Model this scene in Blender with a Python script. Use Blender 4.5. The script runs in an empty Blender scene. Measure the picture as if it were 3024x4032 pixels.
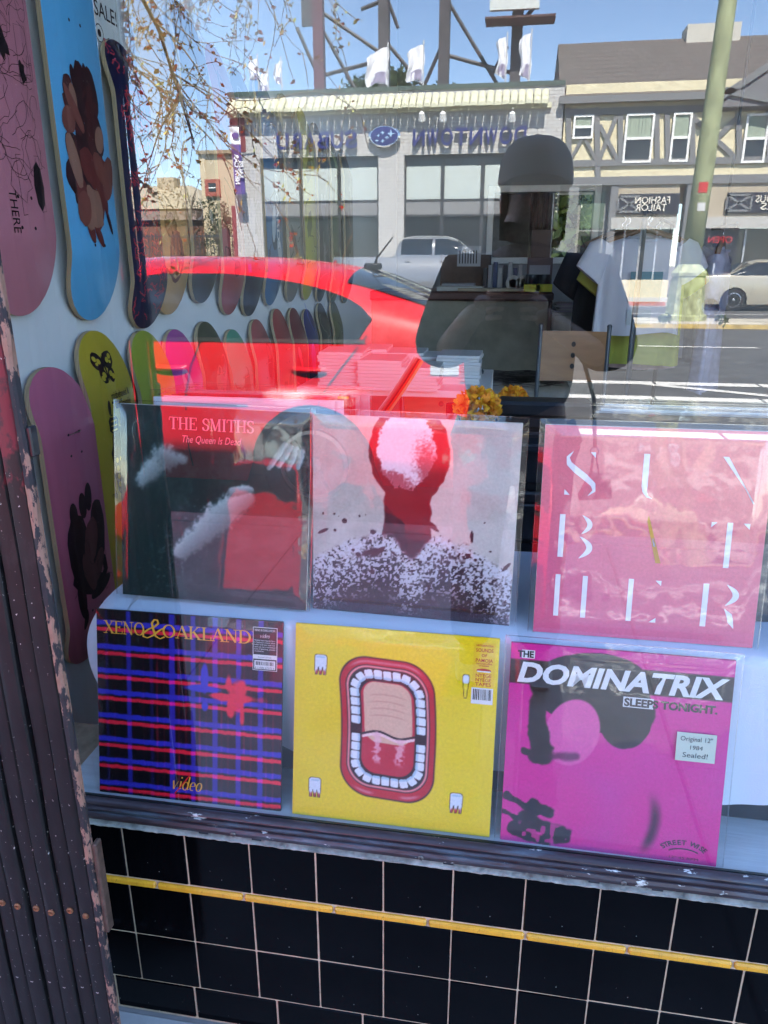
import bpy, bmesh, math, random
import numpy as np
from mathutils import Vector, Matrix, Euler, noise as mnoise
rnd = random.Random(7)
sc = bpy.context.scene
col = sc.collection
PI = math.pi
R = math.radians

# ------------------------------------------------------------------ camera
CX, CY, CZ = 0.59045, -0.90733, 1.28956
YAW, PIT, ROL = 0.164701, 0.324994, -0.000431
FPX = 2920.0
def cam_axes():
    cy, sy = math.cos(YAW), math.sin(YAW)
    f0 = Vector((-sy, cy, 0)); r0 = Vector((cy, sy, 0)); u0 = Vector((0, 0, 1))
    cp, sp = math.cos(PIT), math.sin(PIT)
    f = f0*cp - u0*sp; u = u0*cp + f0*sp
    cr, sr = math.cos(ROL), math.sin(ROL)
    return r0*cr + u*sr, u*cr - r0*sr, f
AR, AU, AF = cam_axes()
cam_d = bpy.data.cameras.new('camera')
cam_d.sensor_fit = 'VERTICAL'; cam_d.sensor_height = 36.0
cam_d.lens = FPX/4032*36.0
cam_d.clip_start = 0.02; cam_d.clip_end = 2000
cam = bpy.data.objects.new('camera', cam_d); col.objects.link(cam)
m3 = Matrix((AR, AU, -AF)).transposed()
cam.matrix_world = Matrix.Translation((CX, CY, CZ)) @ m3.to_4x4()
sc.camera = cam
sc.cycles.use_denoising = True
sc.cycles.max_bounces = 10; sc.cycles.diffuse_bounces = 4; sc.cycles.glossy_bounces = 5
sc.cycles.transparent_max_bounces = 24; sc.cycles.transmission_bounces = 4
sc.cycles.sample_clamp_indirect = 6.0
sc.cycles.caustics_reflective = False; sc.cycles.caustics_refractive = False

# ------------------------------------------------------------------ sky and sun
SUN_DIR = Vector((0.13, 0.56, 0.82)).normalized()      # towards the sun: over the shop's own roof
w = bpy.data.worlds.new('World'); sc.world = w; w.use_nodes = True
nt = w.node_tree; nt.nodes.clear()
wo = nt.nodes.new('ShaderNodeOutputWorld'); bg = nt.nodes.new('ShaderNodeBackground')
sky = nt.nodes.new('ShaderNodeTexSky'); sky.sky_type = 'NISHITA'; sky.sun_disc = False
sky.sun_elevation = math.asin(SUN_DIR.z); sky.sun_rotation = math.atan2(SUN_DIR.x, SUN_DIR.y)
sky.air_density = 0.85; sky.dust_density = 0.1; sky.ozone_density = 2.6
bg.inputs['Strength'].default_value = 0.114
nt.links.new(sky.outputs[0], bg.inputs[0]); nt.links.new(bg.outputs[0], wo.inputs[0])
sd = bpy.data.lights.new('sun', 'SUN'); sd.energy = 4.1; sd.angle = R(0.53); sd.color = (1.0, 0.95, 0.87)
so = bpy.data.objects.new('sun', sd); col.objects.link(so)
so.rotation_euler = (-SUN_DIR).to_track_quat('-Z', 'Y').to_euler(); so.location = (0, 10, 30)
sc.view_settings.view_transform = 'Standard'; sc.view_settings.look = 'None'
sc.view_settings.gamma = 1.0; sc.view_settings.use_curve_mapping = False
sc.view_settings.exposure = 3.4

# ------------------------------------------------------------------ measuring helpers
YM = 0.013                       # plane of the front face of the shop glass
KH = 3024/1659
def ray(u, v):
    return AF + AR*((u*KH - 1512)/FPX) - AU*((v*KH - 2016)/FPX)
def at(u, v, Y):                 # a point seen at u,v whose distance behind the tiled wall plane is Y
    d = ray(u, v); t = (Y - CY)/d.y
    return Vector((CX + d.x*t, Y, CZ + d.z*t))
def atx(u, v, X):
    d = ray(u, v); t = (X - CX)/d.x
    return Vector((X, CY + d.y*t, CZ + d.z*t))
def RY(Y): return 2*YM - Y       # real y of a thing whose mirror image stands at depth Y
def srgb(r, g, b):
    return tuple(((c/255+.055)/1.055)**2.4 if c > 10.3 else c/255/12.92 for c in (r, g, b))

# ------------------------------------------------------------------ object helpers
def link(name, me, parent=None, smooth=None):
    o = bpy.data.objects.new(name, me); col.objects.link(o)
    if parent is not None: o.parent = parent
    return o
def tag(o, label=None, cat=None, group=None, kind=None):
    if label: o['label'] = label
    if cat: o['category'] = cat
    if group: o['group'] = group
    if kind: o['kind'] = kind
    return o
def empty(name, loc=(0, 0, 0), rot=(0, 0, 0), label=None, cat=None, group=None):
    o = bpy.data.objects.new(name, None); col.objects.link(o)
    o.location = loc; o.rotation_euler = rot; o.empty_display_size = .1
    return tag(o, label, cat, group)
def clone(o, parent=None):
    c = o.copy(); col.objects.link(c); c.parent = parent
    for ch in [x for x in bpy.data.objects if x.parent == o]: clone(ch, c)
    return c
class MB:
    def __init__(s): s.v = []; s.f = []; s.m = []
    def add(s, vs, fs, mi=0, M=None):
        o = len(s.v)
        s.v += [tuple(M @ Vector(p)) if M is not None else tuple(p) for p in vs]
        for f in fs: s.f.append(tuple(i+o for i in f)); s.m.append(mi)
        return s
    def box(s, x0, x1, y0, y1, z0, z1, mi=0, M=None):
        if x0 > x1: x0, x1 = x1, x0
        if y0 > y1: y0, y1 = y1, y0
        if z0 > z1: z0, z1 = z1, z0
        vs = [(x, y, z) for x in (x0, x1) for y in (y0, y1) for z in (z0, z1)]
        return s.add(vs, [(0, 1, 3, 2), (4, 6, 7, 5), (0, 4, 5, 1), (2, 3, 7, 6), (0, 2, 6, 4), (1, 5, 7, 3)], mi, M)
    def bbox(s, x0, x1, y0, y1, z0, z1, b=.002, mi=0, M=None):     # box with chamfered edges
        vs = []; X = (x0, x1); Y = (y0, y1); Z = (z0, z1)
        idx = {}
        for i in (0, 1):
            for j in (0, 1):
                for k in (0, 1):
                    sx, sy, sz = (1-2*i)*b, (1-2*j)*b, (1-2*k)*b
                    idx[i, j, k, 0] = len(vs); vs.append((X[i], Y[j]+sy, Z[k]+sz))
                    idx[i, j, k, 1] = len(vs); vs.append((X[i]+sx, Y[j], Z[k]+sz))
                    idx[i, j, k, 2] = len(vs); vs.append((X[i]+sx, Y[j]+sy, Z[k]))
        I = idx; fs = []
        for a in (0, 1):
            q = [I[a, 0, 0, 0], I[a, 1, 0, 0], I[a, 1, 1, 0], I[a, 0, 1, 0]]; fs.append(q if a else q[::-1])
            q = [I[0, a, 0, 1], I[0, a, 1, 1], I[1, a, 1, 1], I[1, a, 0, 1]]; fs.append(q if a else q[::-1])
            q = [I[0, 0, a, 2], I[1, 0, a, 2], I[1, 1, a, 2], I[0, 1, a, 2]]; fs.append(q if a else q[::-1])
        for a in (0, 1):
            for b2 in (0, 1):
                fs.append([I[a, b2, 0, 0], I[a, b2, 1, 0], I[a, b2, 1, 1], I[a, b2, 0, 1]])
                fs.append([I[a, 0, b2, 0], I[a, 1, b2, 0], I[a, 1, b2, 2], I[a, 0, b2, 2]])
                fs.append([I[0, a, b2, 1], I[1, a, b2, 1], I[1, a, b2, 2], I[0, a, b2, 2]])
                for c in (0, 1): fs.append([I[a, b2, c, 0], I[a, b2, c, 1], I[a, b2, c, 2]])
        return s.add(vs, fs, mi, M)
    def grid(s, fn, nu, nv, mi=0, closeu=False):
        vs = [fn(i/nu, j/nv) for j in range(nv+1) for i in range(nu+1)]
        fs = [(j*(nu+1)+i, j*(nu+1)+i+1, (j+1)*(nu+1)+i+1, (j+1)*(nu+1)+i) for j in range(nv) for i in range(nu)]
        return s.add(vs, fs, mi)
    def tube(s, pts, r, seg=8, mi=0, cap=True):
        pts = [Vector(p) for p in pts]; n = len(pts)
        rs = r if isinstance(r, (list, tuple)) else [r]*n
        vs = []; up = Vector((0, 0, 1))
        prev = None
        for i, p in enumerate(pts):
            t = (pts[min(i+1, n-1)] - pts[max(i-1, 0)])
            t = t.normalized() if t.length > 1e-9 else Vector((0, 0, 1))
            if prev is None:
                a = t.cross(up)
                if a.length < 1e-3: a = t.cross(Vector((1, 0, 0)))
            else: a = prev - t*prev.dot(t)
            a = a.normalized() if a.length > 1e-6 else Vector((1, 0, 0))
            prev = a
            b = t.cross(a)
            for k in range(seg):
                g = 2*PI*k/seg
                vs.append(tuple(p + (a*math.cos(g) + b*math.sin(g))*rs[i]))
        fs = [(i*seg+k, i*seg+(k+1) % seg, (i+1)*seg+(k+1) % seg, (i+1)*seg+k) for i in range(n-1) for k in range(seg)]
        if cap: fs += [tuple(range(seg))[::-1], tuple((n-1)*seg+k for k in range(seg))]
        return s.add(vs, fs, mi)
    def lathe(s, prof, seg=16, mi=0, M=None):        # prof: (r, z) round local z
        vs = [(r*math.cos(2*PI*k/seg), r*math.sin(2*PI*k/seg), z) for r, z in prof for k in range(seg)]
        n = len(prof)
        fs = [(i*seg+k, i*seg+(k+1) % seg, (i+1)*seg+(k+1) % seg, (i+1)*seg+k) for i in range(n-1) for k in range(seg)]
        fs += [tuple(range(seg))[::-1], tuple((n-1)*seg+k for k in range(seg))]
        return s.add(vs, fs, mi, M)
    def prism(s, pts, fn0, fn1, mi=0):               # polygon pts (2d); fn0/fn1 map a 2d point to the two faces
        n = len(pts)
        vs = [fn0(*p) for p in pts] + [fn1(*p) for p in pts]
        fs = [tuple(range(n))[::-1], tuple(range(n, 2*n))] + [(i, (i+1) % n, n+(i+1) % n, n+i) for i in range(n)]
        return s.add(vs, fs, mi)
    def mesh(s, name, mats, smooth=False, fix=True):
        me = bpy.data.meshes.new(name); me.from_pydata(s.v, [], s.f)
        for m in (mats if isinstance(mats, (list, tuple)) else [mats]): me.materials.append(m)
        if any(s.m): me.polygons.foreach_set('material_index', s.m)
        if fix and len(s.v) < 60000:
            b = bmesh.new(); b.from_mesh(me); bmesh.ops.recalc_face_normals(b, faces=b.faces); b.to_mesh(me); b.free()
        if smooth:
            me.polygons.foreach_set('use_smooth', [True]*len(me.polygons))
            if smooth != 'all':
                try: me.set_sharp_from_angle(angle=R(38))
                except Exception: pass
        me.update(); return me
    def build(s, name, mats, parent=None, smooth=False):
        return link(name, s.mesh(name, mats, smooth), parent)

# ------------------------------------------------------------------ materials
def newmat(name):
    m = bpy.data.materials.new(name); m.use_nodes = True
    nt = m.node_tree; b = nt.nodes['Principled BSDF']
    return m, nt, b
def nd(nt, t, **kw):
    n = nt.nodes.new(t)
    for k, v in kw.items():
        if hasattr(n, k) and k not in n.inputs.keys(): setattr(n, k, v)
        else: n.inputs[k].default_value = v
    return n
def ramp(nt, fac, stops, interp='LINEAR'):
    r = nt.nodes.new('ShaderNodeValToRGB'); r.color_ramp.interpolation = interp
    el = r.color_ramp.elements
    while len(el) < len(stops): el.new(.5)
    for e, (p, c) in zip(el, stops):
        e.position = p; e.color = (*c, 1) if len(c) == 3 else c
    nt.links.new(fac, r.inputs[0]); return r.outputs[0]
def mixc(nt, fac, a, b, mode='MIX'):
    x = nt.nodes.new('ShaderNodeMix'); x.data_type = 'RGBA'; x.blend_type = mode
    for i, v in ((0, fac), (6, a), (7, b)):
        if isinstance(v, (int, float)): x.inputs[i].default_value = v
        elif isinstance(v, tuple): x.inputs[i].default_value = (*v, 1) if len(v) == 3 else v
        else: nt.links.new(v, x.inputs[i])
    return x.outputs[2]
def noise(nt, scale, detail=4, rough=.6, dist=0, coord='Object', sx=None):
    tc = nt.nodes.new('ShaderNodeTexCoord'); out = tc.outputs[coord]
    if sx:
        mp = nt.nodes.new('ShaderNodeMapping'); mp.inputs['Scale'].default_value = sx
        nt.links.new(out, mp.inputs[0]); out = mp.outputs[0]
    n = nt.nodes.new('ShaderNodeTexNoise'); n.inputs['Scale'].default_value = scale
    n.inputs['Detail'].default_value = detail; n.inputs['Roughness'].default_value = rough
    n.inputs['Distortion'].default_value = dist
    nt.links.new(out, n.inputs['Vector']); return n.outputs['Fac']
def bump(nt, b, h, strength=.3, dist=.002):
    n = nt.nodes.new('ShaderNodeBump'); n.inputs['Strength'].default_value = strength; n.inputs['Distance'].default_value = dist
    nt.links.new(h, n.inputs['Height']); nt.links.new(n.outputs[0], b.inputs['Normal'])
def PM(name, c, rough=.6, metal=0., var=.18, scale=14, bmp=0., bscale=60, coat=0., spec=.5, bdist=.002, sx=None):
    m, nt, b = newmat(name)
    f = noise(nt, scale, 5, .6, sx=sx)
    lo = tuple(max(0, x*(1-var)) for x in c); hi = tuple(min(1, x*(1+var)) for x in c)
    nt.links.new(ramp(nt, f, [(.3, lo), (.7, hi)]), b.inputs['Base Color'])
    b.inputs['Roughness'].default_value = rough; b.inputs['Metallic'].default_value = metal
    b.inputs['Coat Weight'].default_value = coat; b.inputs['Coat Roughness'].default_value = .03
    b.inputs['Specular IOR Level'].default_value = spec
    if bmp: bump(nt, b, noise(nt, bscale, 4, .6, sx=sx), bmp, bdist)
    return m
_flat = {}
def FM(c, rough=.5, spec=.4):                         # plain printed ink or small part, cached by colour
    k = (tuple(round(x, 3) for x in c), rough)
    if k not in _flat: _flat[k] = PM('ink_%d' % len(_flat), c, rough, var=.06, scale=30, spec=spec)
    return _flat[k]
def schlick(nt, r0, bumpn=None):
    g = nt.nodes.new('ShaderNodeNewGeometry')
    d = nt.nodes.new('ShaderNodeVectorMath'); d.operation = 'DOT_PRODUCT'
    nt.links.new(g.outputs['Normal'], d.inputs[0]); nt.links.new(g.outputs['Incoming'], d.inputs[1])
    a = nd(nt, 'ShaderNodeMath', operation='ABSOLUTE'); nt.links.new(d.outputs['Value'], a.inputs[0])
    s = nd(nt, 'ShaderNodeMath', operation='SUBTRACT'); s.inputs[0].default_value = 1; nt.links.new(a.outputs[0], s.inputs[1])
    p = nd(nt, 'ShaderNodeMath', operation='POWER'); nt.links.new(s.outputs[0], p.inputs[0]); p.inputs[1].default_value = 5
    q = nd(nt, 'ShaderNodeMath', operation='MULTIPLY_ADD'); nt.links.new(p.outputs[0], q.inputs[0])
    q.inputs[1].default_value = 1-r0; q.inputs[2].default_value = r0
    return q.outputs[0]
def glassmat(name, r0, tint=(1, 1, 1), rough=0., wave=None, wdist=.0004, wscale=2., sx=None, detail=1.5):
    m = bpy.data.materials.new(name); m.use_nodes = True; nt = m.node_tree; nt.nodes.clear()
    out = nt.nodes.new('ShaderNodeOutputMaterial'); mx = nt.nodes.new('ShaderNodeMixShader')
    tr = nt.nodes.new('ShaderNodeBsdfTransparent'); tr.inputs[0].default_value = (*tint, 1)
    gl = nt.nodes.new('ShaderNodeBsdfGlossy'); gl.inputs['Roughness'].default_value = rough
    gl.inputs['Color'].default_value = (1, 1, 1, 1)
    nt.links.new(schlick(nt, r0), mx.inputs[0]); nt.links.new(tr.outputs[0], mx.inputs[1]); nt.links.new(gl.outputs[0], mx.inputs[2])
    if wave:
        n = nt.nodes.new('ShaderNodeBump'); n.inputs['Strength'].default_value = wave; n.inputs['Distance'].default_value = wdist
        nt.links.new(noise(nt, wscale, detail, .5, sx=sx), n.inputs['Height']); nt.links.new(n.outputs[0], gl.inputs['Normal'])
    nt.links.new(mx.outputs[0], out.inputs[0])
    return m
def attrmat(name, rough=.35, spec=.4):
    m, nt, b = newmat(name)
    a = nt.nodes.new('ShaderNodeAttribute'); a.attribute_name = 'Col'
    f = noise(nt, 220, 2, .6)
    nt.links.new(mixc(nt, 1.0, a.outputs['Color'], ramp(nt, f, [(.3, (.9, .9, .9)), (.7, (1.04, 1.04, 1.04))]), 'MULTIPLY'), b.inputs['Base Color'])
    b.inputs['Roughness'].default_value = rough; b.inputs['Specular IOR Level'].default_value = spec
    return m
M_PRINT = attrmat('printed_card')

# ------------------------------------------------------------------ lettering
def textmesh(s, size, extrude=0., bold=0., shear=0., align='CENTER', spacing=1., res=3, lines=1.):
    cu = bpy.data.curves.new('t', 'FONT'); cu.body = s; cu.size = size; cu.extrude = extrude
    cu.offset = bold; cu.shear = shear; cu.align_x = align; cu.space_character = spacing; cu.resolution_u = res; cu.space_line = lines
    o = bpy.data.objects.new('t', cu); col.objects.link(o)
    dg = bpy.context.evaluated_depsgraph_get()
    me = bpy.data.meshes.new_from_object(o.evaluated_get(dg))
    bpy.data.objects.remove(o); bpy.data.curves.remove(cu)
    return me
def text(name, s, size, mat, parent, loc, rot=(PI/2, 0, 0), fit=None, **kw):
    me = textmesh(s, size, **kw); me.materials.clear(); me.materials.append(mat); me.name = name
    if fit:                                            # stretch to the width seen
        xs = [v.co.x for v in me.vertices]
        if xs:
            k = fit/(max(xs)-min(xs))
            for v in me.vertices: v.co.x *= k
    o = link(name, me, parent); o.location = loc; o.rotation_euler = rot
    return o
def arc(cx, cy, rx, ry, a0, a1, n=14):
    return [(cx+rx*math.cos(R(a0+(a1-a0)*i/n)), cy+ry*math.sin(R(a0+(a1-a0)*i/n))) for i in range(n+1)]
def ribbon(pts, wfn):                                  # 2d ribbon -> verts, quads
    vs = []; n = len(pts)
    for i, p in enumerate(pts):
        a = pts[max(i-1, 0)]; b = pts[min(i+1, n-1)]
        dx, dy = b[0]-a[0], b[1]-a[1]; l = math.hypot(dx, dy) or 1
        wd = wfn(dx/l, dy/l, i/(n-1) if n > 1 else 0)/2
        vs += [(p[0]-dy/l*wd, p[1]+dx/l*wd), (p[0]+dy/l*wd, p[1]-dx/l*wd)]
    return vs, [(2*i, 2*i+1, 2*i+3, 2*i+2) for i in range(n-1)]
K, T_, C_ = 'k', 't', 'c'
def sf(x, y=.015, l=.32): return (T_, [(x-l/2, y), (x+l/2, y)])
SER = {
 'T': (.78, [(K, [(.39, 0), (.39, 1)]), (T_, [(.02, .98), (.76, .98)]), (T_, [(.03, .98), (.01, .74)]), (T_, [(.75, .98), (.77, .74)]), sf(.39)]),
 'H': (.86, [(K, [(.16, 0), (.16, 1)]), (K, [(.7, 0), (.7, 1)]), (T_, [(.16, .5), (.7, .5)]), sf(.16), sf(.7), sf(.16, .985), sf(.7, .985)]),
 'E': (.72, [(K, [(.17, 0), (.17, 1)]), (T_, [(.02, .985), (.66, .985)]), (T_, [(.02, .015), (.68, .015)]), (T_, [(.17, .52), (.48, .52)]), (T_, [(.66, .985), (.66, .76)]), (T_, [(.68, .015), (.69, .26)]), (T_, [(.48, .62), (.48, .4)])]),
 'S': (.62, [(C_, arc(.30, .75, .21, .23, 42, 180, 10)+[(.12, .64), (.2, .56), (.34, .49), (.47, .42)]+arc(.3, .26, .23, .25, 25, -180, 12)), (T_, [(.515, .98), (.525, .72)]), (T_, [(.07, .02), (.06, .3)])]),
 'M': (1.0, [(T_, [(.14, 0), (.16, 1)]), (K, [(.16, 1), (.48, .03)]), (T_, [(.48, .03), (.8, 1)]), (K, [(.83, 0), (.82, 1)]), sf(.14, .015, .24), sf(.83), sf(.1, .985, .2), sf(.86, .985, .2)]),
 'I': (.38, [(K, [(.19, 0), (.19, 1)]), sf(.19), sf(.19, .985)]),
 'X': (.84, [(K, [(.12, 1), (.72, 0)]), (T_, [(.1, 0), (.7, 1)]), sf(.1), sf(.72), sf(.12, .985), sf(.7, .985)]),
 'N': (.9, [(T_, [(.15, 0), (.15, 1)]), (K, [(.15, 1), (.75, 0)]), (T_, [(.75, 0), (.75, 1)]), sf(.15), sf(.12, .985, .24), sf(.75, .985)]),
 'O': (.94, [(C_, arc(.47, .5, .37, .49, 90, 450, 26))]),
 'A': (.84, [(T_, [(.08, 0), (.41, 1)]), (K, [(.41, 1), (.74, 0)]), (T_, [(.2, .34), (.6, .34)]), sf(.08, .015, .26), sf(.74)]),
 'K': (.86, [(K, [(.16, 0), (.16, 1)]), (T_, [(.16, .4), (.66, 1)]), (K, [(.34, .6), (.76, 0)]), sf(.16), sf(.16, .985), sf(.66, .985, .28), sf(.76)]),
 'L': (.68, [(K, [(.17, 0), (.17, 1)]), (T_, [(.02, .015), (.64, .015)]), (T_, [(.64, .015), (.65, .28)]), sf(.17, .985)]),
 'D': (.88, [(K, [(.17, 0), (.17, 1)]), (C_, [(.02, .985), (.3, .985)]+arc(.36, .5, .42, .485, 85, -85, 16)+[(.3, .015), (.02, .015)])]),
 'R': (.84, [(K, [(.17, 0), (.17, 1)]), (C_, [(.02, .985), (.3, .985)]+arc(.34, .74, .26, .245, 85, -85, 12)+[(.17, .495)]), (K, [(.36, .49), (.7, .02)]), sf(.17), sf(.72, .015, .2)]),
}
def strokes_mesh(strokes, thick, thin):
    vs, fs = [], []
    for kind, pts in strokes:
        if kind == C_: fn = lambda dx, dy, t: thin+(thick-thin)*abs(dy)**1.3
        elif kind == K: fn = lambda dx, dy, t: thick
        else: fn = lambda dx, dy, t: thin
        v, f = ribbon(pts, fn); o = len(vs); vs += v; fs += [tuple(i+o for i in q) for q in f]
    return vs, fs
def serif_line(s, thick=.16, thin=.05, gap=.06, scl=1.):
    V, F, x = [], [], 0.
    for ch in s:
        if ch == ' ': x += .42; continue
        adv, st = SER[ch]; v, f = strokes_mesh(st, thick, thin); o = len(V)
        V += [(p[0]+x, p[1]) for p in v]; F += [tuple(i+o for i in q) for q in f]; x += adv+gap
    return V, F, x-gap
def flat_to(name, V, F, mat, parent, ox, oz, sx, sz, y, shear=0.):
    mb = MB(); lift = 0
    # alternate tiny lifts so that crossing strokes never share a plane
    vs = []
    done = {}
    for k, q in enumerate(F):
        for i in q: done.setdefault(i, k)
    for i, p in enumerate(V): vs.append((ox+(p[0]+p[1]*shear)*sx, y - (done.get(i, 0) % 7)*4e-6, oz+p[1]*sz))
    mb.add(vs, F); me = mb.mesh(name, mat, fix=False)
    return link(name, me, parent)

# ------------------------------------------------------------------ raster art on fine meshes
def n2(x): return x*x*(3-2*x)
_rs = np.random.RandomState(5)
def vnoise(U, V, f, seed=0):
    rs = np.random.RandomState(seed+int(f*7)); g = rs.rand(int(f)+3, int(f)+3)
    x = U*f; y = V*f; xi = np.clip(x.astype(int), 0, int(f)); yi = np.clip(y.astype(int), 0, int(f))
    fx = n2(x-xi); fy = n2(y-yi)
    return (g[yi, xi]*(1-fx)+g[yi, xi+1]*fx)*(1-fy)+(g[yi+1, xi]*(1-fx)+g[yi+1, xi+1]*fx)*fy
def fbm(U, V, f, seed=0, o=4):
    t = 0; a = .5
    for k in range(o): t = t+a*vnoise(U, V, f*2**k, seed+k*13); a *= .5
    return t/.9375
def sst(a, b, x): t = np.clip((x-a)/(b-a), 0, 1); return t*t*(3-2*t)
def lay(img, mask, c):
    c = np.array(c, float)/255. if max(c) > 1 else np.array(c, float)
    return img*(1-mask[..., None])+c*mask[..., None]
def seg(U, V, x0, y0, x1, y1):
    dx, dy = x1-x0, y1-y0; t = np.clip(((U-x0)*dx+(V-y0)*dy)/(dx*dx+dy*dy), 0, 1)
    return np.hypot(U-x0-t*dx, V-y0-t*dy), t
def ell(U, V, cx, cy, rx, ry, a=0.):
    c, s = math.cos(R(a)), math.sin(R(a)); x = (U-cx)*c+(V-cy)*s; y = -(U-cx)*s+(V-cy)*c
    return np.sqrt((x/rx)**2+(y/ry)**2)
def rrect(U, V, cx, cy, hx, hy, r):
    qx = np.abs(U-cx)-hx+r; qy = np.abs(V-cy)-hy+r
    return np.hypot(np.maximum(qx, 0), np.maximum(qy, 0))+np.minimum(np.maximum(qx, qy), 0)-r
def art_plane(name, fn, W, H, n, parent, y, mat=None):
    u = np.linspace(0, 1, n+1); U, V = np.meshgrid(u, u)
    img = np.clip(fn(U, V), 0, 1)
    lin = np.where(img > .04045, ((img+.055)/1.055)**2.4, img/12.92)
    co = np.zeros(((n+1)**2, 3), np.float32); co[:, 0] = (U.ravel()-.5)*W; co[:, 1] = y; co[:, 2] = V.ravel()*H
    me = bpy.data.meshes.new(name)
    j, i = np.meshgrid(np.arange(n), np.arange(n), indexing='ij')
    a = (j*(n+1)+i).ravel(); q = np.stack([a, a+1, a+n+2, a+n+1], 1).astype(np.int32)
    me.vertices.add(len(co)); me.vertices.foreach_set('co', co.ravel())
    me.loops.add(q.size); me.loops.foreach_set('vertex_index', q.ravel())
    me.polygons.add(len(q)); me.polygons.foreach_set('loop_start', np.arange(0, q.size, 4, dtype=np.int32))
    me.update(calc_edges=True)
    at_ = me.color_attributes.new('Col', 'FLOAT_COLOR', 'POINT')
    rgba = np.ones((len(co), 4), np.float32); rgba[:, :3] = lin.reshape(-1, 3)
    at_.data.foreach_set('color', rgba.ravel())
    me.materials.append(mat or M_PRINT)
    return link(name, me, parent)
# ------------------------------------------------------------------ shared materials
m_concrete = PM('concrete', (.36, .35, .33), .9, var=.2, scale=6, bmp=.4, bscale=90)
m_asphalt = PM('asphalt', (.075, .073, .07), .92, var=.3, scale=3, bmp=.5, bscale=160)
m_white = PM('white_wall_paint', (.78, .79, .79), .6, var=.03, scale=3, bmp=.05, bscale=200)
m_floor = PM('wooden_floor', (.42, .33, .23), .4, var=.35, scale=9, sx=(1, 12, 1))
m_black = PM('black_plastic', (.012, .013, .016), .35, var=.3, scale=30)
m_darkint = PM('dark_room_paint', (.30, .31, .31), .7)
m_road_paint = PM('worn_road_paint', (.6, .58, .53), .8, var=.35, scale=18, bmp=.3)
m_stucco_shop = PM('dark_stucco', (.12, .08, .08), .8, bmp=.4)

def road_z(Y):
    return -.13+.085*min(1., max(0., (Y-2.7)/7.))
# ------------------------------------------------------------------ ground, street
mb = MB(); mb.box(-260, 260, -320, 320, -1.2, -.35)
tag(mb.build('ground', PM('earth', (.16, .14, .11), .95, scale=.3)), kind='structure')
mb = MB()
ys = [2.72, 4, 6, 8, 9.8, 16, 20, 24.4]
mb.grid(lambda s, t: (-60+120*s, RY(ys[int(round(t*7))]), road_z(ys[int(round(t*7))])), 24, 7)
tag(mb.build('road', m_asphalt), kind='structure')
# near pavement: slabs with joints
mb = MB()
mb.box(-60, 60, RY(2.53), .30, -.35, -.006)
pav = tag(mb.build('pavement', PM('pavement_bed', (.2, .19, .18), .95)), kind='structure')
sl = MB(); sl.bbox(-.747, .747, -.838, .838, -.05, 0, .006); slm = sl.mesh('paving_slab', m_concrete)
for i in range(-12, 13):
    for j in range(2):
        if j == 0: yy = -.0-.838
        else: yy = -1.682
        o = link('paving_slab', slm, pav); o.location = (i*1.5+.35, yy-.005, rnd.uniform(-.002, .002))
mb = MB(); mb.bbox(-60, 60, RY(2.70), RY(2.535), -.3, .004, .02)
tag(mb.build('kerb', m_concrete), kind='structure')
mb = MB(); mb.bbox(-60, 60, RY(24.6), RY(24.4), -.3, .12, .02)
kerb2 = tag(mb.build('kerb', PM('old_kerb_concrete', (.42, .38, .32), .9, var=.2, scale=4)), kind='structure')
mb = MB()
k0 = at(1325, 640, 24.4).x; k1 = at(1440, 640, 24.4).x
mb.box(k0, k1, RY(24.397), RY(24.395), -.02, .1)
link('red_kerb_paint', mb.mesh('red_kerb_paint', PM('worn_red_paint', (.45, .13, .08), .8, var=.5, scale=9)), kerb2)
mb = MB(); mb.box(-60, 60, RY(27.5), RY(24.605), -.3, .115)
tag(mb.build('pavement', PM('far_pavement', (.44, .41, .37), .9, var=.12, scale=2)), kind='structure')
# traffic island that carries the lamp post
mb = MB(); mb.bbox(-60, 60, RY(17.3), RY(16.0), -.2, .09, .03)
isl = tag(mb.build('traffic_island', PM('island_concrete', (.42, .38, .3), .9, var=.25, scale=3)), kind='structure')
mb = MB(); mb.box(-60, 60, RY(15.997), RY(15.993), -.04, .05)
link('kerb_paint', mb.mesh('kerb_paint', PM('worn_yellow_paint', (.5, .36, .13), .85, var=.35, scale=6)), isl)
# painted lines
def line(Y0, Y1, x0, x1, n=1):
    mb = MB()
    for i in range(n):
        a = x0+(x1-x0)*i/n; b = x0+(x1-x0)*(i+1)/n-.03
        if n == 1: b = x1
        mb.add([(a, RY(Y0), road_z(Y0)+.005), (b, RY(Y0), road_z(Y0)+.005), (b, RY(Y1), road_z(Y1)+.005), (a, RY(Y1), road_z(Y1)+.005)], [(0, 1, 2, 3)])
    tag(mb.build('lane_line', m_road_paint), kind='structure')
line(5.45, 5.66, -30, 30, 50); line(7.15, 7.36, -30, 30, 56); line(8.12, 8.34, -30, 30, 52)
line(12.2, 12.32, at(1275, 742, 12.2).x, at(1640, 746, 12.2).x)
line(12.2, 12.32, -9, -5.5); line(12.2, 12.32, 9.5, 12.5)
line(20.8, 20.92, -30, 30, 24)
mb = MB()
for k in range(-4, 5):
    x0 = 3.6+k*4.5
    mb.add([(x0, RY(7.36), road_z(7.36)+.0065), (x0+.3, RY(7.36), road_z(7.36)+.0065), (x0-1.2, RY(8.12), road_z(8.12)+.0065), (x0-1.5, RY(8.12), road_z(8.12)+.0065)], [(0, 1, 2, 3)])
tag(mb.build('lane_line', m_road_paint), kind='structure')

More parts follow.
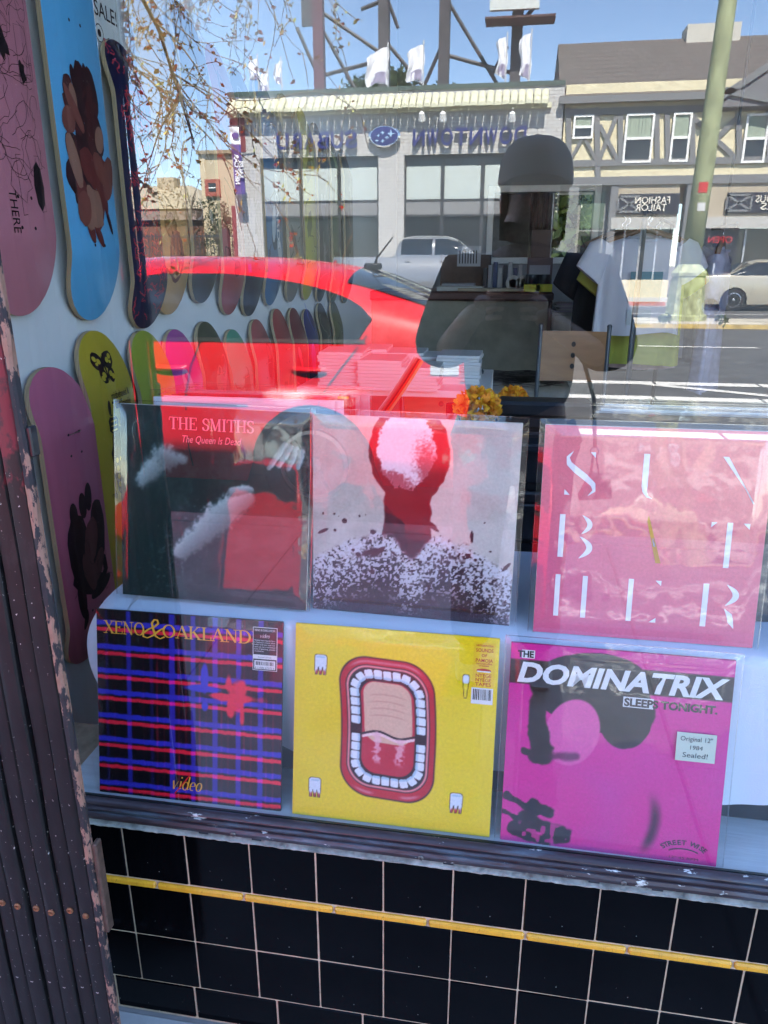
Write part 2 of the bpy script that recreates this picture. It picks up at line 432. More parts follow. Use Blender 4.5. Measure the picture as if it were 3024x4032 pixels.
# ------------------------------------------------------------------ the shop: shell and room
shop = empty('shop_building', (0, 0, 0), label='record and skate shop front with black tiles below its window', cat='shop')
WX0, WX1 = -.325, 3.5           # window opening, stretched out of view to let more daylight in
mb = MB()
mb.box(-9, 9, 0, .25, 3.11, 4.72)
mb.box(-9, -1.5, 0, .25, 0, 3.11); mb.box(WX1+.05, 9, 0, .25, 0, 3.11)
mb.box(-.46, WX0-.05, 0, .25, 0, 3.11)
mb.box(-1.5, -.46, .9, 1.0, 0, 3.11)
link('wall', mb.mesh('wall', m_stucco_shop), shop)
mb = MB(); mb.box(-9, 9, .25, 8.5, 4.3, 4.6); link('roof', mb.mesh('roof', m_concrete), shop)
mb = MB(); mb.box(-.385, 3.6, .26, 6.0, -.05, .0); tag(mb.build('floor', m_floor), kind='structure')
mb = MB(); mb.box(-.5, 3.7, .03, 6.0, 3.2, 3.3); tag(mb.build('ceiling', PM('dark_ceiling_paint', (.06, .062, .066), .8)), kind='structure')
mb = MB(); mb.box(-.5, -.385, .255, 6.0, 0, 3.2)
lw = tag(mb.build('wall', m_white), kind='structure')
mb = MB(); mb.bbox(-.385, -.37, .3, 5.9, .0, .12, .004); mb.box(-.385, -.366, .3, 5.9, .121, .135); link('skirting', mb.mesh('skirting', PM('cream_paint', (.55, .5, .42), .5)), lw)
mb = MB(); mb.box(3.6, 3.7, .255, 6.0, 0, 3.2); tag(mb.build('wall', m_white), kind='structure')
# rear wall with an inner window and the back room behind it
bx0, bx1 = at(1064, 520, 5.6).x, at(1276, 520, 5.6).x
bz0, bz1 = at(1150, 556, 5.6).z, at(1150, 415, 5.6).z
mb = MB()
mb.box(-.5, bx0, 5.6, 5.7, 0, 3.2); mb.box(bx1, 3.7, 5.6, 5.7, 0, 3.2)
mb.box(bx0, bx1, 5.6, 5.7, 0, bz0); mb.box(bx0, bx1, 5.6, 5.7, bz1, 3.2)
bw = tag(mb.build('wall', PM('grey_rear_wall_paint', (.34, .35, .36), .7, var=.05, scale=2)), kind='structure')
fr = MB(); t = .05
for (a, b, c, d) in ((bx0-t, bx0, bz0-t, bz1+t), (bx1, bx1+t, bz0-t, bz1+t), (bx0, bx1, bz0-t, bz0), (bx0, bx1, bz1, bz1+t)):
    fr.bbox(a, b, 5.575, 5.598, c, d, .004)
link('window_frame', fr.mesh('window_frame', PM('white_gloss', (.8, .8, .78), .3, var=.03)), bw)
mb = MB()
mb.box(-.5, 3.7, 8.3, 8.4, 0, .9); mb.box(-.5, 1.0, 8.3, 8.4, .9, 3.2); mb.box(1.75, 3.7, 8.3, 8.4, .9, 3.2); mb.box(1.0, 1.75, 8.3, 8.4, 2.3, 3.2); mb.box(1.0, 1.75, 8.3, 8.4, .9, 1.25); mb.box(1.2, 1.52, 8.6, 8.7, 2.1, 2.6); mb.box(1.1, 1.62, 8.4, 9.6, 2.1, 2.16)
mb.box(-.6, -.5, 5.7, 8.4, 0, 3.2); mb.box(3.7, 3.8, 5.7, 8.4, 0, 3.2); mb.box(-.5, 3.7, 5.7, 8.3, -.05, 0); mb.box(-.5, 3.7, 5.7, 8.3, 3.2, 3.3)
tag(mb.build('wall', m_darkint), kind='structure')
cur = MB(); cur.grid(lambda s, t: (.74+.26*s, 8.1+.03*math.sin(s*40), .8+1.6*t), 60, 2)
tag(cur.build('curtain', PM('white_curtain', (.75, .77, .75), .8), smooth='all'), 'white curtain strips hanging in the dark back room', 'curtain')
def leaf_cloud(name, n, box, size, mats, parent=None, seed=1, shape=None):
    r = random.Random(seed); mb = MB()
    while n > 0:
        p = Vector((r.uniform(-1, 1), r.uniform(-1, 1), r.uniform(-1, 1)))
        if shape and not shape(p): continue
        n -= 1
        c = Vector((box[0]+p.x*box[3], box[1]+p.y*box[4], box[2]+p.z*box[5]))
        a = Vector((r.gauss(0, 1), r.gauss(0, 1), r.gauss(0, 1))).normalized(); b = a.orthogonal().normalized()
        s = size*r.uniform(.6, 1.3)
        mb.add([c-a*s, c+b*s*.5, c+a*s, c-b*s*.5], [(0, 1, 2, 3)], r.randrange(len(mats)))
    me = mb.mesh(name, mats, fix=False)
    return link(name, me, parent)
m_leaf = [PM('leaf_a', (.06, .10, .025), .6), PM('leaf_b', (.035, .07, .02), .6), PM('leaf_c', (.09, .13, .03), .6)]
o = leaf_cloud('yard_shrub', 9000, (1.4, 10.2, 1.5, 1.5, .6, 1.6), .10, m_leaf, seed=3)
tag(o, 'green shrub in the back yard behind the rear window', 'shrub')

mb = MB(); mb.box(-.5, 4, 11.2, 11.3, -.1, 3.2)  # boards added to block the bright sky through the rear window
tag(mb.build('sky_screen_wall', PM('grey_green_boards', (.12, .14, .1), .8)), 'grey green board wall added to screen the sky behind the back yard', 'wall')
# ------------------------------------------------------------------ tiled bulkhead
S = .1095
bulk = empty('bulkhead', (0, 0, 0), label='low wall of black tiles with a yellow stripe under the shop window', cat='tiled wall')
mb = MB(); mb.box(-.375, 3.56, .0012, .25, -.02, .4145)
m_grout = PM('grout', (.46, .36, .25), .9, var=.25, scale=40, bmp=.4, bscale=300)
link('grout', mb.mesh('grout', m_grout), bulk)
def tile_mat():
    m, nt, b = newmat('black_glazed_tile')
    f = noise(nt, 4, 3, .5)
    base = ramp(nt, f, [(.35, (.0010, .0011, .0016)), (.7, (.0026, .0028, .0038))])
    sp = noise(nt, 260, 2, .5); d = ramp(nt, sp, [(.77, (0, 0, 0)), (.80, (.45, .45, .42))])
    sp2 = noise(nt, 30, 8, .75); d2 = ramp(nt, sp2, [(.66, (0, 0, 0)), (.78, (.028, .03, .034))])
    nt.links.new(mixc(nt, 1., mixc(nt, 1., base, d, 'ADD'), d2, 'ADD'), b.inputs['Base Color'])
    rr = ramp(nt, noise(nt, 18, 5, .6), [(.3, (.05, .05, .05)), (.75, (.16, .16, .16))])
    nt.links.new(rr, b.inputs['Roughness']); b.inputs['Specular IOR Level'].default_value = .10
    bump(nt, b, noise(nt, 14, 2, .5), .12, .002)
    return m
m_tile = tile_mat()
m_cap = PM('old_mortar', (.33, .34, .31), .9, var=.55, scale=28, bmp=.8, bscale=120, bdist=.004)
rows = [(.3045, .4125), (.1808, .2862), (.0738, .1786)]
tm = []
for (z0, z1) in rows:
    h = (z1-z0)/2; b = MB(); b.bbox(-S/2+.0011, S/2-.0011, -.006, .006, -h, h, .0016); tm.append(b.mesh('tile', m_tile, smooth=False))
for r_, (z0, z1) in enumerate(rows):
    for i in range(-4, 30):
        o = link('tile', tm[r_], bulk)
        o.location = ((i+.5)*S, .0055+rnd.uniform(-.0004, .0004), (z0+z1)/2); o.rotation_euler = (rnd.gauss(0, .003), 0, rnd.gauss(0, .003))
b = MB(); b.bbox(-.0745, .0745, -.006, .006, -.036, .036, .002); bt = b.mesh('tile', m_tile)
for i in range(-3, 16):
    o = link('tile', bt, bulk); o.location = (.098-.076+i*.152, .0052, .0355)
m_yel = PM('yellow_glazed_tile', (.66, .33, .026), .18, var=.12, scale=25, bmp=.1, bscale=40)
nt = m_yel.node_tree; bs = nt.nodes['Principled BSDF']
cr = noise(nt, 60, 2, .5, 1.5, sx=(1, 1, .05))
src = bs.inputs['Base Color'].links[0].from_socket
nt.links.new(mixc(nt, ramp(nt, cr, [(.49, (0, 0, 0)), (.5, (.55, .55, .55)), (.51, (0, 0, 0))]), src, (.12, .06, .02)), bs.inputs['Base Color'])
b = MB(); b.bbox(-.0745, .0745, -.009, .008, -.0064, .0064, .003); ym = b.mesh('trim_tile', m_yel)
for i in range(-3, 16):
    o = link('trim_tile', ym, bulk); o.location = (.052-.076+i*.1525, .0045, .2955); o.rotation_euler = (0, rnd.gauss(0, .0015), 0)
# mortar ledge on the tiles, in chipped lengths
b = MB(); rs = random.Random(4)
b.grid(lambda s, t: (-.40+3.9*s, [-.0065, -.0075, .004, .016][int(round(t*3))]+rs.uniform(-.0006, .0006), [.4120, .4150, .4195, .4215][int(round(t*3))]+rs.uniform(-.0006, .0006)), 560, 3)
link('mortar_ledge', b.mesh('mortar_ledge', m_cap), bulk)

# ------------------------------------------------------------------ window frame and pane
wf = empty('window_frame', (0, 0, 0), label='weathered dark bronze metal frame holding the shop window', cat='window frame')
def bronze():
    m, nt, b = newmat('weathered_bronze')
    f = noise(nt, 9, 6, .65, sx=(1, 6, 6)); c = ramp(nt, f, [(.3, (.02, .016, .02)), (.5, (.045, .03, .034)), (.62, (.06, .075, .095)), (.75, (.11, .13, .15))])
    ch = noise(nt, 48, 6, .7, sx=(.35, 1, 1)); k = ramp(nt, ch, [(.635, (0, 0, 0)), (.66, (1, 1, 1))])
    nt.links.new(mixc(nt, k, c, (.5, .52, .5)), b.inputs['Base Color'])
    b.inputs['Metallic'].default_value = .25; b.inputs['Roughness'].default_value = .38
    bump(nt, b, noise(nt, 80, 4, .6), .25, .001)
    return m
m_bronze = bronze()
prof = [(-.004, .4235), (-.0085, .4265), (-.0095, .4330), (-.0068, .4375), (-.0035, .4385), (-.0035, .4395), (-.0052, .4405), (-.0056, .4435), (-.0030, .4460), (.0010, .4462), (.0010, .4475), (-.0002, .4485), (.0008, .4510), (.0050, .4535), (.0120, .4540), (.0120, .4235)]
b = MB(); b.prism(prof, lambda y, z: (WX0-.02, y, z), lambda y, z: (WX1+.02, y, z)); link('sill_rail', b.mesh('sill_rail', m_bronze, smooth=True), wf)
b = MB(); b.bbox(WX0-.05, WX0, -.012, .03, .4545, 3.08, .004); link('jamb', b.mesh('jamb', m_bronze), wf)
b = MB(); b.bbox(WX1, WX1+.05, -.012, .03, .4545, 3.08, .004); link('jamb', b.mesh('jamb', m_bronze), wf)
b = MB(); b.bbox(WX0-.05, WX1+.05, -.012, .03, 3.0805, 3.109, .004); link('head_rail', b.mesh('head_rail', m_bronze), wf)
b = MB(); b.box(WX0, WX1, .0195, .024, .40, .449); link('inner_bead', b.mesh('inner_bead', PM('green_black_bead', (.02, .035, .032), .5)), wf)
b = MB(); b.lathe([(.0042, 0), (.0042, .0012), (.003, .0024), (.0009, .0026)], 14); b.box(-.0032, .0032, -.0005, .0005, .0022, .0027, 1)
scm = b.mesh('screw', [PM('dull_steel', (.16, .14, .13), .4, .7), m_black])
for i, u in enumerate((330+970*.6028, 1200+760*.6028, 2024+727*.6028)):
    v = (3150+134*.6028, 3150+290*.6028, 3250+295*.6028)[i]
    p = at(u/KH, v/KH, -.009); o = link('screw', scm, wf); o.location = (p.x, -.0094, .4312); o.rotation_euler = (PI/2, i*1.1, 0)
b = MB(); b.bbox(-.008, .008, -.002, .004, -.0016, .0016, .0006); wpm = b.mesh('weep_slot', m_black)
for u, v in ((330+780*.6028, 3150+170*.6028), (330+1128*.6028, 3150+220*.6028), (1200+940*.6028, 3150+375*.6028), (2024+525*.6028, 3250+335*.6028), (2024+940*.6028, 3250+388*.6028)):
    p = at(u/KH, v/KH, -.006); o = link('weep_slot', wpm, wf); o.location = (p.x, -.0067, .4246)
m_pane = glassmat('window_glass', .125, (.93, .95, .945), 0., wave=.32, wdist=.0005, wscale=2.2, sx=(2.2, 1, .35))
nt_ = m_pane
b = MB(); b.add([(WX0, YM, .452), (WX1, YM, .452), (WX1, YM, 3.08), (WX0, YM, 3.08)], [(0, 1, 2, 3)], 0)
b.add([(WX0, YM+.006, .452), (WX1, YM+.006, .452), (WX1, YM+.006, 3.08), (WX0, YM+.006, 3.08)], [(3, 2, 1, 0)], 1)
m_pane_in = glassmat('window_glass_inner_face', .001, (1, 1, 1))
b.add([(WX0, YM, .452), (WX1, YM, .452), (WX1, YM+.006, .452), (WX0, YM+.006, .452)], [(0, 1, 2, 3)], 1)
tag(link('window_pane', b.mesh('window_pane', [m_pane, m_pane_in], fix=False)), 'large shop window pane mirroring the sunny street opposite', 'window pane')
# ------------------------------------------------------------------ folding gate at the left
def gate_mat():
    m, nt, b = newmat('chipped_black_paint')
    tcn = nt.nodes.new('ShaderNodeTexCoord')
    n1 = noise(nt, 16, 7, .68, sx=(1.2, 1, .55)); n2_ = noise(nt, 5, 6, .7, sx=(1, 1, .6)); n3 = noise(nt, 70, 4, .6)
    base = ramp(nt, noise(nt, 11, 5, .6), [(.3, (.004, .0035, .004)), (.7, (.014, .0115, .012))])
    pr = mixc(nt, ramp(nt, n1, [(.56, (0, 0, 0)), (.66, (.55, .55, .55))]), base, (.032, .026, .027))
    rs = mixc(nt, ramp(nt, n1, [(.665, (0, 0, 0)), (.69, (1, 1, 1))]), pr, (.17, .095, .062))
    # upper part still carries old dark red paint
    sp = nt.nodes.new('ShaderNodeSeparateXYZ'); nt.links.new(tcn.outputs['Object'], sp.inputs[0])
    mr = nd(nt, 'ShaderNodeMath', operation='MULTIPLY_ADD'); nt.links.new(n2_, mr.inputs[0]); mr.inputs[1].default_value = 1.0; nt.links.new(sp.outputs['Z'], mr.inputs[2])
    red = ramp(nt, mr.outputs[0], [(0, (0, 0, 0)), (1, (1, 1, 1))])
    mm = nd(nt, 'ShaderNodeMapRange'); nt.links.new(mr.outputs[0], mm.inputs['Value']); mm.inputs['From Min'].default_value = 1.56; mm.inputs['From Max'].default_value = 1.59
    rs = mixc(nt, mm.outputs[0], rs, mixc(nt, ramp(nt, n3, [(.5, (0, 0, 0)), (.62, (1, 1, 1))]), (.13, .012, .02), (.05, .012, .016)))
    nt.links.new(mixc(nt, ramp(nt, noise(nt, 150, 4, .6), [(.67, (0, 0, 0)), (.71, (1, 1, 1))]), rs, (.5, .45, .42)), b.inputs['Base Color'])
    b.inputs['Roughness'].default_value = .5; b.inputs['Specular IOR Level'].default_value = .35
    bump(nt, b, n1, .5, .0015)
    return m
m_gate = gate_mat()
def rust_mat():
    m, nt, b = newmat('bare_rusty_edge')
    n1 = noise(nt, 30, 7, .7, sx=(1, 1, .4))
    c = ramp(nt, n1, [(.36, (.20, .10, .065)), (.48, (.26, .14, .10)), (.50, (.015, .012, .015)), (.7, (.01, .01, .012))])
    nt.links.new(c, b.inputs['Base Color']); b.inputs['Roughness'].default_value = .75; bump(nt, b, n1, .8, .002)
    return m
m_rust = rust_mat()
m_rivet = PM('rusty_steel', (.22, .085, .035), .6, .3, var=.6, scale=120, bmp=.4, bscale=300)
GY, GX = -.1585, .0515
gate = empty('folding_gate', (GX-.2, GY, 0), label='folded black metal security gate with rusty rivets and chipped paint', cat='gate')
zr = at(7.6, 1955, GY).z; zr2 = at(194, 1976, GY).z
pitch = .0272
def slat_mesh(seed, wdt):
    r = random.Random(seed); b = MB(); n = 46; z0, z1 = .015, 2.35
    ph = [r.uniform(0, 6) for _ in range(4)]
    def prof(t):
        z = z0+(z1-z0)*t
        return z, .0009*math.sin(z*9+ph[0])+.0006*math.sin(z*23+ph[1])
    pts = [(-wdt/2, .012), (-wdt/2, .003), (-wdt/2+.0022, .0005), (-wdt/6, -.0004), (wdt/6, -.0004), (wdt/2-.0022, .0005), (wdt/2, .003), (wdt/2, .012)]
    vs, fs = [], []
    for i in range(n+1):
        z, dx = prof(i/n)
        for (x, y) in pts: vs.append((x+dx+r.uniform(-.00015, .00015), y+r.uniform(-.0002, .0002), z))
    k = len(pts)
    for i in range(n):
        for j in range(k-1): fs.append((i*k+j, i*k+j+1, (i+1)*k+j+1, (i+1)*k+j))
    b.add(vs, fs); return b.mesh('slat', m_gate, smooth=True)
sms = [slat_mesh(s, .0248) for s in range(3)]
rb = MB(); rb.lathe([(.0052, 0), (.0052, .0012), (.004, .0026), (.0022, .0022), (.0018, .0005)], 16)
rvm = rb.mesh('rivet', m_rivet, smooth=True)
rb = MB(); rb.lathe([(.0048, 0), (.0048, .001), (.0036, .0028), (.001, .0034)], 16); rvm2 = rb.mesh('rivet', m_rivet, smooth=True)
for i in range(10):
    x = GX-.0105-i*pitch-.0124
    o = link('slat', sms[i % 3], gate); o.location = (x-gate.location.x, .0006*math.sin(i*2.1)+(.004 if i % 2 else 0), 0); o.rotation_euler = (0, 0, R(rnd.gauss(0, 2.0)))
    f = (x-(-.093))/(.136)
    for zz in (zr+(zr2-zr)*f+rnd.uniform(-.003, .003), 2.1):
        v = link('rivet', rvm2 if i == 0 else rvm, gate); v.location = (x-gate.location.x, o.location.y-.0007, zz); v.rotation_euler = (PI/2, 0, 0)
# bare edge bar with ragged paint
b = MB(); r2 = random.Random(9); n = 260
vs, fs = [], []
for i in range(n+1):
    z = .01+2.3*i/n; e = .0016*math.sin(z*37)+r2.uniform(-.0011, .0011)
    for (x, y) in ((-.0090, .004), (-.0085, -.0005+r2.uniform(-.0006, .0006)), (-.003+e*.5, -.001+r2.uniform(-.0006, .0006)), (0+e*.6, .002), (0, .009)): vs.append((x, y, z))
for i in range(n):
    for j in range(4): fs.append((i*5+j, i*5+j+1, (i+1)*5+j+1, (i+1)*5+j))
b.add(vs, fs); o = link('edge_bar', b.mesh('edge_bar', m_rust), gate); o.location = (GX-gate.location.x-.0005, 0, 0)
b = MB(); b.bbox(0, .0075, .004, .02, .36, .52, .002); o = link('lock_strip', b.mesh('lock_strip', PM('brown_steel', (.1, .06, .045), .6, .3, var=.4, scale=60)), gate); o.location = (GX-gate.location.x-.001, 0, 0)
b = MB(); b.bbox(0, .006, .004, .018, at(65, 990, GY).z, at(62, 925, GY).z, .0015); o = link('hinge_lug', b.mesh('hinge_lug', m_black), gate); o.location = (GX-gate.location.x-.001, 0, 0)
b = MB(); b.bbox(-.075, .195, .002, .02, .003, .014, .002); link('bottom_rail', b.mesh('bottom_rail', m_gate), gate)

# ------------------------------------------------------------------ street furniture and buildings opposite
m_brickpaint = None
def brick_mat(name, c, mortar, scale=1., rough=.8):
    m, nt, b = newmat(name)
    tc = nt.nodes.new('ShaderNodeTexCoord'); mp = nt.nodes.new('ShaderNodeMapping'); mp.inputs['Rotation'].default_value = (PI/2, 0, 0)
    nt.links.new(tc.outputs['Object'], mp.inputs[0])
    br = nt.nodes.new('ShaderNodeTexBrick'); nt.links.new(mp.outputs[0], br.inputs['Vector'])
    br.inputs['Color1'].default_value = (*c, 1); br.inputs['Color2'].default_value = (*[x*.93 for x in c], 1); br.inputs['Mortar'].default_value = (*mortar, 1)
    br.inputs['Scale'].default_value = scale; br.inputs['Mortar Size'].default_value = .012; br.inputs['Brick Width'].default_value = .32; br.inputs['Row Height'].default_value = .11
    nt.links.new(br.outputs['Color'], b.inputs['Base Color']); b.inputs['Roughness'].default_value = rough
    bp = nt.nodes.new('ShaderNodeBump'); bp.inputs['Strength'].default_value = .5; bp.inputs['Distance'].default_value = .01
    nt.links.new(br.outputs['Fac'], bp.inputs['Height']); bp.invert = True; nt.links.new(bp.outputs[0], b.inputs['Normal'])
    return m
m_wbrick = brick_mat('white_painted_brick', (.50, .49, .47), (.33, .32, .31))
m_shade = PM('pale_blind', (.46, .51, .48), .6, var=.04)
m_dglass = PM('dark_window_glass', (.02, .024, .028), .08, var=.4, scale=.8, spec=.6)
m_frame_d = PM('dark_frame', (.04, .04, .042), .4)
m_stone = PM('grey_panel', (.2, .2, .2), .7)
m_dark_red = PM('dark_red_paint', (.2, .045, .05), .6)
YF = 27.0
def fx(u, v=400, Y=YF): return at(u, v, Y).x
def fz(v, u=860, Y=YF): return at(u, v, Y).z
sub = empty('dealership', (-3.8, RY(YF)-5, .115), label='white brick car showroom with a tiled cornice across the street', cat='building')
SX0, SX1 = fx(507), fx(1213, 300)
def sp(name, mb, mat, smooth=False, parent=None):
    if parent is None: parent = sub
    o = link(name, mb.mesh(name, mat, smooth), None)
    o.parent = parent; o.matrix_parent_inverse = Matrix.Translation(-parent.location)
    return o
yf = RY(YF)
ztop = fz(196); zt0, zt1 = fz(240), fz(207)
w_top = fz(335); w_mid = fz(433); w_low = fz(466)
bays = [(fx(563), fx(817)), (fx(873), fx(1128)), (fx(1160), fx(1213)-.25)]
b = MB()
xs = [SX0]+[x for bb in bays for x in bb]+[SX1]
for i in range(0, len(xs), 2): b.box(xs[i], xs[i+1], yf-.4, yf, .115, w_top)
b.box(SX0, SX1, yf-.4, yf, w_top, ztop)
b.box(SX0, SX0+.3, yf-11, yf-.4, .115, ztop-.2); b.box(SX1-.3, SX1, yf-11, yf-.4, .115, ztop-.2); b.box(SX0+.3, SX1-.3, yf-11, yf-10.7, .115, ztop-.2)
sp('wall', b, m_wbrick)
b = MB(); b.box(SX0+.3, SX1-.3, yf-10.7, yf-.4, ztop-.6, ztop-.4); sp('roof', b, m_concrete)
b = MB(); b.box(SX0-.03, SX1, yf-.42, yf+.05, ztop, ztop+.13); sp('coping', b, PM('dark_green_coping', (.06, .09, .075), .5))
b = MB(); b.box(SX0+.1, SX1-.2, yf-10.6, yf-2, .05, .1); sp('showroom_floor', b, m_concrete)
for (x0, x1) in bays:
    n = 3; wd = (x1-x0)/n
    b = MB()
    for i in range(n+1): b.bbox(max(x0, x0+i*wd-.06), min(x1, x0+i*wd+.06), yf-.25, yf-.1, .16, w_top, .01)
    for z in (w_top-.05, w_mid, w_low, .16): b.bbox(x0, x1, yf-.245, yf-.105, z-.04, z+.04, .008)
    fo = sp('window_frame', b, m_frame_d)
    b = MB(); b.box(x0, x1, yf-.24, yf-.12, w_low+.04, w_mid-.04); sp('spandrel_panel', b, m_stone)
    for i in range(n):
        a, c = x0+i*wd+.06, x0+(i+1)*wd-.06
        if c-a < .1: continue
        b = MB(); b.box(a, c, yf-.2, yf-.18, w_mid+.04, w_top-.35); sp('blind', b, m_shade)
        b = MB(); b.box(a, c, yf-.215, yf-.205, w_top-.35, w_top-.05); sp('pane', b, m_dglass)
        b = MB(); b.box(a, c, yf-.2, yf-.18, .2, w_low-.04); sp('pane', b, m_dglass)
# barrel tile cornice
b = MB(); r_, L_ = .125, .30
b.add([(r_*math.cos(PI*k/6)*(1 if e == 0 else .85), 0 if e == 0 else -.24, r_*math.sin(PI*k/6)*(1 if e == 0 else .85)+(0 if e == 0 else .20)) for e in (0, 1) for k in range(7)], [(k, k+1, k+8, k+7) for k in range(6)]+[tuple(range(7))])
m_btile = PM('cream_barrel_tile', (.60, .59, .43), .75, var=.1, scale=2, bmp=.3)
tmesh = b.mesh('tile', m_btile, smooth=False)
cors = sp('cornice', MB().box(SX0-.05, SX1-.4, yf+.0, yf+.12, zt0-.05, zt0+.1), m_btile)
nt_ = int((SX1-.4-SX0)/.255)
for rw in range(3):
    for i in range(nt_):
        o = link('tile', tmesh, None); o.parent = sub; o.matrix_parent_inverse = Matrix.Translation(-sub.location)
        o.location = (SX0+.12+i*.255, yf+.46-rw*.19+rnd.uniform(-.01, .01), zt0+.02+rw*.165+rnd.uniform(-.012, .012)); o.rotation_euler = (0, 0, rnd.gauss(0, .03))
# sign letters, real left-to-right order seen from the street
m_blue = PM('blue_sign_paint', (.02, .026, .15), .35, var=.1)
m_chrome = PM('chrome', (.75, .75, .77), .12, 1.)
zs0, zs1 = fz(318), fz(281)
def street_text(s, xl, xr, zb, h, mat, name, depth=.08, y=None, parent=None, bold=.02, off=.12, tagit=None):
    """letters facing +y (towards the shop); xl is the edge nearer the start of the word"""
    x = xl; n = len(s)
    me = textmesh(s, h/.72, extrude=depth/2, bold=bold*h, align='LEFT'); me.materials.clear(); me.materials.append(mat)
    xs = [v.co.x for v in me.vertices]; k = abs(xl-xr)/(max(xs)-min(xs)); x0 = min(xs)
    for v in me.vertices: v.co.x = (v.co.x-x0)*k
    o = link(name, me, None); o.rotation_euler = (PI/2, 0, PI); o.location = (xl, (yf if y is None else y)+off, zb)
    if parent is not None: o.parent = parent; o.matrix_parent_inverse = Matrix.Translation(-parent.location)
    return o
for s_, uR, uL in (('DOWNTOWN', 1138, 892), ('SUBARU', 775, 598)):
    xl, xr = fx(uR, 300), fx(uL, 300); n = len(s_); st = (xr-xl)/n
    for i, ch in enumerate(s_): street_text(ch, xl+st*(i+.08), xl+st*(i+.92), zs0, zs1-zs0, m_blue, 'sign_letter', .14, parent=sub, off=.16)
bc = at(832, 296, YF)
b = MB(); Mx = Matrix.Translation((bc.x, yf+.1, bc.z)) @ Matrix.Rotation(-PI/2, 4, 'X') @ Matrix.Diagonal((1, .62, 1, 1))
b.lathe([(.56, 0), (.56, .1), (.50, .13)], 32, 0, Mx); b.lathe([(.49, .1), (.47, .15), (.2, .17)], 32, 1, Mx)
sp('sign_badge', b, [m_chrome, m_blue])
b = MB()
for (dx, dz, s) in ((.24, .06, .16), (-.05, .1, .09), (-.2, .02, .09), (-.25, -.14, .08), (-.05, -.16, .09), (.1, -.05, .09)):
    vs = [(bc.x+dx+s*(1 if k % 2 == 0 else .3)*math.cos(PI*k/4), yf+.275, bc.z+dz+.8*s*(1 if k % 2 == 0 else .3)*math.sin(PI*k/4)) for k in range(8)]
    b.add(vs, [tuple(range(8))])
sp('sign_star', b, m_chrome)
for u in (912, 958, 1105):
    p = at(u, 248, YF-.4); b = MB(); b.lathe([(.03, 0), (.1, .05), (.13, .28), (.12, .3)], 10, 0, Matrix.Translation((p.x, RY(YF-.45), p.z+.1)) @ Matrix.Rotation(R(155), 4, 'X'))
    b.tube([(p.x, yf+.02, p.z+.22), (p.x, yf+.4, p.z+.2)], .025, 6); sp('floodlight', b, PM('white_lamp', (.7, .7, .68), .5))
b = MB(); b.box(SX0-.16, SX0, yf-.4, yf-.02, .115, fz(440)); b.box(SX0-.02, SX0+.5, yf+.001, yf+.02, fz(320), fz(245)); sp('corner_panel', b, m_dark_red)

# banner on the corner
ban = empty('banner', (fx(512)-.1, RY(26.4), fz(345, 510)), label='tall purple and white sales banner on the showroom corner', cat='banner')
bz0, bz1, bzm = fz(420, 512, 26.4), fz(274, 512, 26.4), fz(312, 512, 26.4)
xa, xb = at(498, 300, 26.4).x, at(518, 300, 26.4).x
def banp(name, z0, z1, mat):
    b = MB(); b.grid(lambda s, t: (xa+(xb-xa)*s+.10*(1-(z0+(z1-z0)*t-bz0)/(bz1-bz0)), RY(26.4)+.03*math.sin(t*7+s*3), z0+(z1-z0)*t), 6, 14)
    sp(name, b, mat, 'all', ban)
m_purple = PM('purple_cloth', (.09, .06, .23), .8); m_wcloth = PM('white_cloth', (.75, .75, .78), .8)
banp('lower_panel', bz0, bzm, m_purple); banp('upper_panel', bzm, bz1, m_wcloth)
b = MB(); b.tube([(xa-.03, RY(26.4), bz1+.03), (xb+.45, RY(26.45), bz1+.03)], .02, 6); sp('rod', b, m_frame_d, parent=ban)
for s_, dx in (('NEW CAR', .03), ('SALES', .19)):
    o = link('lettering', textmesh(s_, .21, bold=.01), None); o.data.materials.clear(); o.data.materials.append(m_wcloth)
    o.rotation_euler = (Matrix.Rotation(PI, 4, 'Z') @ Matrix.Rotation(PI/2, 4, 'X') @ Matrix.Rotation(PI/2, 4, 'Z')).to_euler()
    o.location = (xa+.13+dx*.9-.02, RY(26.4)+.055, (bz0+bzm)/2); o.parent = ban; o.matrix_parent_inverse = Matrix.Translation(-ban.location)
b = MB(); c_ = Vector(((xa+xb)/2+.05, RY(26.4)+.05, bz1-.28))
b.lathe([(.0, 0), (.12, 0), (.12, .004)], 16, 0, Matrix.Translation(c_) @ Matrix.Rotation(-PI/2, 4, 'X') @ Matrix.Diagonal((1, .8, 1, 1))); sp('badge', b, m_purple, parent=ban)
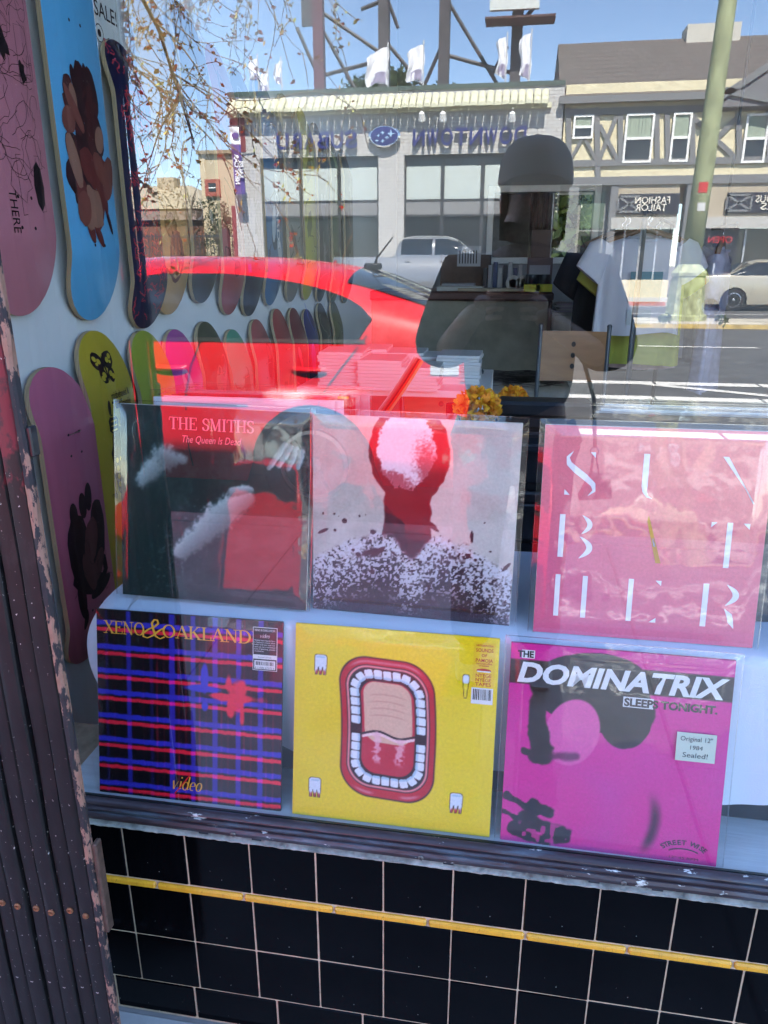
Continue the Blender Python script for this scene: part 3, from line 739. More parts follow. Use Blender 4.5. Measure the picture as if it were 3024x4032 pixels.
# flags along the parapet
m_flagp = PM('flag_cloth_mauve', (.30, .27, .38), .8, var=.3, scale=5)
flags = [(556, 125, 165, -1), (578, 150, 192, -1), (606, 130, 175, -1), (838, 100, 165, -1), (916, 95, 160, -1), (1095, 78, 150, -1), (1148, 70, 150, -1)]
for i, (u, v0, v1, sgn) in enumerate(flags):
    p0 = at(u, v0, 27.4); zb = ztop+.1
    fl = empty('flag', (p0.x, RY(27.4), zb), label=['white sales flag at the far left end of the showroom parapet', 'low drooping white flag second from the left on the parapet', 'slim white flag third along the parapet behind the branches', 'white flag flapping widest near the middle of the parapet', 'white and mauve flag right of the middle on the parapet', 'limp white flag beside the last billboard post', 'white flag at the far right end of the parapet'][i], cat='flag', group='flags along the showroom parapet')
    b = MB(); b.tube([(0, 0, -.1), (0, 0, p0.z-zb+.12)], .025, 6); link('pole', b.mesh('pole', PM('grey_pole', (.5, .5, .5), .4)), fl)
    hgt = (v1-v0)/1602*28.; wd = [.35, .35, .25, .75, .55, .3, .35][i]; b = MB()
    b.grid(lambda s, t: (sgn*wd*s+.05*math.sin(t*6+i), .09*math.sin(s*9+i+t*3)*s, (p0.z-zb)-hgt*(1-t)*(1-.25*s)-.45*wd*s*s-.02), 12, 10, 0)
    link('cloth', b.mesh('cloth', m_wcloth, 'all'), fl)
    b = MB(); b.grid(lambda s, t: (sgn*wd*(.1+.7*s), .09*math.sin((.1+.7*s)*9+i+t*.9)*(.1+.7*s)+.02, (p0.z-zb)-hgt*(.95-.3*t)*(1-.2*s)-.4*wd*s*s-.02), 10, 4)
    link('printed_band', b.mesh('printed_band', m_flagp, 'all'), fl)
# billboard frame on the roof
bb = empty('billboard', (-3.5, RY(31), ztop-.4), label='rooftop billboard on dark steel posts with diagonal braces', cat='billboard')
m_steel = PM('dark_steel', (.05, .045, .05), .6, var=.4, scale=3)
pz = fz(0, 900, 31)+3.2; px_ = [at(u, 150, 31).x for u in (690, 830, 960, 1112)]
for i, x in enumerate(px_):
    b = MB(); b.box(x-.2, x+.2, RY(31)-.2, RY(31)+.2, ztop-.4, pz-2); sp('post', b, PM('maroon_steel', (.10, .035, .05), .6) if i == 0 else m_steel, parent=bb)
zb_ = ztop-.3
for (u0, v0, u1, v1) in ((700, 70, 768, 195), (700, 30, 830, 120), (690, 165, 830, 128), (838, 95, 918, 190), (838, 0, 860, 60), (955, 100, 915, 190), (970, 120, 1112, 160), (968, 0, 1075, 185), (1060, 165, 1095, 100), (640, 60, 700, 195), (780, 20, 830, 0), (1112, 60, 1150, 20)):
    a, c = at(u0, v0, 31.2), at(u1, v1, 31.2); b = MB(); b.tube([(a.x, RY(31.2), a.z), (c.x, RY(31.2), c.z)], .075, 6); sp('brace', b, m_steel, parent=bb)
pa = at(640, 20, 30.6); pb = at(1170, 5, 30.6)
b = MB(); b.box(at(1058, 0, 30.6).x, at(1165, 0, 30.6).x, RY(30.7), RY(30.5), at(1100, 22, 30.6).z, pz+1.5); sp('panel', b, PM('billboard_face', (.55, .58, .55), .6), parent=bb)
b = MB(); b.box(at(645, 0, 31).x, at(686, 0, 31).x, RY(31.4), RY(31.25), at(680, 50, 31).z, pz+1); sp('back_panel', b, m_steel, parent=bb)
b = MB(); b.box(at(1050, 0, 30.2).x, at(1200, 30, 30.2).x, RY(30.8), RY(29.8), at(1180, 42, 30.2).z, at(1180, 37, 30.2).z); sp('catwalk', b, PM('rusty_walkway', (.09, .045, .04), .8, var=.4), parent=bb)

# ------------------------------------------------------------------ half-timbered building
tud = empty('half_timbered_building', (6.5, RY(YF)-5, .115), label='half timbered building with grey beams above a tailor shop', cat='building')
TX0, TX1 = SX1+.05, 13.5
m_cream = PM('cream_stucco', (.66, .59, .40), .9, var=.1, scale=7, bmp=1., bscale=3.2, bdist=.05)
m_beam = PM('grey_timber', (.16, .165, .17), .7, var=.12)
m_shing = brick_mat('roof_shingles', (.11, .095, .085), (.06, .055, .05)); m_shing.node_tree.nodes['Brick Texture'].inputs['Row Height'].default_value = .2
m_wwin = PM('white_sash', (.75, .75, .72), .5); m_awn = PM('tan_siding', (.40, .34, .25), .8, var=.1, scale=1, sx=(14, 1, 1))
te = fz(206, 1400); tb = fz(350, 1400); tc_ = fz(395, 1400); ts1 = fz(424, 1400); ts0 = fz(457, 1400); tsl = fz(470, 1400)
yt = yf-.02
b = MB(); b.box(TX0, TX1, yt-10, yt-.05, tc_, te+.4); sp('wall', b, m_cream, parent=tud)
def rect_at(u0, u1, v0, v1, Y=YF): return at(u0, (v0+v1)/2, Y).x, at(u1, (v0+v1)/2, Y).x, fz(v1, (u0+u1)/2, Y), fz(v0, (u0+u1)/2, Y)
rz = 2.6
b = MB(); b.add([(TX0-.2, yt+.25, te-.05), (TX1, yt+.25, te-.05), (TX1, yt-4.4, te+rz), (TX0-.2, yt-4.4, te+rz), (TX0-.2, yt-10.2, te-.15), (TX1, yt-10.2, te-.15)], [(0, 1, 2, 3), (3, 2, 5, 4), (0, 3, 4), (1, 5, 2), (0, 4, 5, 1)])
sp('roof', b, m_shing, parent=tud)
b = MB(); b.box(TX0-.22, TX1, yt+.2, yt+.28, te-.20, te+.0); sp('gutter', b, m_beam, parent=tud)
cx = at(1540, 100, 31).x; b = MB(); b.box(cx-.9, cx+.9, yt-5, yt-4, te+rz-.8, te+rz+.35); sp('chimney', b, PM('pale_chimney', (.5, .48, .42), .8), parent=tud)
# gable dormer at the right
gx0, gx1 = fx(1535, 230), fx(1535, 230)+4.6; gz0, gz1 = fz(235, 1560), fz(150, 1640)+.2
b = MB(); gm = (gx0+gx1)/2
b.prism([(gx0, gz0), (gx1, gz0), (gm+.5, gz1), (gm-.5, gz1)], lambda x, z: (x, yt-3, z), lambda x, z: (x, yt+.35, z)); gb = sp('gable', b, PM('grey_stucco', (.16, .16, .17), .9), parent=tud)
b = MB()
def beam(p, q, wd=.16, y0=0., y1=.05):
    p, q = Vector((p[0], 0, p[1])), Vector((q[0], 0, q[1])); d = (q-p).normalized(); nn = Vector((-d.z, 0, d.x))*wd/2
    vs = [(*(a).xz,) for a in (p-nn, q-nn, q+nn, p+nn)]
    b.prism([(v[0], v[1]) for v in vs], lambda x, z: (x, yt+y0, z), lambda x, z: (x, yt+y1, z))
Y0g, Y1g = .35, .42
for p, q in (((gx0-.2, gz0), (gm-.5, gz1+.05)), ((gm-.5, gz1), (gm+.5, gz1)), ((gm, gz0+.3), (gm, gz1)), ((gx0+.3, gz0+.45), (gm, gz0+.02)), ((gx1-.3, gz0+.45), (gm, gz0+.02)), ((gx1+.2, gz0), (gm+.5, gz1+.05))):
    b2 = b; b = MB(); beam(p, q, .2, Y0g, Y1g); sp('beam', b, m_beam, parent=tud)
def tbeam(u0, v0, u1, v1, wd=.16):
    global b
    p, q = at(u0, v0, YF), at(u1, v1, YF); b = MB(); beam((p.x, p.z), (q.x, q.z), wd, -.06, .02+.004*rnd.random()); sp('beam', b, m_beam, parent=tud)
xr_ = fx(1659, 355)+3
for (z, h) in ((tb, .2), (tc_+.08, .26), (te-.42, .2)):
    b = MB(); b.box(TX0, TX1, yt-.06, yt+.03, z-h/2, z+h/2); sp('beam', b, m_beam, parent=tud)
for u in (1228, 1288, 1338, 1418, 1442, 1497, 1595, 1660):
    tbeam(u, 232, u+2, 350, .17)
for u in (1290, 1530): tbeam(u, 355, u+1, 388, .17)
tbeam(1497, 250, 1595, 348, .15); tbeam(1595, 250, 1503, 348, .15)
tbeam(1292, 348, 1330, 250, .13); tbeam(1334, 348, 1294, 270, .13)
tbeam(1232, 345, 1258, 298, .1); tbeam(1286, 345, 1262, 298, .1)
for (u0, u1, v0, v1) in ((1238, 1281, 248, 300), (1347, 1410, 245, 352), (1451, 1493, 243, 350), (1606, 1656, 245, 352)):
    x0, x1, z0, z1 = rect_at(u0, u1, v0, v1)
    if x1-x0 < .5: x1 = x0+.8
    b = MB()
    for (a, c, e, g) in ((x0, x0+.07, z0, z1), (x1-.07, x1, z0, z1), (x0+.07, x1-.07, z0, z0+.07), (x0+.07, x1-.07, z1-.07, z1), (x0+.07, x1-.07, (z0+z1)/2-.04, (z0+z1)/2+.04)): b.box(a, c, yt-.02, yt+.05, e, g)
    wo_ = sp('window', b, m_wwin, parent=tud)
    b = MB(); b.box(x0+.05, x1-.05, yt-.03, yt-.005, z0+.05, z1-.05); o = link('pane', b.mesh('pane', m_dglass)); o.parent = wo_
    b = MB(); b.grid(lambda s, t: (x0+.08+(x1-x0-.16)*s, yt-.002+.004*math.sin(s*50), z0+.08+(z1-z0-.16)*(.5+.5*t)), 30, 1); o = link('curtain', b.mesh('curtain', PM('green_curtain', (.3, .36, .28), .8))); o.parent = wo_
b = MB()
for (x0, x1) in ((TX0, fx(1240, 560)), (fx(1305, 560), fx(1322, 560)), (fx(1468, 560), fx(1505, 560)), (TX1-.6, TX1)): b.bbox(x0, x1, yt-.5, yt, .115, tc_-.05, .02)
sp('pier', b, m_beam, parent=tud)
for (ua, ub, s1, s2, xa_, xb_, xc_) in ((1322, 1468, 'FASHION', 'TAILOR', (1447, 1370), (1441, 1372), None), (1505, 1750, 'OUS', 'LS', (1668, 1629), (1670, 1642), None)):
    x0, x1 = fx(ua, 440), fx(ub, 440)
    b = MB(); b.box(x0, x1, yt-.12, yt-.04, ts0-.25, tc_-.05); sp('transom', b, m_awn, parent=tud)
    sx0 = fx(1335 if ua < 1400 else 1568, 440); sx1 = fx(1476, 440)-.1 if ua < 1400 else x1
    b = MB(); b.bbox(sx0, sx1, yt-.03, yt+.03, ts0-.08, ts1+.08, .01); sg = sp('sign_board', b, PM('navy_sign', (.02, .022, .035), .5), parent=tud)
    h = (ts1-ts0)*.46
    for s_, (uR, uL), zz in ((s1, xa_, ts0+h*1.12), (s2, xb_, ts0+.02)):
        street_text(s_, fx(uR, 440), fx(uL, 440), zz, h, PM('cream_letters', (.7, .66, .56), .6), 'sign_letters', .03, y=yt, parent=tud, off=.06, bold=.012)
    b = MB()
    q0 = sx0-.02 if ua < 1400 else fx(1568, 440); q1 = q0+.75
    for (p, q) in (((q0, ts0), (q1, ts0)), ((q0, ts1), (q1, ts1)), ((q0, ts0), (q0, ts1)), ((q1, ts0), (q1, ts1)), ((q0, ts0), (q1, ts1)), ((q0, ts1), (q1, ts0))): beam(p, q, .07, .031+.001*rnd.random(), .05)
    sp('lattice', b, m_beam, parent=tud)
    b = MB(); b.box(x0, x1, yt-.1, yt+.05, tsl-.35, tsl); sp('lintel', b, PM('pale_grey_trim', (.42, .41, .38), .6), parent=tud)
    b = MB(); b.box(x0, x1, yt-.5, yt-.4, .7, tsl-.35); sp('shop_window', b, m_dglass, parent=tud)
    b = MB(); b.box(x0, x1, yt-.42, yt-.2, .115, .7); sp('stall_riser', b, PM('cream_riser', (.6, .52, .34), .7), parent=tud)
    for k in range(1, 4):
        xx = x0+(x1-x0)*k/4; b = MB(); b.box(xx-.03, xx+.03, yt-.395, yt-.33, .7, tsl-.35); sp('mullion', b, PM('steel_mullion', (.45, .45, .45), .4, .5), parent=tud)
dx0, dx1 = fx(1240, 560)+.002, fx(1305, 560)-.002
b = MB(); b.box(dx0, dx1, yt-.45, yt-.38, .115, tc_-.06); sp('door_surround', b, PM('grey_door_wall', (.28, .28, .27), .7), parent=tud)
b = MB(); b.box(dx0+.12, dx1-.12, yt-.37, yt-.33, .13, 2.3); dr__ = sp('door', b, PM('dark_door', (.05, .055, .05), .5), parent=tud)
b = MB(); b.box(dx0+.2, dx1-.2, yt-.325, yt-.315, .9, 2.15); o = link('pane', b.mesh('pane', m_dglass)); o.parent = dr__
b = MB(); b.box(dx0+.12, dx1-.12, yt-.37, yt-.34, 2.4, tc_-.2); sp('transom_light', b, PM('green_grey_glass', (.10, .14, .10), .2), parent=tud)
# neon open sign
p = at(1562, 517, 26.9)
m_neon, nt0, bn = newmat('red_neon'); bn.inputs['Base Color'].default_value = (.5, .02, .03, 1); bn.inputs['Emission Color'].default_value = (1, .05, .08, 1); bn.inputs['Emission Strength'].default_value = .35
ns = empty('open_sign', (p.x, RY(27.35), p.z), label='red neon open sign in the window beyond the lamp post', cat='neon sign')
b = MB(); b.box(-.55, .55, -.03, 0, -.75, .95); link('backing_board', b.mesh('backing_board', PM('dark_notice', (.02, .02, .028), .4)), ns)
me = textmesh('OPEN', .30, extrude=.01); me.materials.clear(); me.materials.append(m_neon); o = link('lettering', me, ns); o.rotation_euler = (PI/2, 0, PI); o.location = (0, .02, -.1)
b = MB(); b.tube([(-.5, .02, .55), (-.5, .02, .42), (.5, .02, .42), (.5, .02, .55)], .018, 6); link('tube', b.mesh('tube', PM('green_tube', (.25, .6, .45), .4)), ns)

# ------------------------------------------------------------------ lamp post on the island
m_pole = PM('mossy_green_paint', (.30, .33, .18), .7, var=.3, scale=5, bmp=.4, sx=(1, 1, .4))
pb_ = at(1482, 690, 16.7); post = empty('lamp_post', (pb_.x-.06, RY(16.65), .09), label='pale green street lamp post with a bulky flaking base', cat='lamp post')
ptop = at(1540, 0, 16.65); dx = (ptop.x-pb_.x-.1)
b = MB()
b.lathe([(.46, 0), (.46, .1), (.40, .12), (.37, .5), (.34, .9), (.36, .92), (.36, .98), (.26, 1.1), (.22, 1.15)], 8); link('base', b.mesh('base', PM('flaking_green_paint', (.34, .36, .20), .8, var=.45, scale=8, bmp=.8, bscale=14)), post)
b = MB(); b.tube([(0, 0, 1.1), (.05, 0, 3), (.1, 0, 6.5), (.14, 0, 9)], [.2, .185, .16, .13], 14); link('shaft', b.mesh('shaft', m_pole, 'all'), post)
b = MB(); b.tube([(.14, 0, 8.9), (.14, 1.2, 9.4), (.14, 2.4, 9.45)], .06, 8); link('arm', b.mesh('arm', m_pole, 'all'), post)
b = MB(); b.lathe([(.05, 0), (.2, .04), (.24, .12), (.1, .22)], 12, 0, Matrix.Translation((.14, 2.5, 9.35))); link('lamp_head', b.mesh('lamp_head', m_pole), post)
for (zz, c, hh) in ((2.55, (.55, .05, .05), .2), (2.2, (.6, .6, .58), .16)):
    b = MB(); b.grid(lambda s, t: (.045+.192*math.sin(-.5+.9*s), .192*math.cos(-.5+.9*s), zz+hh*t), 8, 1); link('sticker', b.mesh('sticker', FM(c)), post)
for i_, (dx_, sz_) in enumerate(((-.5, .2), (.62, .28))):
    o = leaf_cloud('weed', 60, (post.location.x+dx_, RY(16.05), .12, .12, .06, .1), .05, m_leaf, seed=20+i_); tag(o, ['weeds at the left foot of the lamp post', 'weeds at the right foot of the lamp post'][i_], 'weed')
# ------------------------------------------------------------------ vehicles
m_glass_car = PM('tinted_car_glass', (.012, .015, .018), .04, var=.2, scale=2, spec=.8)
m_tyre = PM('tyre_rubber', (.015, .015, .016), .85, bmp=.3, bscale=80)
m_alloy = PM('alloy', (.55, .55, .56), .28, .9)
m_seam = PM('panel_gap', (.01, .006, .007), .8)
m_trim = PM('black_trim', (.012, .012, .013), .45)
def carpaint(name, c, metal=0., rough=.3):
    m, nt, b = newmat(name); f = noise(nt, 1.5, 3)
    nt.links.new(ramp(nt, f, [(.3, tuple(x*.94 for x in c)), (.7, c)]), b.inputs['Base Color'])
    b.inputs['Metallic'].default_value = metal; b.inputs['Roughness'].default_value = rough
    b.inputs['Coat Weight'].default_value = 1.; b.inputs['Coat Roughness'].default_value = .04
    return m
def smooth_interp(pts):
    xs = [p[0] for p in pts]; zs = [p[1] for p in pts]; n = len(xs)
    d = [(zs[i+1]-zs[i])/(xs[i+1]-xs[i]) for i in range(n-1)]
    mt = [d[0]]+[0 if d[i-1]*d[i] <= 0 else 2*d[i-1]*d[i]/(d[i-1]+d[i]) for i in range(1, n-1)]+[d[-1]]
    def f(x):
        if x <= xs[0]: return zs[0]
        if x >= xs[-1]: return zs[-1]
        i = max(k for k in range(n) if xs[k] <= x); i = min(i, n-2)
        h = xs[i+1]-xs[i]; t = (x-xs[i])/h
        return (2*t**3-3*t*t+1)*zs[i]+(t**3-2*t*t+t)*h*mt[i]+(-2*t**3+3*t*t)*zs[i+1]+(t**3-t*t)*h*mt[i+1]
    return f
def make_car(name, label, cat, paint, L, W, top, belt, zb, side_windows, axles, wr, loc, flip=1, end_windows=(), handles=(), seams=(), lamps=(), tumble=.17, group=None, stations=64, pexp=5.):
    """local +x runs along the mirror picture's right; +y is the side towards the shop"""
    root = empty(name, loc, label=label, cat=cat, group=group)
    tf = smooth_interp(top); hL = L/2
    def wp(x): q = abs(x)/hL; return W*(1-.10*q**4)*(1-max(0, (q-.9)/.1)**2*.22)
    def side(x, z):
        zt = tf(x); w0 = wp(x); zbelt = min(belt, zt-.02)
        if z <= zbelt: return w0*(1-.055*((z-.62)/.45)**2)
        wb = w0*(1-.055*((zbelt-.62)/.45)**2); t = min(1, (z-zbelt)/(zt-zbelt)); k = min(1., (zt-zbelt)/.4)
        return wb*(1-tumble*t*k)*max(0, 1-t**pexp)**.5
    lv = [i/6 for i in range(7)]; up = [.12, .25, .4, .55, .7, .8, .88, .94, .975, .993, 1.]
    b = MB()
    def sec(x):
        zt = tf(x); zbelt = min(belt, zt-.02); zs = [zb+(zbelt-zb)*a for a in lv]+[zbelt+(zt-zbelt)*a for a in up]
        P = [(x, side(x, z), z) for z in zs]
        return P+[(p[0], -p[1], p[2]) for p in P[-2::-1]]
    def lift(x, z):                                   # wheel arches cut into the sill
        for ax in axles:
            d = abs(x-ax); ra = wr*1.13
            if d < ra: return max(z, math.sqrt(ra*ra-d*d)+wr*.98)
        return z
    xs = sorted(set([-hL+L*i/stations for i in range(stations+1)]+[p[0] for p in top]+[a+s*wr*1.13*c for a in axles for s in (-1, 1) for c in (.999, .97, .88, .7, .45, .2)]+list(axles)))
    vs = []; ns = None
    for x in xs:
        P = sec(x)
        q = []
        for (a, y, z) in P:
            zz = lift(x, z) if z < .75 and abs(y) > W*.6 else z
            q.append((a, (abs(side(x, zz)) if zz != z else abs(y))*(1 if y > 0 else -1) if zz != z else y, zz))
        ns = len(q); vs += q
    fs = [(i*ns+j, i*ns+j+1, (i+1)*ns+j+1, (i+1)*ns+j) for i in range(len(xs)-1) for j in range(ns-1)]
    fs += [tuple(range(ns)), tuple((len(xs)-1)*ns+j for j in range(ns))[::-1]]
    b.add(vs, fs)
    body = link('body', b.mesh('body', paint, smooth=True), root)
    b = MB(); b.box(-hL*.93, hL*.93, -W*.86, W*.86, zb+.02, zb+.12); link('underbody', b.mesh('underbody', m_trim), root)
    def patch(nm, fn, nu, nv, mat, parent=None):
        for sgn in (1, -1):
            b = MB(); b.grid(lambda s, t: fn(s, t, sgn), nu, nv); link(nm, b.mesh(nm, mat, 'all'), parent or root)
    for (x0, x1, lo, hi) in side_windows:
        def fn(s, t, sgn):
            x = x0+(x1-x0)*s; z = lo(x)+(hi(x)-lo(x))*t; return (x, sgn*(side(x, z)+.005), z)
        patch('side_window', fn, 26, 8, m_glass_car)
    for (x0, x1, t0) in end_windows:
        b = MB()
        def fe(s, t):
            x = x0+(x1-x0)*t; q = 1-(1-t0)*abs(2*s-1)**1.5 if True else 0; zt = tf(x); zbelt = min(belt, zt-.02); z = zbelt+(zt-zbelt)*q
            return (x, (1 if s > .5 else -1)*side(x, z) if abs(s-.5) > 1e-6 else 0, z+.007)
        b.grid(fe, 24, 10); link('end_window', b.mesh('end_window', m_glass_car, 'all'), root)
    for (x, z, wd) in handles:
        b = MB(); b.grid(lambda s, t: (x-wd/2+wd*s, side(x, z)+.004+.028*math.sin(PI*s)**.5*math.sin(PI*t), z-.018+.036*t), 12, 6); h = link('door_handle', b.mesh('door_handle', paint, 'all'), root)
        b = MB(); b.grid(lambda s, t: (x+wd*.5*1.05*(t)*math.cos(2*PI*s), side(x, z)+.0035, z-.012+.032*t*math.sin(2*PI*s)), 20, 2); o = link('handle_recess', b.mesh('handle_recess', m_seam), h)
    for pts in seams:
        b = MB(); v, f = ribbon(pts, lambda dx, dy, t: .009); b.add([(p[0], side(p[0], p[1])+.003, p[1]) for p in v], f); link('door_seam', b.mesh('door_seam', m_seam), root)
    for (x0, x1, z0, z1, mat, nm) in lamps:
        patch(nm, lambda s, t, sgn: (x0+(x1-x0)*s, sgn*(side(x0+(x1-x0)*s, z0+(z1-z0)*t)+.006), z0+(z1-z0)*t), 8, 5, mat)
    for ax in axles:
        for sgn in (1, -1):
            b = MB(); Mw = Matrix.Translation((ax, sgn*(W-.13), wr)) @ Matrix.Rotation(-sgn*PI/2, 4, 'X')
            b.lathe([(wr*.62, -.1), (wr*.97, -.1), (wr, -.07), (wr, .07), (wr*.96, .105), (wr*.7, .112), (wr*.64, .09)], 28, 0, Mw); wh = link('wheel', b.mesh('wheel', m_tyre, True), root)
            b = MB(); b.lathe([(wr*.64, -.09), (wr*.64, .1), (wr*.58, .105), (wr*.56, .05), (wr*.1, .03)], 28, 0, Mw)
            for k in range(6):
                g = PI*k/3; Mk = Mw @ Matrix.Rotation(g, 4, 'Z'); b.bbox(wr*.08, wr*.6, -wr*.09, wr*.09, .05, .09, .01, 0, Mk)
            b.lathe([(wr*.14, .05), (wr*.14, .1), (wr*.08, .11)], 12, 0, Mw); link('rim', b.mesh('rim', m_alloy, True), wh)
    return root, side, tf
m_red = carpaint('bright_red_car_paint', (.66, .004, .014), 0., .4); m_red.node_tree.nodes['Principled BSDF'].inputs['Coat Weight'].default_value = .45; m_red.node_tree.nodes['Principled BSDF'].inputs['Specular IOR Level'].default_value = .25
m_tail = PM('red_lamp', (.4, .01, .01), .1, coat=1.); m_clear = PM('clear_lamp', (.7, .7, .7), .08, .3, coat=1.); m_amber = PM('amber_lamp', (.7, .2, .02), .1)
# red hatchback at the near kerb, window outline measured in the mirror picture
RCX, RCY, RCZ = -1.84, 3.92, -.125
def rl(u, v, Y=3.05): p = at(u, v, Y); return p.x-RCX, p.z-RCZ
lo_z = rl(600, 732)[1]
up_pts = sorted([rl(150, 640), rl(235, 605), rl(320, 592), rl(430, 592), rl(560, 604), rl(640, 618), rl(720, 640), rl(775, 668), rl(797, 692)])
up_pts[-1] = (up_pts[-1][0], up_pts[-1][1]); xe = rl(785, 726)[0]
uf = smooth_interp(up_pts)
xend = up_pts[-1][0]
def lo_f(x):
    q = max(0, (x-xe)/(xend-xe+1e-6)); return lo_z+(uf(xend)-lo_z)*min(1, q)**1.2*.98
red, rside, rtf = make_car('hatchback', 'bright red hatchback parked at the near kerb seen mirrored in the window', 'car', m_red, 4.7, .88,
    [(-2.35, .62), (-2.2, .80), (-1.4, .97), (-1.05, 1.03), (-.3, 1.40), (.3, 1.452), (.9, 1.446), (1.25, 1.418), (1.55, 1.372), (1.8, 1.29), (2.0, 1.215), (2.2, 1.115), (2.3, 1.0), (2.35, .62)], .99, .2,
    [(up_pts[0][0], xend, lo_f, uf)], (-1.32, 1.36), .315, (RCX, RY(RCY), RCZ), end_windows=((1.52, 2.12, .80), (-1.0, -.36, .80)),
    handles=[(*rl(665, 800), .2), (*rl(368, 795), .2)],
    seams=[[rl(788, 728), rl(760, 765), rl(715, 825), rl(690, 862), (rl(672, 890)[0], .42), (rl(660, 890)[0], .3)], [rl(430, 738), rl(412, 790), rl(402, 860), (rl(402, 860)[0]-.01, .4), (rl(402, 860)[0], .28)]],
    lamps=[(2.18, 2.32, .80, .92, m_tail, 'tail_light'), (2.02, 2.17, .84, .92, m_clear, 'lamp_lens')])
b = MB(); p0 = at(803, 578, 3.85); b.tube([(p0.x-RCX, 0, 1.36), (p0.x-RCX+.02, 0, 1.44), (p0.x-RCX+.12, 0, 1.56)], [.02, .006, .004], 8); b.bbox(p0.x-RCX-.06, p0.x-RCX+.05, -.025, .025, 1.37, 1.41, .01); link('aerial', b.mesh('aerial', m_trim, True), red)
xa = [up_pts[0][0], xend]
b = MB(); v, f = ribbon([(xa[0]+(xe-xa[0])*i/20, lo_z-.012) for i in range(21)], lambda a, c, t: .02); b.add([(p[0], rside(p[0], p[1])+.006, p[1]) for p in v], f); link('window_trim', b.mesh('window_trim', m_trim), red)
b = MB(); zz = rl(600, 880)[1]; b.grid(lambda s, t: (-1.0+2.0*s, rside(-1.0+2.0*s, zz+.05*t)+.012*math.sin(PI*t)**.5, zz+.05*t), 20, 5); link('side_moulding', b.mesh('side_moulding', m_red, 'all'), red)
# champagne sedan at the far kerb
p0 = at(1505, 610, 22.3); sL = 4.75; scx = p0.x+sL/2; szc = -.055
def slc(u, v): p = at(u, v, 22.35); return p.x-scx, p.z-szc
m_champ = carpaint('champagne_car_paint', (.52, .47, .36), .35, .35)
sw = smooth_interp(sorted([slc(1575, 592), slc(1588, 580), slc(1606, 569), slc(1640, 566), slc(1680, 567), (1.1, 1.3), (1.35, 1.05)]))
sed = make_car('sedan', 'champagne sedan parked across the street beyond the lamp post', 'car', m_champ, sL, .88,
    [(-2.375, .6), (-2.33, .93), (-1.9, 1.0), (-1.55, 1.04), (-.95, 1.34), (-.5, 1.42), (.4, 1.42), (.8, 1.32), (1.25, 1.04), (2.1, .88), (2.3, .76), (2.375, .58)], .96, .2,
    [(slc(1577, 592)[0], -.02, lambda x: .985, sw), (.05, 1.2, lambda x: .985, sw)], (-1.33, 1.4), .315, (scx, RY(22.3+.88), szc), end_windows=((-1.5, -.95, .84), (.7, 1.2, .84)),
    handles=[(-.35, .88, .18), (.75, .88, .18)], seams=[[(.02, .98), (.0, .3)], [(-.95, .97), (-.85, .7), (-.9, .45)]], lamps=[(-2.32, -2.12, .74, .92, m_tail, 'tail_light'), (2.1, 2.3, .66, .78, m_clear, 'headlight')])[0]
# silver pickup in the far lane
p0 = at(712, 545, 21.5); tL = 5.8; tcx = p0.x+tL/2; tzc = -.055
m_silver = carpaint('silver_car_paint', (.30, .31, .32), .5, .3)
tw = lambda x: 1.98-max(0, (x-.55)/.62)**2*.42
pk = make_car('pickup_truck', 'silver crew cab pickup truck passing in front of the white showroom', 'pickup', m_silver, tL, .98,
    [(-2.9, .8), (-2.87, 1.50), (-1.12, 1.51), (-1.04, 1.53), (-.94, 1.90), (-.8, 2.03), (-.45, 2.09), (.4, 2.085), (.75, 2.0), (1.35, 1.58), (1.5, 1.48), (2.6, 1.32), (2.83, 1.1), (2.9, .7)], 1.44, .50,
    [(-.82, .1, lambda x: 1.55, tw), (.18, 1.05, lambda x: 1.55, tw)], (-1.75, 1.75), .43, (tcx, RY(21.5+.98), tzc), end_windows=((.82, 1.33, .85),),
    handles=[(-.6, 1.36, .2), (.42, 1.36, .2)], seams=[[(-1.02, 1.5), (-1.02, .55)], [(.14, 1.96), (.14, .55)], [(1.1, 1.5), (1.05, .55)]], lamps=[(-2.88, -2.74, 1.1, 1.4, m_tail, 'tail_light'), (2.55, 2.78, .85, 1.05, m_clear, 'headlight')], tumble=.12)[0]
for sgn in (1, -1):
    b = MB(); b.bbox(.98, 1.16, sgn*.95, sgn*1.2, 1.5, 1.75, .03); link('wing_mirror', b.mesh('wing_mirror', m_silver, True), pk)
# dark cars in the lot at the left
for i, (u0, Y, ps, lb) in enumerate(((285, 33., (.03, .035, .05), 'dark blue car nearest the edge in the lot by the fence'), (395, 36., (.10, .10, .10), 'grey car in the lot below the red brown tree'), (430, 31.5, (.05, .055, .06), 'dark hatch backed car beside the showroom corner'))):
    p = at(u0, 545, Y)
    make_car('parked_car', lb, 'car', carpaint('lot_paint_%d' % i, ps, .3, .3), 4.3, .88, [(-2.15, .6), (-2.1, .9), (-1.2, 1.02), (-.8, 1.08), (-.2, 1.5), (.5, 1.58), (1.5, 1.5), (1.95, 1.1), (2.12, .95), (2.15, .6)], 1.0, .22,
        [(-.55, 1.55, lambda x: 1.05, lambda x: 1.42-.25*max(0, -(x)/.55)**1.5)], (-1.3, 1.35), .33, (p.x+1.4, RY(Y), .0), end_windows=((-.75, -.25, .84), (1.55, 1.9, .8)), group='cars in the lot beside the showroom', stations=36, lamps=[(-2.12, -1.95, .7, .85, m_clear, 'headlight')])

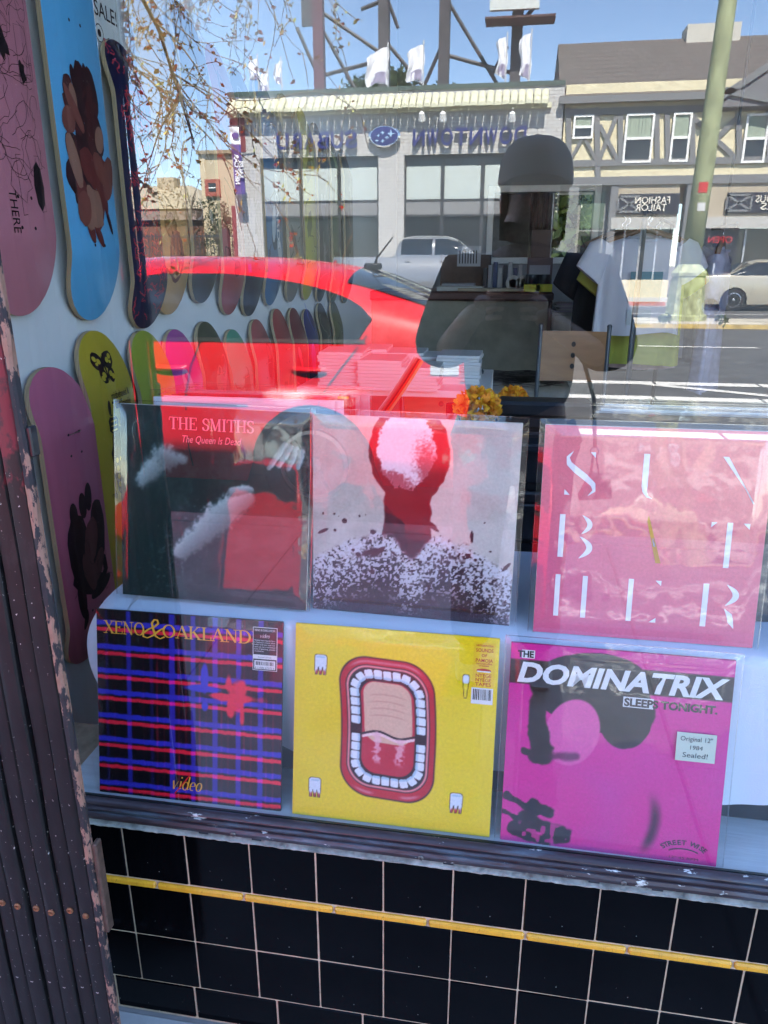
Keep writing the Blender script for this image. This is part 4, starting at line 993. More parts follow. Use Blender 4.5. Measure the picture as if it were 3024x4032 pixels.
# ------------------------------------------------------------------ left background: houses, fence, trees
m_lap = PM('beige_siding', (.50, .42, .28), .8, var=.06, scale=1, sx=(.2, .2, 30), bmp=.8, bscale=2)
bh = empty('beige_house', (-18, RY(48), 0), label='beige sided house with one red framed window beyond the showroom', cat='house')
x0, x1 = at(437, 400, 42).x, at(437, 400, 42).x+9; z1 = at(470, 333, 42).z
b = MB(); b.box(x0, x1, RY(52), RY(42), 0, z1); link('wall', b.mesh('wall', m_lap), None); o = bpy.data.objects['wall'] if False else col.objects[-1]
def put(name, mb, mat, parent, smooth=False):
    o = link(name, mb.mesh(name, mat, smooth)); o.parent = parent; o.matrix_parent_inverse = Matrix.Translation(-parent.location); return o
o.parent = bh; o.matrix_parent_inverse = Matrix.Translation(-bh.location)
b = MB(); b.box(x0-.15, x1+.15, RY(52.2), RY(41.8), z1, z1+.18); put('roof', b, PM('brown_trim', (.3, .24, .15), .7), bh)
b = MB(); b.box(x0-.03, x0+.3, RY(42), RY(41.95), 0, z1-.005); put('corner_board', b, PM('cream_trim', (.6, .5, .33), .7), bh)
m_redw = PM('red_window_paint', (.35, .09, .06), .6)
a, c = at(444, 388, 41.95), at(479, 424, 41.95); b = MB(); b.box(a.x, c.x, RY(41.97), RY(41.85), c.z, a.z); w_ = put('window', b, m_redw, bh)
b = MB(); b.box(a.x+.22, c.x-.22, RY(41.9), RY(41.83), c.z+.24, a.z-.2); put('pane', b, m_dglass, bh)
b = MB(); b.box(a.x+.22, c.x-.22, RY(41.84), RY(41.82), (a.z+c.z)/2-.03, (a.z+c.z)/2+.03); put('sash_bar', b, m_wwin, bh)
ho = empty('hip_roofed_house', (-24, RY(50), 0), label='brown house with a pale hipped roof and chimney behind the fence', cat='house')
e0, e1 = at(290, 452, 46), at(452, 452, 46); rzt = at(350, 398, 49).z; zed = e0.z
b = MB(); b.box(e0.x+.4-6, e1.x-.3, RY(54), RY(46.3), 0, zed); put('wall', b, PM('brown_clapboard', (.16, .09, .06), .8, sx=(.2, .2, 20)), ho)
xl, xr = e0.x-6, e1.x+.2
b = MB(); b.add([(xl, RY(46), zed), (xr, RY(46), zed), (xr, RY(54.4), zed), (xl, RY(54.4), zed), (xl+3, RY(50.2), rzt), (xr-3.0, RY(50.2), rzt)], [(0, 1, 5, 4), (1, 2, 5), (2, 3, 4, 5), (3, 0, 4), (0, 3, 2, 1)])
put('roof', b, PM('pale_shingle', (.36, .31, .22), .9, var=.15, scale=2), ho)
p = at(350, 385, 49); b = MB(); b.box(p.x-.6, p.x+.6, RY(50.5), RY(49.5), rzt-1, p.z+.1); put('chimney', b, PM('tan_chimney', (.38, .32, .24), .9), ho)
p = at(340, 470, 45.5); b = MB(); b.box(p.x-3, p.x+3, RY(46.3), RY(44.5), p.z-.2, p.z+.3); put('porch_roof', b, PM('porch_grey', (.3, .22, .18), .8), ho)
fen = empty('iron_fence', (-15, RY(30), 0), label='dark railing fence along the parking lot', cat='fence')
fxa, fxb = at(300, 500, 30).x-6, SX0-.2; zt = at(440, 505, 30).z
b = MB(); b.box(fxa, fxb, RY(30.02), RY(29.98), zt-.12, zt-.06); b.box(fxa, fxb, RY(30.02), RY(29.98), .25, .31); put('rail', b, m_frame_d, fen)
b = MB(); b.box(-.014, .014, -.014, .014, 0, zt-.1); bm_ = b.mesh('bar', m_frame_d)
nb = int((fxb-fxa)/.16)
for i in range(nb): o = link('bar', bm_, fen); o.location = (fxa+i*.16+15, 0, .12)
p = at(490, 530, 29.9); b = MB(); b.box(p.x-.12, p.x+.12, RY(30.1), RY(29.8), 0, at(490, 505, 29.9).z+.2); put('post', b, m_frame_d, fen)
wfen = empty('timber_fence', (-20, RY(42.5), 0), label='red brown board fence in front of the hip roofed house', cat='fence')
xa_, xb_ = at(305, 500, 42.5).x-5, x0; zt = at(400, 490, 42.5).z; b = MB(); b.box(-.11, .11, -.015, .015, 0, zt); bm_ = b.mesh('board', PM('red_brown_board', (.2, .08, .045), .8, var=.3, scale=3))
i = 0
while xa_+i*.235 < xb_: o = link('board', bm_, wfen); o.location = (xa_+i*.235+20, .01*(i % 2), .02); i += 1
b = MB(); b.box(xa_, xb_, RY(42.5)-.06, RY(42.5)-.02, 1.0, 1.1); put('rail', b, m_redw, wfen)
m_rusty = [PM('rusty_leaf', (.26, .13, .05), .7), PM('dry_twig', (.22, .15, .10), .8), PM('olive_leaf', (.14, .14, .05), .7)]
def tree(name, label, x, Y, h, cr, ch, mats, n, size, seed, cat='tree', grp=None):
    r = random.Random(seed); t = empty(name, (x, RY(Y), 0), label=label, cat=cat, group=grp)
    b = MB(); b.tube([(0, 0, -.1), (.08, .05, h*.3), (.0, .1, h*.62)], [.14, .1, .05], 8)
    tips = []
    for k in range(9):
        a = r.uniform(0, 6.28); z0 = h*r.uniform(.28, .55); e = (cr*.7*math.cos(a), cr*.7*math.sin(a), z0+ch*r.uniform(.3, .8)); tips.append(e)
        b.tube([(.04, .05, z0), (e[0]*.5, e[1]*.5, z0+(e[2]-z0)*.65), e], [.05, .03, .012], 6)
    link('trunk', b.mesh('trunk', PM('bark', (.12, .09, .06), .9, bmp=.5), True), t)
    cl = [(r.uniform(-.7, .7), r.uniform(-.7, .7), r.uniform(-.6, .8), r.uniform(.25, .5)) for _ in range(14)]
    def shp(p): return any((p-Vector(c[:3])).length < c[3]*r.uniform(.5, 1.1) for c in cl)
    o = leaf_cloud('crown', n, (0, 0, h-ch*.5, cr, cr, ch*.6), size, mats, t, seed, shp); o['kind'] = 'stuff'
    return t
p = at(400, 440, 41); tree('bare_tree', 'red brown budding tree in front of the hip roofed house', p.x, 41, p.z+.8, 1.6, p.z*.8, m_rusty, 1500, .06, 11)
p = at(470, 450, 39); tree('small_tree', 'small green tree before the beige house', p.x, 39, p.z+.35, 1.0, 2.2, m_leaf, 1500, .07, 12)
p = at(490, 495, 38); o = leaf_cloud('hedge', 3800, (p.x, RY(38), 1.2, 2.4, .6, 1.15), .06, m_leaf, seed=14); tag(o, 'dense dark hedge behind the dark cars at the showroom corner', 'hedge')
p = at(880, 172, 60); tree('dense_tree', 'dark green tree rising behind the showroom roof', p.x, 60, p.z-.2, 4.6, 4., m_leaf, 4200, .22, 15)
p = at(300, 395, 70); tree('dense_tree', 'green tree top behind the hip roofed house', p.x, 70, p.z+.5, 4., 5., m_leaf, 2000, .3, 16)

# ------------------------------------------------------------------ twisted street tree over the pavement
st = empty('street_tree', (-4.1, RY(2.3), 0), label='twisted street tree with hanging budding twigs over the pavement', cat='tree')
m_bark = PM('twig_bark', (.20, .16, .10), .85, var=.35, scale=6, bmp=.4)
m_bud = [PM('bud_yellow', (.78, .66, .16), .6), PM('bud_green', (.52, .55, .14), .6), PM('bud_orange', (.62, .42, .12), .6)]
tr = random.Random(21); b = MB()
b.tube([(0, 0, -.05), (.05, 0, 1.2), (-.03, -.05, 2.4), (.1, -.1, 3.4), (.15, -.15, 3.95)], [.16, .13, .11, .09, .07], 10)
link('trunk', b.mesh('trunk', m_bark, True), st)
limbs = []; lb_ = MB()
for k in range(8):
    a = tr.uniform(-1.2, -.1); ln = tr.uniform(2.8, 4.4)
    pts = [Vector((.14, -.14, 3.85))]
    d = Vector((math.cos(a)*1.0, math.sin(a)*1.5, .12+.05*k))
    for s in range(7):
        d = (d+Vector((tr.gauss(0, .16), tr.gauss(0, .16), tr.gauss(-.12, .12)))).normalized(); pts.append(pts[-1]+d*ln/7)
    lb_.tube(pts, [.042-.0052*i for i in range(8)], 6); limbs.append(pts)
link('limb', lb_.mesh('limb', m_bark, True), st)
tw_ = MB(); bd = MB()
def twig(p, d, ln, r0, lvl):
    n = max(4, int(ln/.09)); pts = [p.copy()]
    cv = Vector((tr.gauss(0, .5), tr.gauss(0, .5), 0))
    for s in range(n):
        cv = cv*.75+Vector((tr.gauss(0, .45), tr.gauss(0, .45), tr.gauss(0, .35)))
        d = (d+cv*.32+Vector((0, 0, -.13 if s < n*.7 else .10))).normalized(); p = p+d*ln/n; pts.append(p.copy())
        if lvl < 2 and s > 1 and tr.random() < (.42 if lvl == 0 else .3):
            twig(p, (d+Vector((tr.gauss(0, .6), tr.gauss(0, .6), tr.gauss(-.1, .35)))).normalized(), ln*tr.uniform(.3, .55), r0*.6, lvl+1)
        if tr.random() < .5:
            for _ in range(tr.randint(1, 4)):
                c = p+Vector((tr.gauss(0, .015), tr.gauss(0, .015), tr.gauss(0, .015))); a_ = Vector((tr.gauss(0, 1), tr.gauss(0, 1), tr.gauss(0, 1))).normalized(); o_ = a_.orthogonal(); sz = tr.uniform(.009, .021)
                bd.add([c-a_*sz, c+o_*sz*.5, c+a_*sz, c-o_*sz*.5], [(0, 1, 2, 3)], tr.randrange(3))
    tw_.tube(pts, [max(.0022, r0*(1-i/(n+1))) for i in range(n+1)], 4, cap=False)
for L_ in limbs:
    for i in range(2, 8):
        for _ in range(9):
            q = L_[i].lerp(L_[i-1], tr.random()); twig(q, Vector((tr.gauss(.15, .45), tr.gauss(0, .45), tr.uniform(-.9, .1))).normalized(), tr.uniform(.5, 1.1), .006, 0)
o = link('twigs', tw_.mesh('twigs', m_bark, 'all', fix=False), st); o['kind'] = 'stuff'
o = link('buds', bd.mesh('buds', m_bud, fix=False), st); o['kind'] = 'stuff'

# ------------------------------------------------------------------ the photographer
def skin_mesh(name, joints, edges, mat, parent, sub=2):
    me = bpy.data.meshes.new(name); me.from_pydata([j[0] for j in joints], edges, []); me.materials.append(mat)
    o = link(name, me, parent)
    md = o.modifiers.new('skin', 'SKIN'); md.use_smooth_shade = True
    for i, d in enumerate(me.skin_vertices[0].data):
        r_ = joints[i][1]; d.radius = r_ if isinstance(r_, tuple) else (r_, r_)
        d.use_root = (i == 0)
    sd_ = o.modifiers.new('sub', 'SUBSURF'); sd_.levels = sub; sd_.render_levels = sub
    return o
PX, PY = .62, -1.27
pr = empty('person', (PX, PY, 0), (0, 0, 0), label='person in a flat brimmed cap and dark loose top photographing the window', cat='person')
pr.scale = (1, 1, .962)
def pv(q): return (q.x-PX, q.y-PY, q.z/.962)
m_skin = PM('skin', (.32, .19, .13), .5, var=.08); m_top = PM('black_jersey', (.018, .018, .02), .85, var=.3, scale=20, bmp=.3, bscale=120); m_jeans = PM('dark_denim', (.03, .035, .05), .85, bmp=.3, bscale=200)
m_cap = PM('grey_felt', (.20, .20, .205), .85, bmp=.3, bscale=150); m_hair = PM('dark_hair', (.012, .01, .01), .6); m_shoe = PM('white_canvas', (.5, .5, .5), .7)
hx = .01; hz = 1.475
J = [((0, 0, .88), (.135, .10)), ((0, .01, 1.05), (.12, .09)), ((0, .01, 1.2), (.145, .10)), ((.005, 0, 1.31), (.10, .075)), ((.01, .015, 1.385), .05), ((.012, .03, 1.45), (.068, .08)), ((.015, .03, 1.535), (.074, .092)), ((.015, .03, 1.60), (.05, .065)),
     ((-.155, 0, 1.315), .055), ((-.225, .0, 1.06), .045), ((-.13, .24, 1.205), .03), ((-.105, .275, 1.225), .026),
     ((.17, 0, 1.315), .055), ((.245, .0, 1.06), .045), ((.06, .24, 1.20), .03), ((.035, .275, 1.215), .026),
     ((-.09, 0, .82), .085), ((-.10, .02, .47), .058), ((-.105, -.01, .1), .042), ((.09, 0, .82), .085), ((.10, .02, .47), .058), ((.11, -.01, .1), .042), ((-.11, .09, .04), (.035, .028)), ((.12, .09, .04), (.035, .028))]
E_ = [(0, 1), (1, 2), (2, 3), (3, 4), (4, 5), (5, 6), (6, 7), (3, 8), (8, 9), (9, 10), (10, 11), (3, 12), (12, 13), (13, 14), (14, 15), (0, 16), (16, 17), (17, 18), (18, 22), (0, 19), (19, 20), (20, 21), (21, 23)]
skin_mesh('body', J, E_, m_skin, pr)
J = [((0, 0, .86), (.165, .125)), ((0, .01, 1.05), (.17, .125)), ((0, .01, 1.2), (.185, .125)), ((.005, 0, 1.325), (.115, .085)), ((-.165, -.0, 1.305), (.085, .085)), ((-.222, .0, 1.10), (.085, .095)), ((-.215, .08, 1.075), (.07, .08)), ((.18, -.0, 1.305), (.085, .085)), ((.245, .0, 1.10), (.085, .095)), ((.23, .08, 1.075), (.07, .08))]
skin_mesh('loose_top', J, [(0, 1), (1, 2), (2, 3), (3, 4), (4, 5), (5, 6), (3, 7), (7, 8), (8, 9)], m_top, pr)
J = [((0, 0, .86), (.155, .12)), ((-.09, 0, .78), .105), ((-.10, .02, .47), .08), ((-.105, -.005, .09), .075), ((.09, 0, .78), .105), ((.10, .02, .47), .08), ((.11, -.005, .09), .075)]
skin_mesh('trousers', J, [(0, 1), (1, 2), (2, 3), (0, 4), (4, 5), (5, 6)], m_jeans, pr)
for sx in (-.11, .12):
    b = MB(); b.grid(lambda s, t: (sx+.045*math.sin(PI*t)**.4*math.cos(2*PI*s)*(1-.15*t), -.07+.25*t, .04+.04*math.sin(PI*min(1, t*1.1+.1))**.5*math.sin(2*PI*s)), 16, 14); link('shoe', b.mesh('shoe', m_shoe, 'all'), pr)
# face
b = MB()
for s in (-1, 1): b.lathe([(.001, -.012), (.011, -.006), (.013, 0), (.009, .008), (.001, .012)], 10, 0, Matrix.Translation((.015+s*.031, .108, 1.515)))
link('eye', b.mesh('eye', m_shoe, True), pr)
b = MB(); b.tube([(.015, .115, 1.525), (.015, .137, 1.487), (.015, .122, 1.478)], [.009, .016, .01], 8); link('nose', b.mesh('nose', m_skin, 'all'), pr)
b = MB(); b.tube([(-.012, .108, 1.447), (.015, .119, 1.449), (.042, .108, 1.447)], [.004, .008, .004], 8); link('mouth', b.mesh('mouth', PM('lip', (.25, .1, .09), .5), 'all'), pr)
for s in (-1, 1):
    b = MB(); b.lathe([(.012, -.03), (.02, -.015), (.022, .01), (.012, .03)], 10, 0, Matrix.Translation((.015+s*.082, .015, 1.50)) @ Matrix.Diagonal((.5, 1, 1, 1))); link('ear', b.mesh('ear', m_skin, 'all'), pr)
b = MB(); b.grid(lambda s, t: (.015+.092*math.cos(2*PI*s), .012+.098*math.sin(2*PI*s)-.02*(1-t)*(math.sin(2*PI*s) < 0), (1.555 if math.sin(2*PI*s) > -.2 else 1.40)*(1-t)+1.57*t), 28, 4); link('hair', b.mesh('hair', m_hair, 'all'), pr)
# cap: crown, flat brim, button, raised word
cb = 1.545
cap = MB(); cap.grid(lambda s, t: (.015+.099*math.cos(2*PI*s)*math.cos(t*PI/2)**.62, .025+.11*math.sin(2*PI*s)*math.cos(t*PI/2)**.62, cb+.118*math.sin(t*PI/2)**.9), 36, 12)
cp = link('cap', cap.mesh('cap', m_cap, 'all'), pr)
b = MB(); b.lathe([(.009, 0), (.008, .005), (.002, .007)], 10, 0, Matrix.Translation((.015, .025, cb+.117))); link('button', b.mesh('button', m_cap, 'all'), cp)
b = MB(); b.grid(lambda s, t: (.015+(.096+.004*t)*math.cos(PI*s)*(1-.12*t*t), .03+.085*math.sin(PI*s)*(1 if t == 0 else 1)+.085*t*math.sin(PI*s)**.6, cb+.004+.004*t-.012*abs(math.cos(PI*s))**2*t), 30, 6)
b.grid(lambda s, t: (.015+(.096+.004*t)*math.cos(PI*s)*(1-.12*t*t), .03+.085*math.sin(PI*s)+.085*t*math.sin(PI*s)**.6, cb-.002+.004*t-.012*abs(math.cos(PI*s))**2*t), 30, 6); link('brim', b.mesh('brim', PM('black_brim', (.02, .02, .024), .7), 'all'), cp)
me = textmesh('FEED', .032, extrude=.001, bold=.0006); me.materials.clear(); me.materials.append(PM('grey_thread', (.2, .2, .21), .8))
for v in me.vertices:
    xx = -v.co.x; zz = v.co.y+cb+.055; a = math.acos(max(-1, min(1, xx/.094))); tt = math.asin(min(1, max(0, (zz-cb)/.118))**(1/.9))*1.0
    v.co = (.015+xx, .025+.112*math.sin(a)*math.cos(tt)**.62+.001+v.co.z, zz)
link('lettering', me, cp)
# hands round the phone
ph = Vector((CX, CY-.0105, CZ-.055))
phone = empty('phone', ph, label='black phone held upright in both hands', cat='phone')
b = MB(); b.bbox(-.0375, .0375, -.0075, .0, -.085, .062, .004); link('case', b.mesh('case', m_black, True), phone)
b = MB(); b.bbox(-.0345, .0345, -.0088, -.0076, -.082, .059, .001); link('screen', b.mesh('screen', m_glass_car), phone)
b = MB(); b.bbox(-.036, -.02, 0.0001, .002, .02, .056, .0008); link('camera_bump', b.mesh('camera_bump', m_black), phone)
for s in (-1, 1):
    wr_ = Vector(((-.105 if s < 0 else .035)+PX, PY+.275, 1.20)); base = ph+Vector((s*.062, -.022, -.045))
    Jh = [(pv(wr_), .024), (pv(wr_.lerp(base, .6)), (.026, .018)), (pv(base), (.03, .014))]
    h = skin_mesh('hand', Jh, [(0, 1), (1, 2)], m_skin, pr, 2)
    for k in range(4):
        a0 = base+Vector((-s*.004, .006, -.028+.019*k)); ln = [.05, .06, .062, .055][k]
        pts = [a0, a0+Vector((-s*.008, .022, .002)), a0+Vector((-s*(.02), .033, .004)), a0+Vector((-s*(.02+ln*.35), .036, .004))]
        skin_mesh('finger', [(pv(q), .0085-.0009*i) for i, q in enumerate(pts)], [(0, 1), (1, 2), (2, 3)], m_skin, pr, 1)
    a0 = base+Vector((-s*.004, -.004, -.02)); pts = [a0, a0+Vector((-s*.016, -.006, .018)), a0+Vector((-s*.034, .004, .036))]
    skin_mesh('thumb', [(pv(q), .0105-.001*i) for i, q in enumerate(pts)], [(0, 1), (1, 2)], m_skin, pr, 1)
# shoulder bag at the hip
bgp = at(1290, 1035, 1.30); bag = empty('shoulder_bag', (bgp.x, RY(1.30), bgp.z-.06), label='small dark bag hanging by rings at the photographer\'s hip', cat='bag')
b = MB(); b.prism([(-.05, 0), (.045, .01), (.035, .07), (-.02, .075)], lambda x, z: (x, -.03, z), lambda x, z: (x, .03, z)); link('pouch', b.mesh('pouch', m_trim), bag)
b = MB(); b.tube([(-.015+.012*math.cos(k*PI/8), 0, .145+.012*math.sin(k*PI/8)) for k in range(17)], .0025, 6); link('ring', b.mesh('ring', m_chrome, 'all'), bag)
b = MB(); b.tube([(-.02, 0, .07), (-.018, 0, .133)], .004, 6); b.tube([(.005, 0, .07), (-.01, 0, .135)], .003, 6); b.tube([(-.015, 0, .157), (-.03, -.01, .3), (-.1, -.02, .5)], .006, 6); link('strap', b.mesh('strap', m_trim, 'all'), bag)
# ------------------------------------------------------------------ display ledge, bench and cloth
mb = MB(); mb.bbox(-.12, 2.34, .0245, .62, .425, .447, .002)
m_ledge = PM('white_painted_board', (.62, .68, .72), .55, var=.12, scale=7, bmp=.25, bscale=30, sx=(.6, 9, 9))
tag(mb.build('display_ledge', m_ledge), 'white painted wooden ledge inside the shop window', 'ledge')
PT = .7565
mb = MB(); mb.bbox(-.045, 1.5, .135, .46, .4475, PT-.006, .005); tag(mb.build('display_bench', m_black), 'black bench under the white cloth in the window', 'bench')
m_cloth = PM('sky_tinted_cotton', (.66, .72, .84), .9, var=.03, scale=4, bmp=.25, bscale=420)  # white cotton, with the sky's blue cast put into its colour
path = [(-.088, .47), (-.098, .36), (-.106, .25), (-.110, .17), (-.104, .13), (-.080, .106), (-.04, .101)]
path += [(-.03+i*.02, .1015) for i in range(1, 79)]
cr_ = random.Random(3)
def hem(x): return .515+.012*math.sin(x*9+1)+.006*math.sin(x*31)-.02*max(0, x-.8)
nrow = 16; vs = []; n = len(path)
for j in range(nrow+1):
    t = j/nrow
    for i, (x, y) in enumerate(path):
        z = PT+(hem(x)-PT)*t
        if j == 0: z = PT
        w_ = .010*t*math.sin(x*34+math.sin(x*11)*2)+.005*t*math.sin(x*77+2)
        if i < 7:                                     # end drape folds under towards the wall side
            k = (6-i)/6; xx = x-.012*math.sin(PI*min(1, t*1.3))+.040*t**3*(1 if i > 1 else .4)+.05*(1-t)**4+.004*math.sin(y*60)*t; yy = y+.006*math.sin(i*2.1)*t
        else: xx = x; yy = y+w_-.004*math.sin(PI*t)*.5
        if 0 < j <= 1: pass
        vs.append((xx, yy, z))
fs = [(j*n+i, j*n+i+1, (j+1)*n+i+1, (j+1)*n+i) for j in range(nrow) for i in range(n-1)]
top0 = len(vs)
rows_ = 5
for j in range(1, rows_+1):
    for i, (x, y) in enumerate(path):
        t = j/rows_; X_ = x if i > 6 else x+.05
        tx, ty = (x+ .0, .47) if i > 6 else (path[7][0], .47)
        vs.append((X_+(tx-X_)*t, y+(ty-y)*t, PT+.002*math.sin(i*.9)*math.sin(t*PI)*.4))
for j in range(rows_):
    for i in range(n-1):
        a = i if j == 0 else top0+(j-1)*n+i; c = top0+j*n+i
        fs.append((a, c, c+1, a+1))
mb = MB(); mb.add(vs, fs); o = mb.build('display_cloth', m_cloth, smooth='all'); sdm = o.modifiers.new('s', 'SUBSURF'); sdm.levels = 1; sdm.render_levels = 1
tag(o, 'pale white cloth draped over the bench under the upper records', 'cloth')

# ------------------------------------------------------------------ records
W_ = .3145
m_jack = PM('jacket_board', (.5, .48, .42), .8, var=.2, scale=60)
def film(name, wave, scale, r0=.07):
    return glassmat(name, r0, (.985, .985, .985), .035, wave=wave, wdist=.004, wscale=scale, detail=3.)
m_film = film('clear_sleeve', .16, 14, .055); m_film_flat = film('taut_wrap', .12, 26, .032); m_film_loose = film('loose_sleeve', .22, 11, .065); m_film_edge = glassmat('sleeve_edge', .16, (.9, .92, .93), .1)
def record(key, label, pos, eul, edge=None, filmm=None, fw=.006, fl=.006, n=190, art=None, wave=.0012):
    e = Euler([R(a) for a in eul], 'XYZ'); c = Vector((pos[0], pos[1], pos[2]+.414))
    base = c-(e.to_matrix() @ Vector((0, 0, W_/2)))
    r = empty('record', base, e, label=label, cat='record', group='records on show in the window')
    b = MB(); b.bbox(-W_/2, W_/2, 0, .0042, 0, W_, .0008); link('jacket', b.mesh('jacket', edge or m_jack), r)
    art_plane('cover_print', art, W_-.001, W_-.001, n, r, -.0003)
    if filmm:
        rr = random.Random(hash(key) % 99 if False else len(key)*7); ph = [rr.uniform(0, 6) for _ in range(6)]
        x0, x1, z0, z1 = -W_/2-fl, W_/2+fw, -.001, W_+fw
        def fn(s, t):
            x = x0+(x1-x0)*s; z = z0+(z1-z0)*t
            q = 1.6*mnoise.noise(Vector((x*6+ph[0], z*9+ph[1], ph[2])))+.16*mnoise.noise(Vector((x*40+z*14, z*22-x*10+ph[3], ph[4])))
            ed = min(1, min(s, 1-s, t, 1-t)*14)
            return (x, -.0034-wave*(.5+.5*q)*ed+.003*(1-ed), z)
        b = MB(); b.grid(fn, 64, 64); link('clear_sleeve', b.mesh('clear_sleeve', filmm, 'all', fix=False), r)
        if fw > .003:
            b = MB()
            for (a, c_, d, f_) in ((x1-.0012, x1, z0, z1), (x0, x0+.0012, z0, z1), (x0+.0012, x1-.0012, z1-.001, z1)): b.box(a, c_, .0, .002, d, f_)
            link('sleeve_seam', b.mesh('sleeve_seam', m_film_edge), r)
    return r
def cx_(u): return (u-.5)*W_
def ink_rect(name, r, u0, u1, v0, v1, mat, y=-.0008):
    b = MB(); b.add([(cx_(u0), y, v0*W_), (cx_(u1), y, v0*W_), (cx_(u1), y, v1*W_), (cx_(u0), y, v1*W_)], [(0, 1, 2, 3)]); return link(name, b.mesh(name, mat, fix=False), r)
def barcode(r, u0, u1, v0, v1, y=-.0012):
    ink_rect('barcode_label', r, u0, u1, v0, v1, FM((.8, .8, .8)), y+.0002); b = MB(); rr = random.Random(5); u = u0+.008
    while u < u1-.01:
        wv = rr.choice((.002, .003, .005)); b.add([(cx_(u), y, (v0+.02)*W_), (cx_(u+wv), y, (v0+.02)*W_), (cx_(u+wv), y, (v1-.006)*W_), (cx_(u), y, (v1-.006)*W_)], [(0, 1, 2, 3)]); u += wv+rr.choice((.002, .003, .004))
    link('barcode', b.mesh('barcode', FM((.01, .01, .01)), fix=False), r)
def rtext(r, s, u, v, h, mat, name='lettering', y=-.0012, align='CENTER', fit=None, **kw):
    o = text(name, s, h*W_/.70, mat, r, (cx_(u), y, v*W_), align=align, fit=fit*W_ if fit else None, **kw); return o

# -- dark green cover with pale diagonal brush strokes
def art_green(U, V):
    g = fbm(U, V, 9, 3); fine = fbm(U, V, 60, 4, 2)
    img = np.ones(U.shape+(3,))*np.array([28, 48, 48])/255.
    img = lay(img, sst(.4, .8, g+.5*(fine-.5))*.32, (72, 92, 90))
    pale = (188, 202, 202)
    def limb(img, x0, y0, x1, y1, w0, w1, c=pale, soft=.5):
        d, t = seg(U, V, x0, y0, x1, y1); wd = w0+(w1-w0)*t
        sh = .55+.45*np.clip(.5+((U-x0)*(y0-y1)+(V-y0)*(x1-x0))/(np.hypot(x1-x0, y1-y0)*np.maximum(wd, 1e-3))*.6, 0, 1)
        m = sst(1.08, soft, d/np.maximum(wd, 1e-4)+(fine-.5)*.7+(g-.5)*.25)
        return img*(1-m[..., None])+(np.array(c)/255.)*sh[..., None]*m[..., None]
    img = limb(img, .33, .26, .52, .44, .05, .085); img = limb(img, .52, .44, .66, .56, .085, .06); img = limb(img, .60, .585, .70, .605, .03, .015)
    img = limb(img, .12, .62, .24, .74, .05, .085, soft=.3); img = limb(img, .24, .74, .34, .73, .06, .03, (160, 176, 176), .2)
    for k in range(4): img = limb(img, .87+.028*k, .835-.01*k, .79+.05*k, .72+.012*(k % 2), .022, .015)
    d, t = seg(U, V, .2, .1, .4, .42); img = lay(img, sst(.22, .0, d)*sst(.5, .7, fine)*.5, (112, 130, 130))
    img = lay(img, sst(.55, .72, fbm(U, V, 8, 9))*sst(.3, .12, np.abs(V-.25))*sst(.25, .1, U)*.8, (120, 26, 34))
    return img
r1 = record('dark', 'dark green record with pink title and pale brush strokes, top row by the gate', (.137, .158, .505), (-9.4, 1.1, .2), art=art_green, filmm=m_film_loose, fl=.011, wave=.0022)
pk_ = FM(srgb(238, 150, 165)); V, F, adv = serif_line('THE SMITHS', .15, .055, .05)
flat_to('lettering', V, F, pk_, r1, cx_(.265), .884*W_, .445*W_/adv, .06*W_, -.0009)
rtext(r1, 'The Queen Is Dead', .485, .82, .036, pk_, shear=.25, fit=.31)
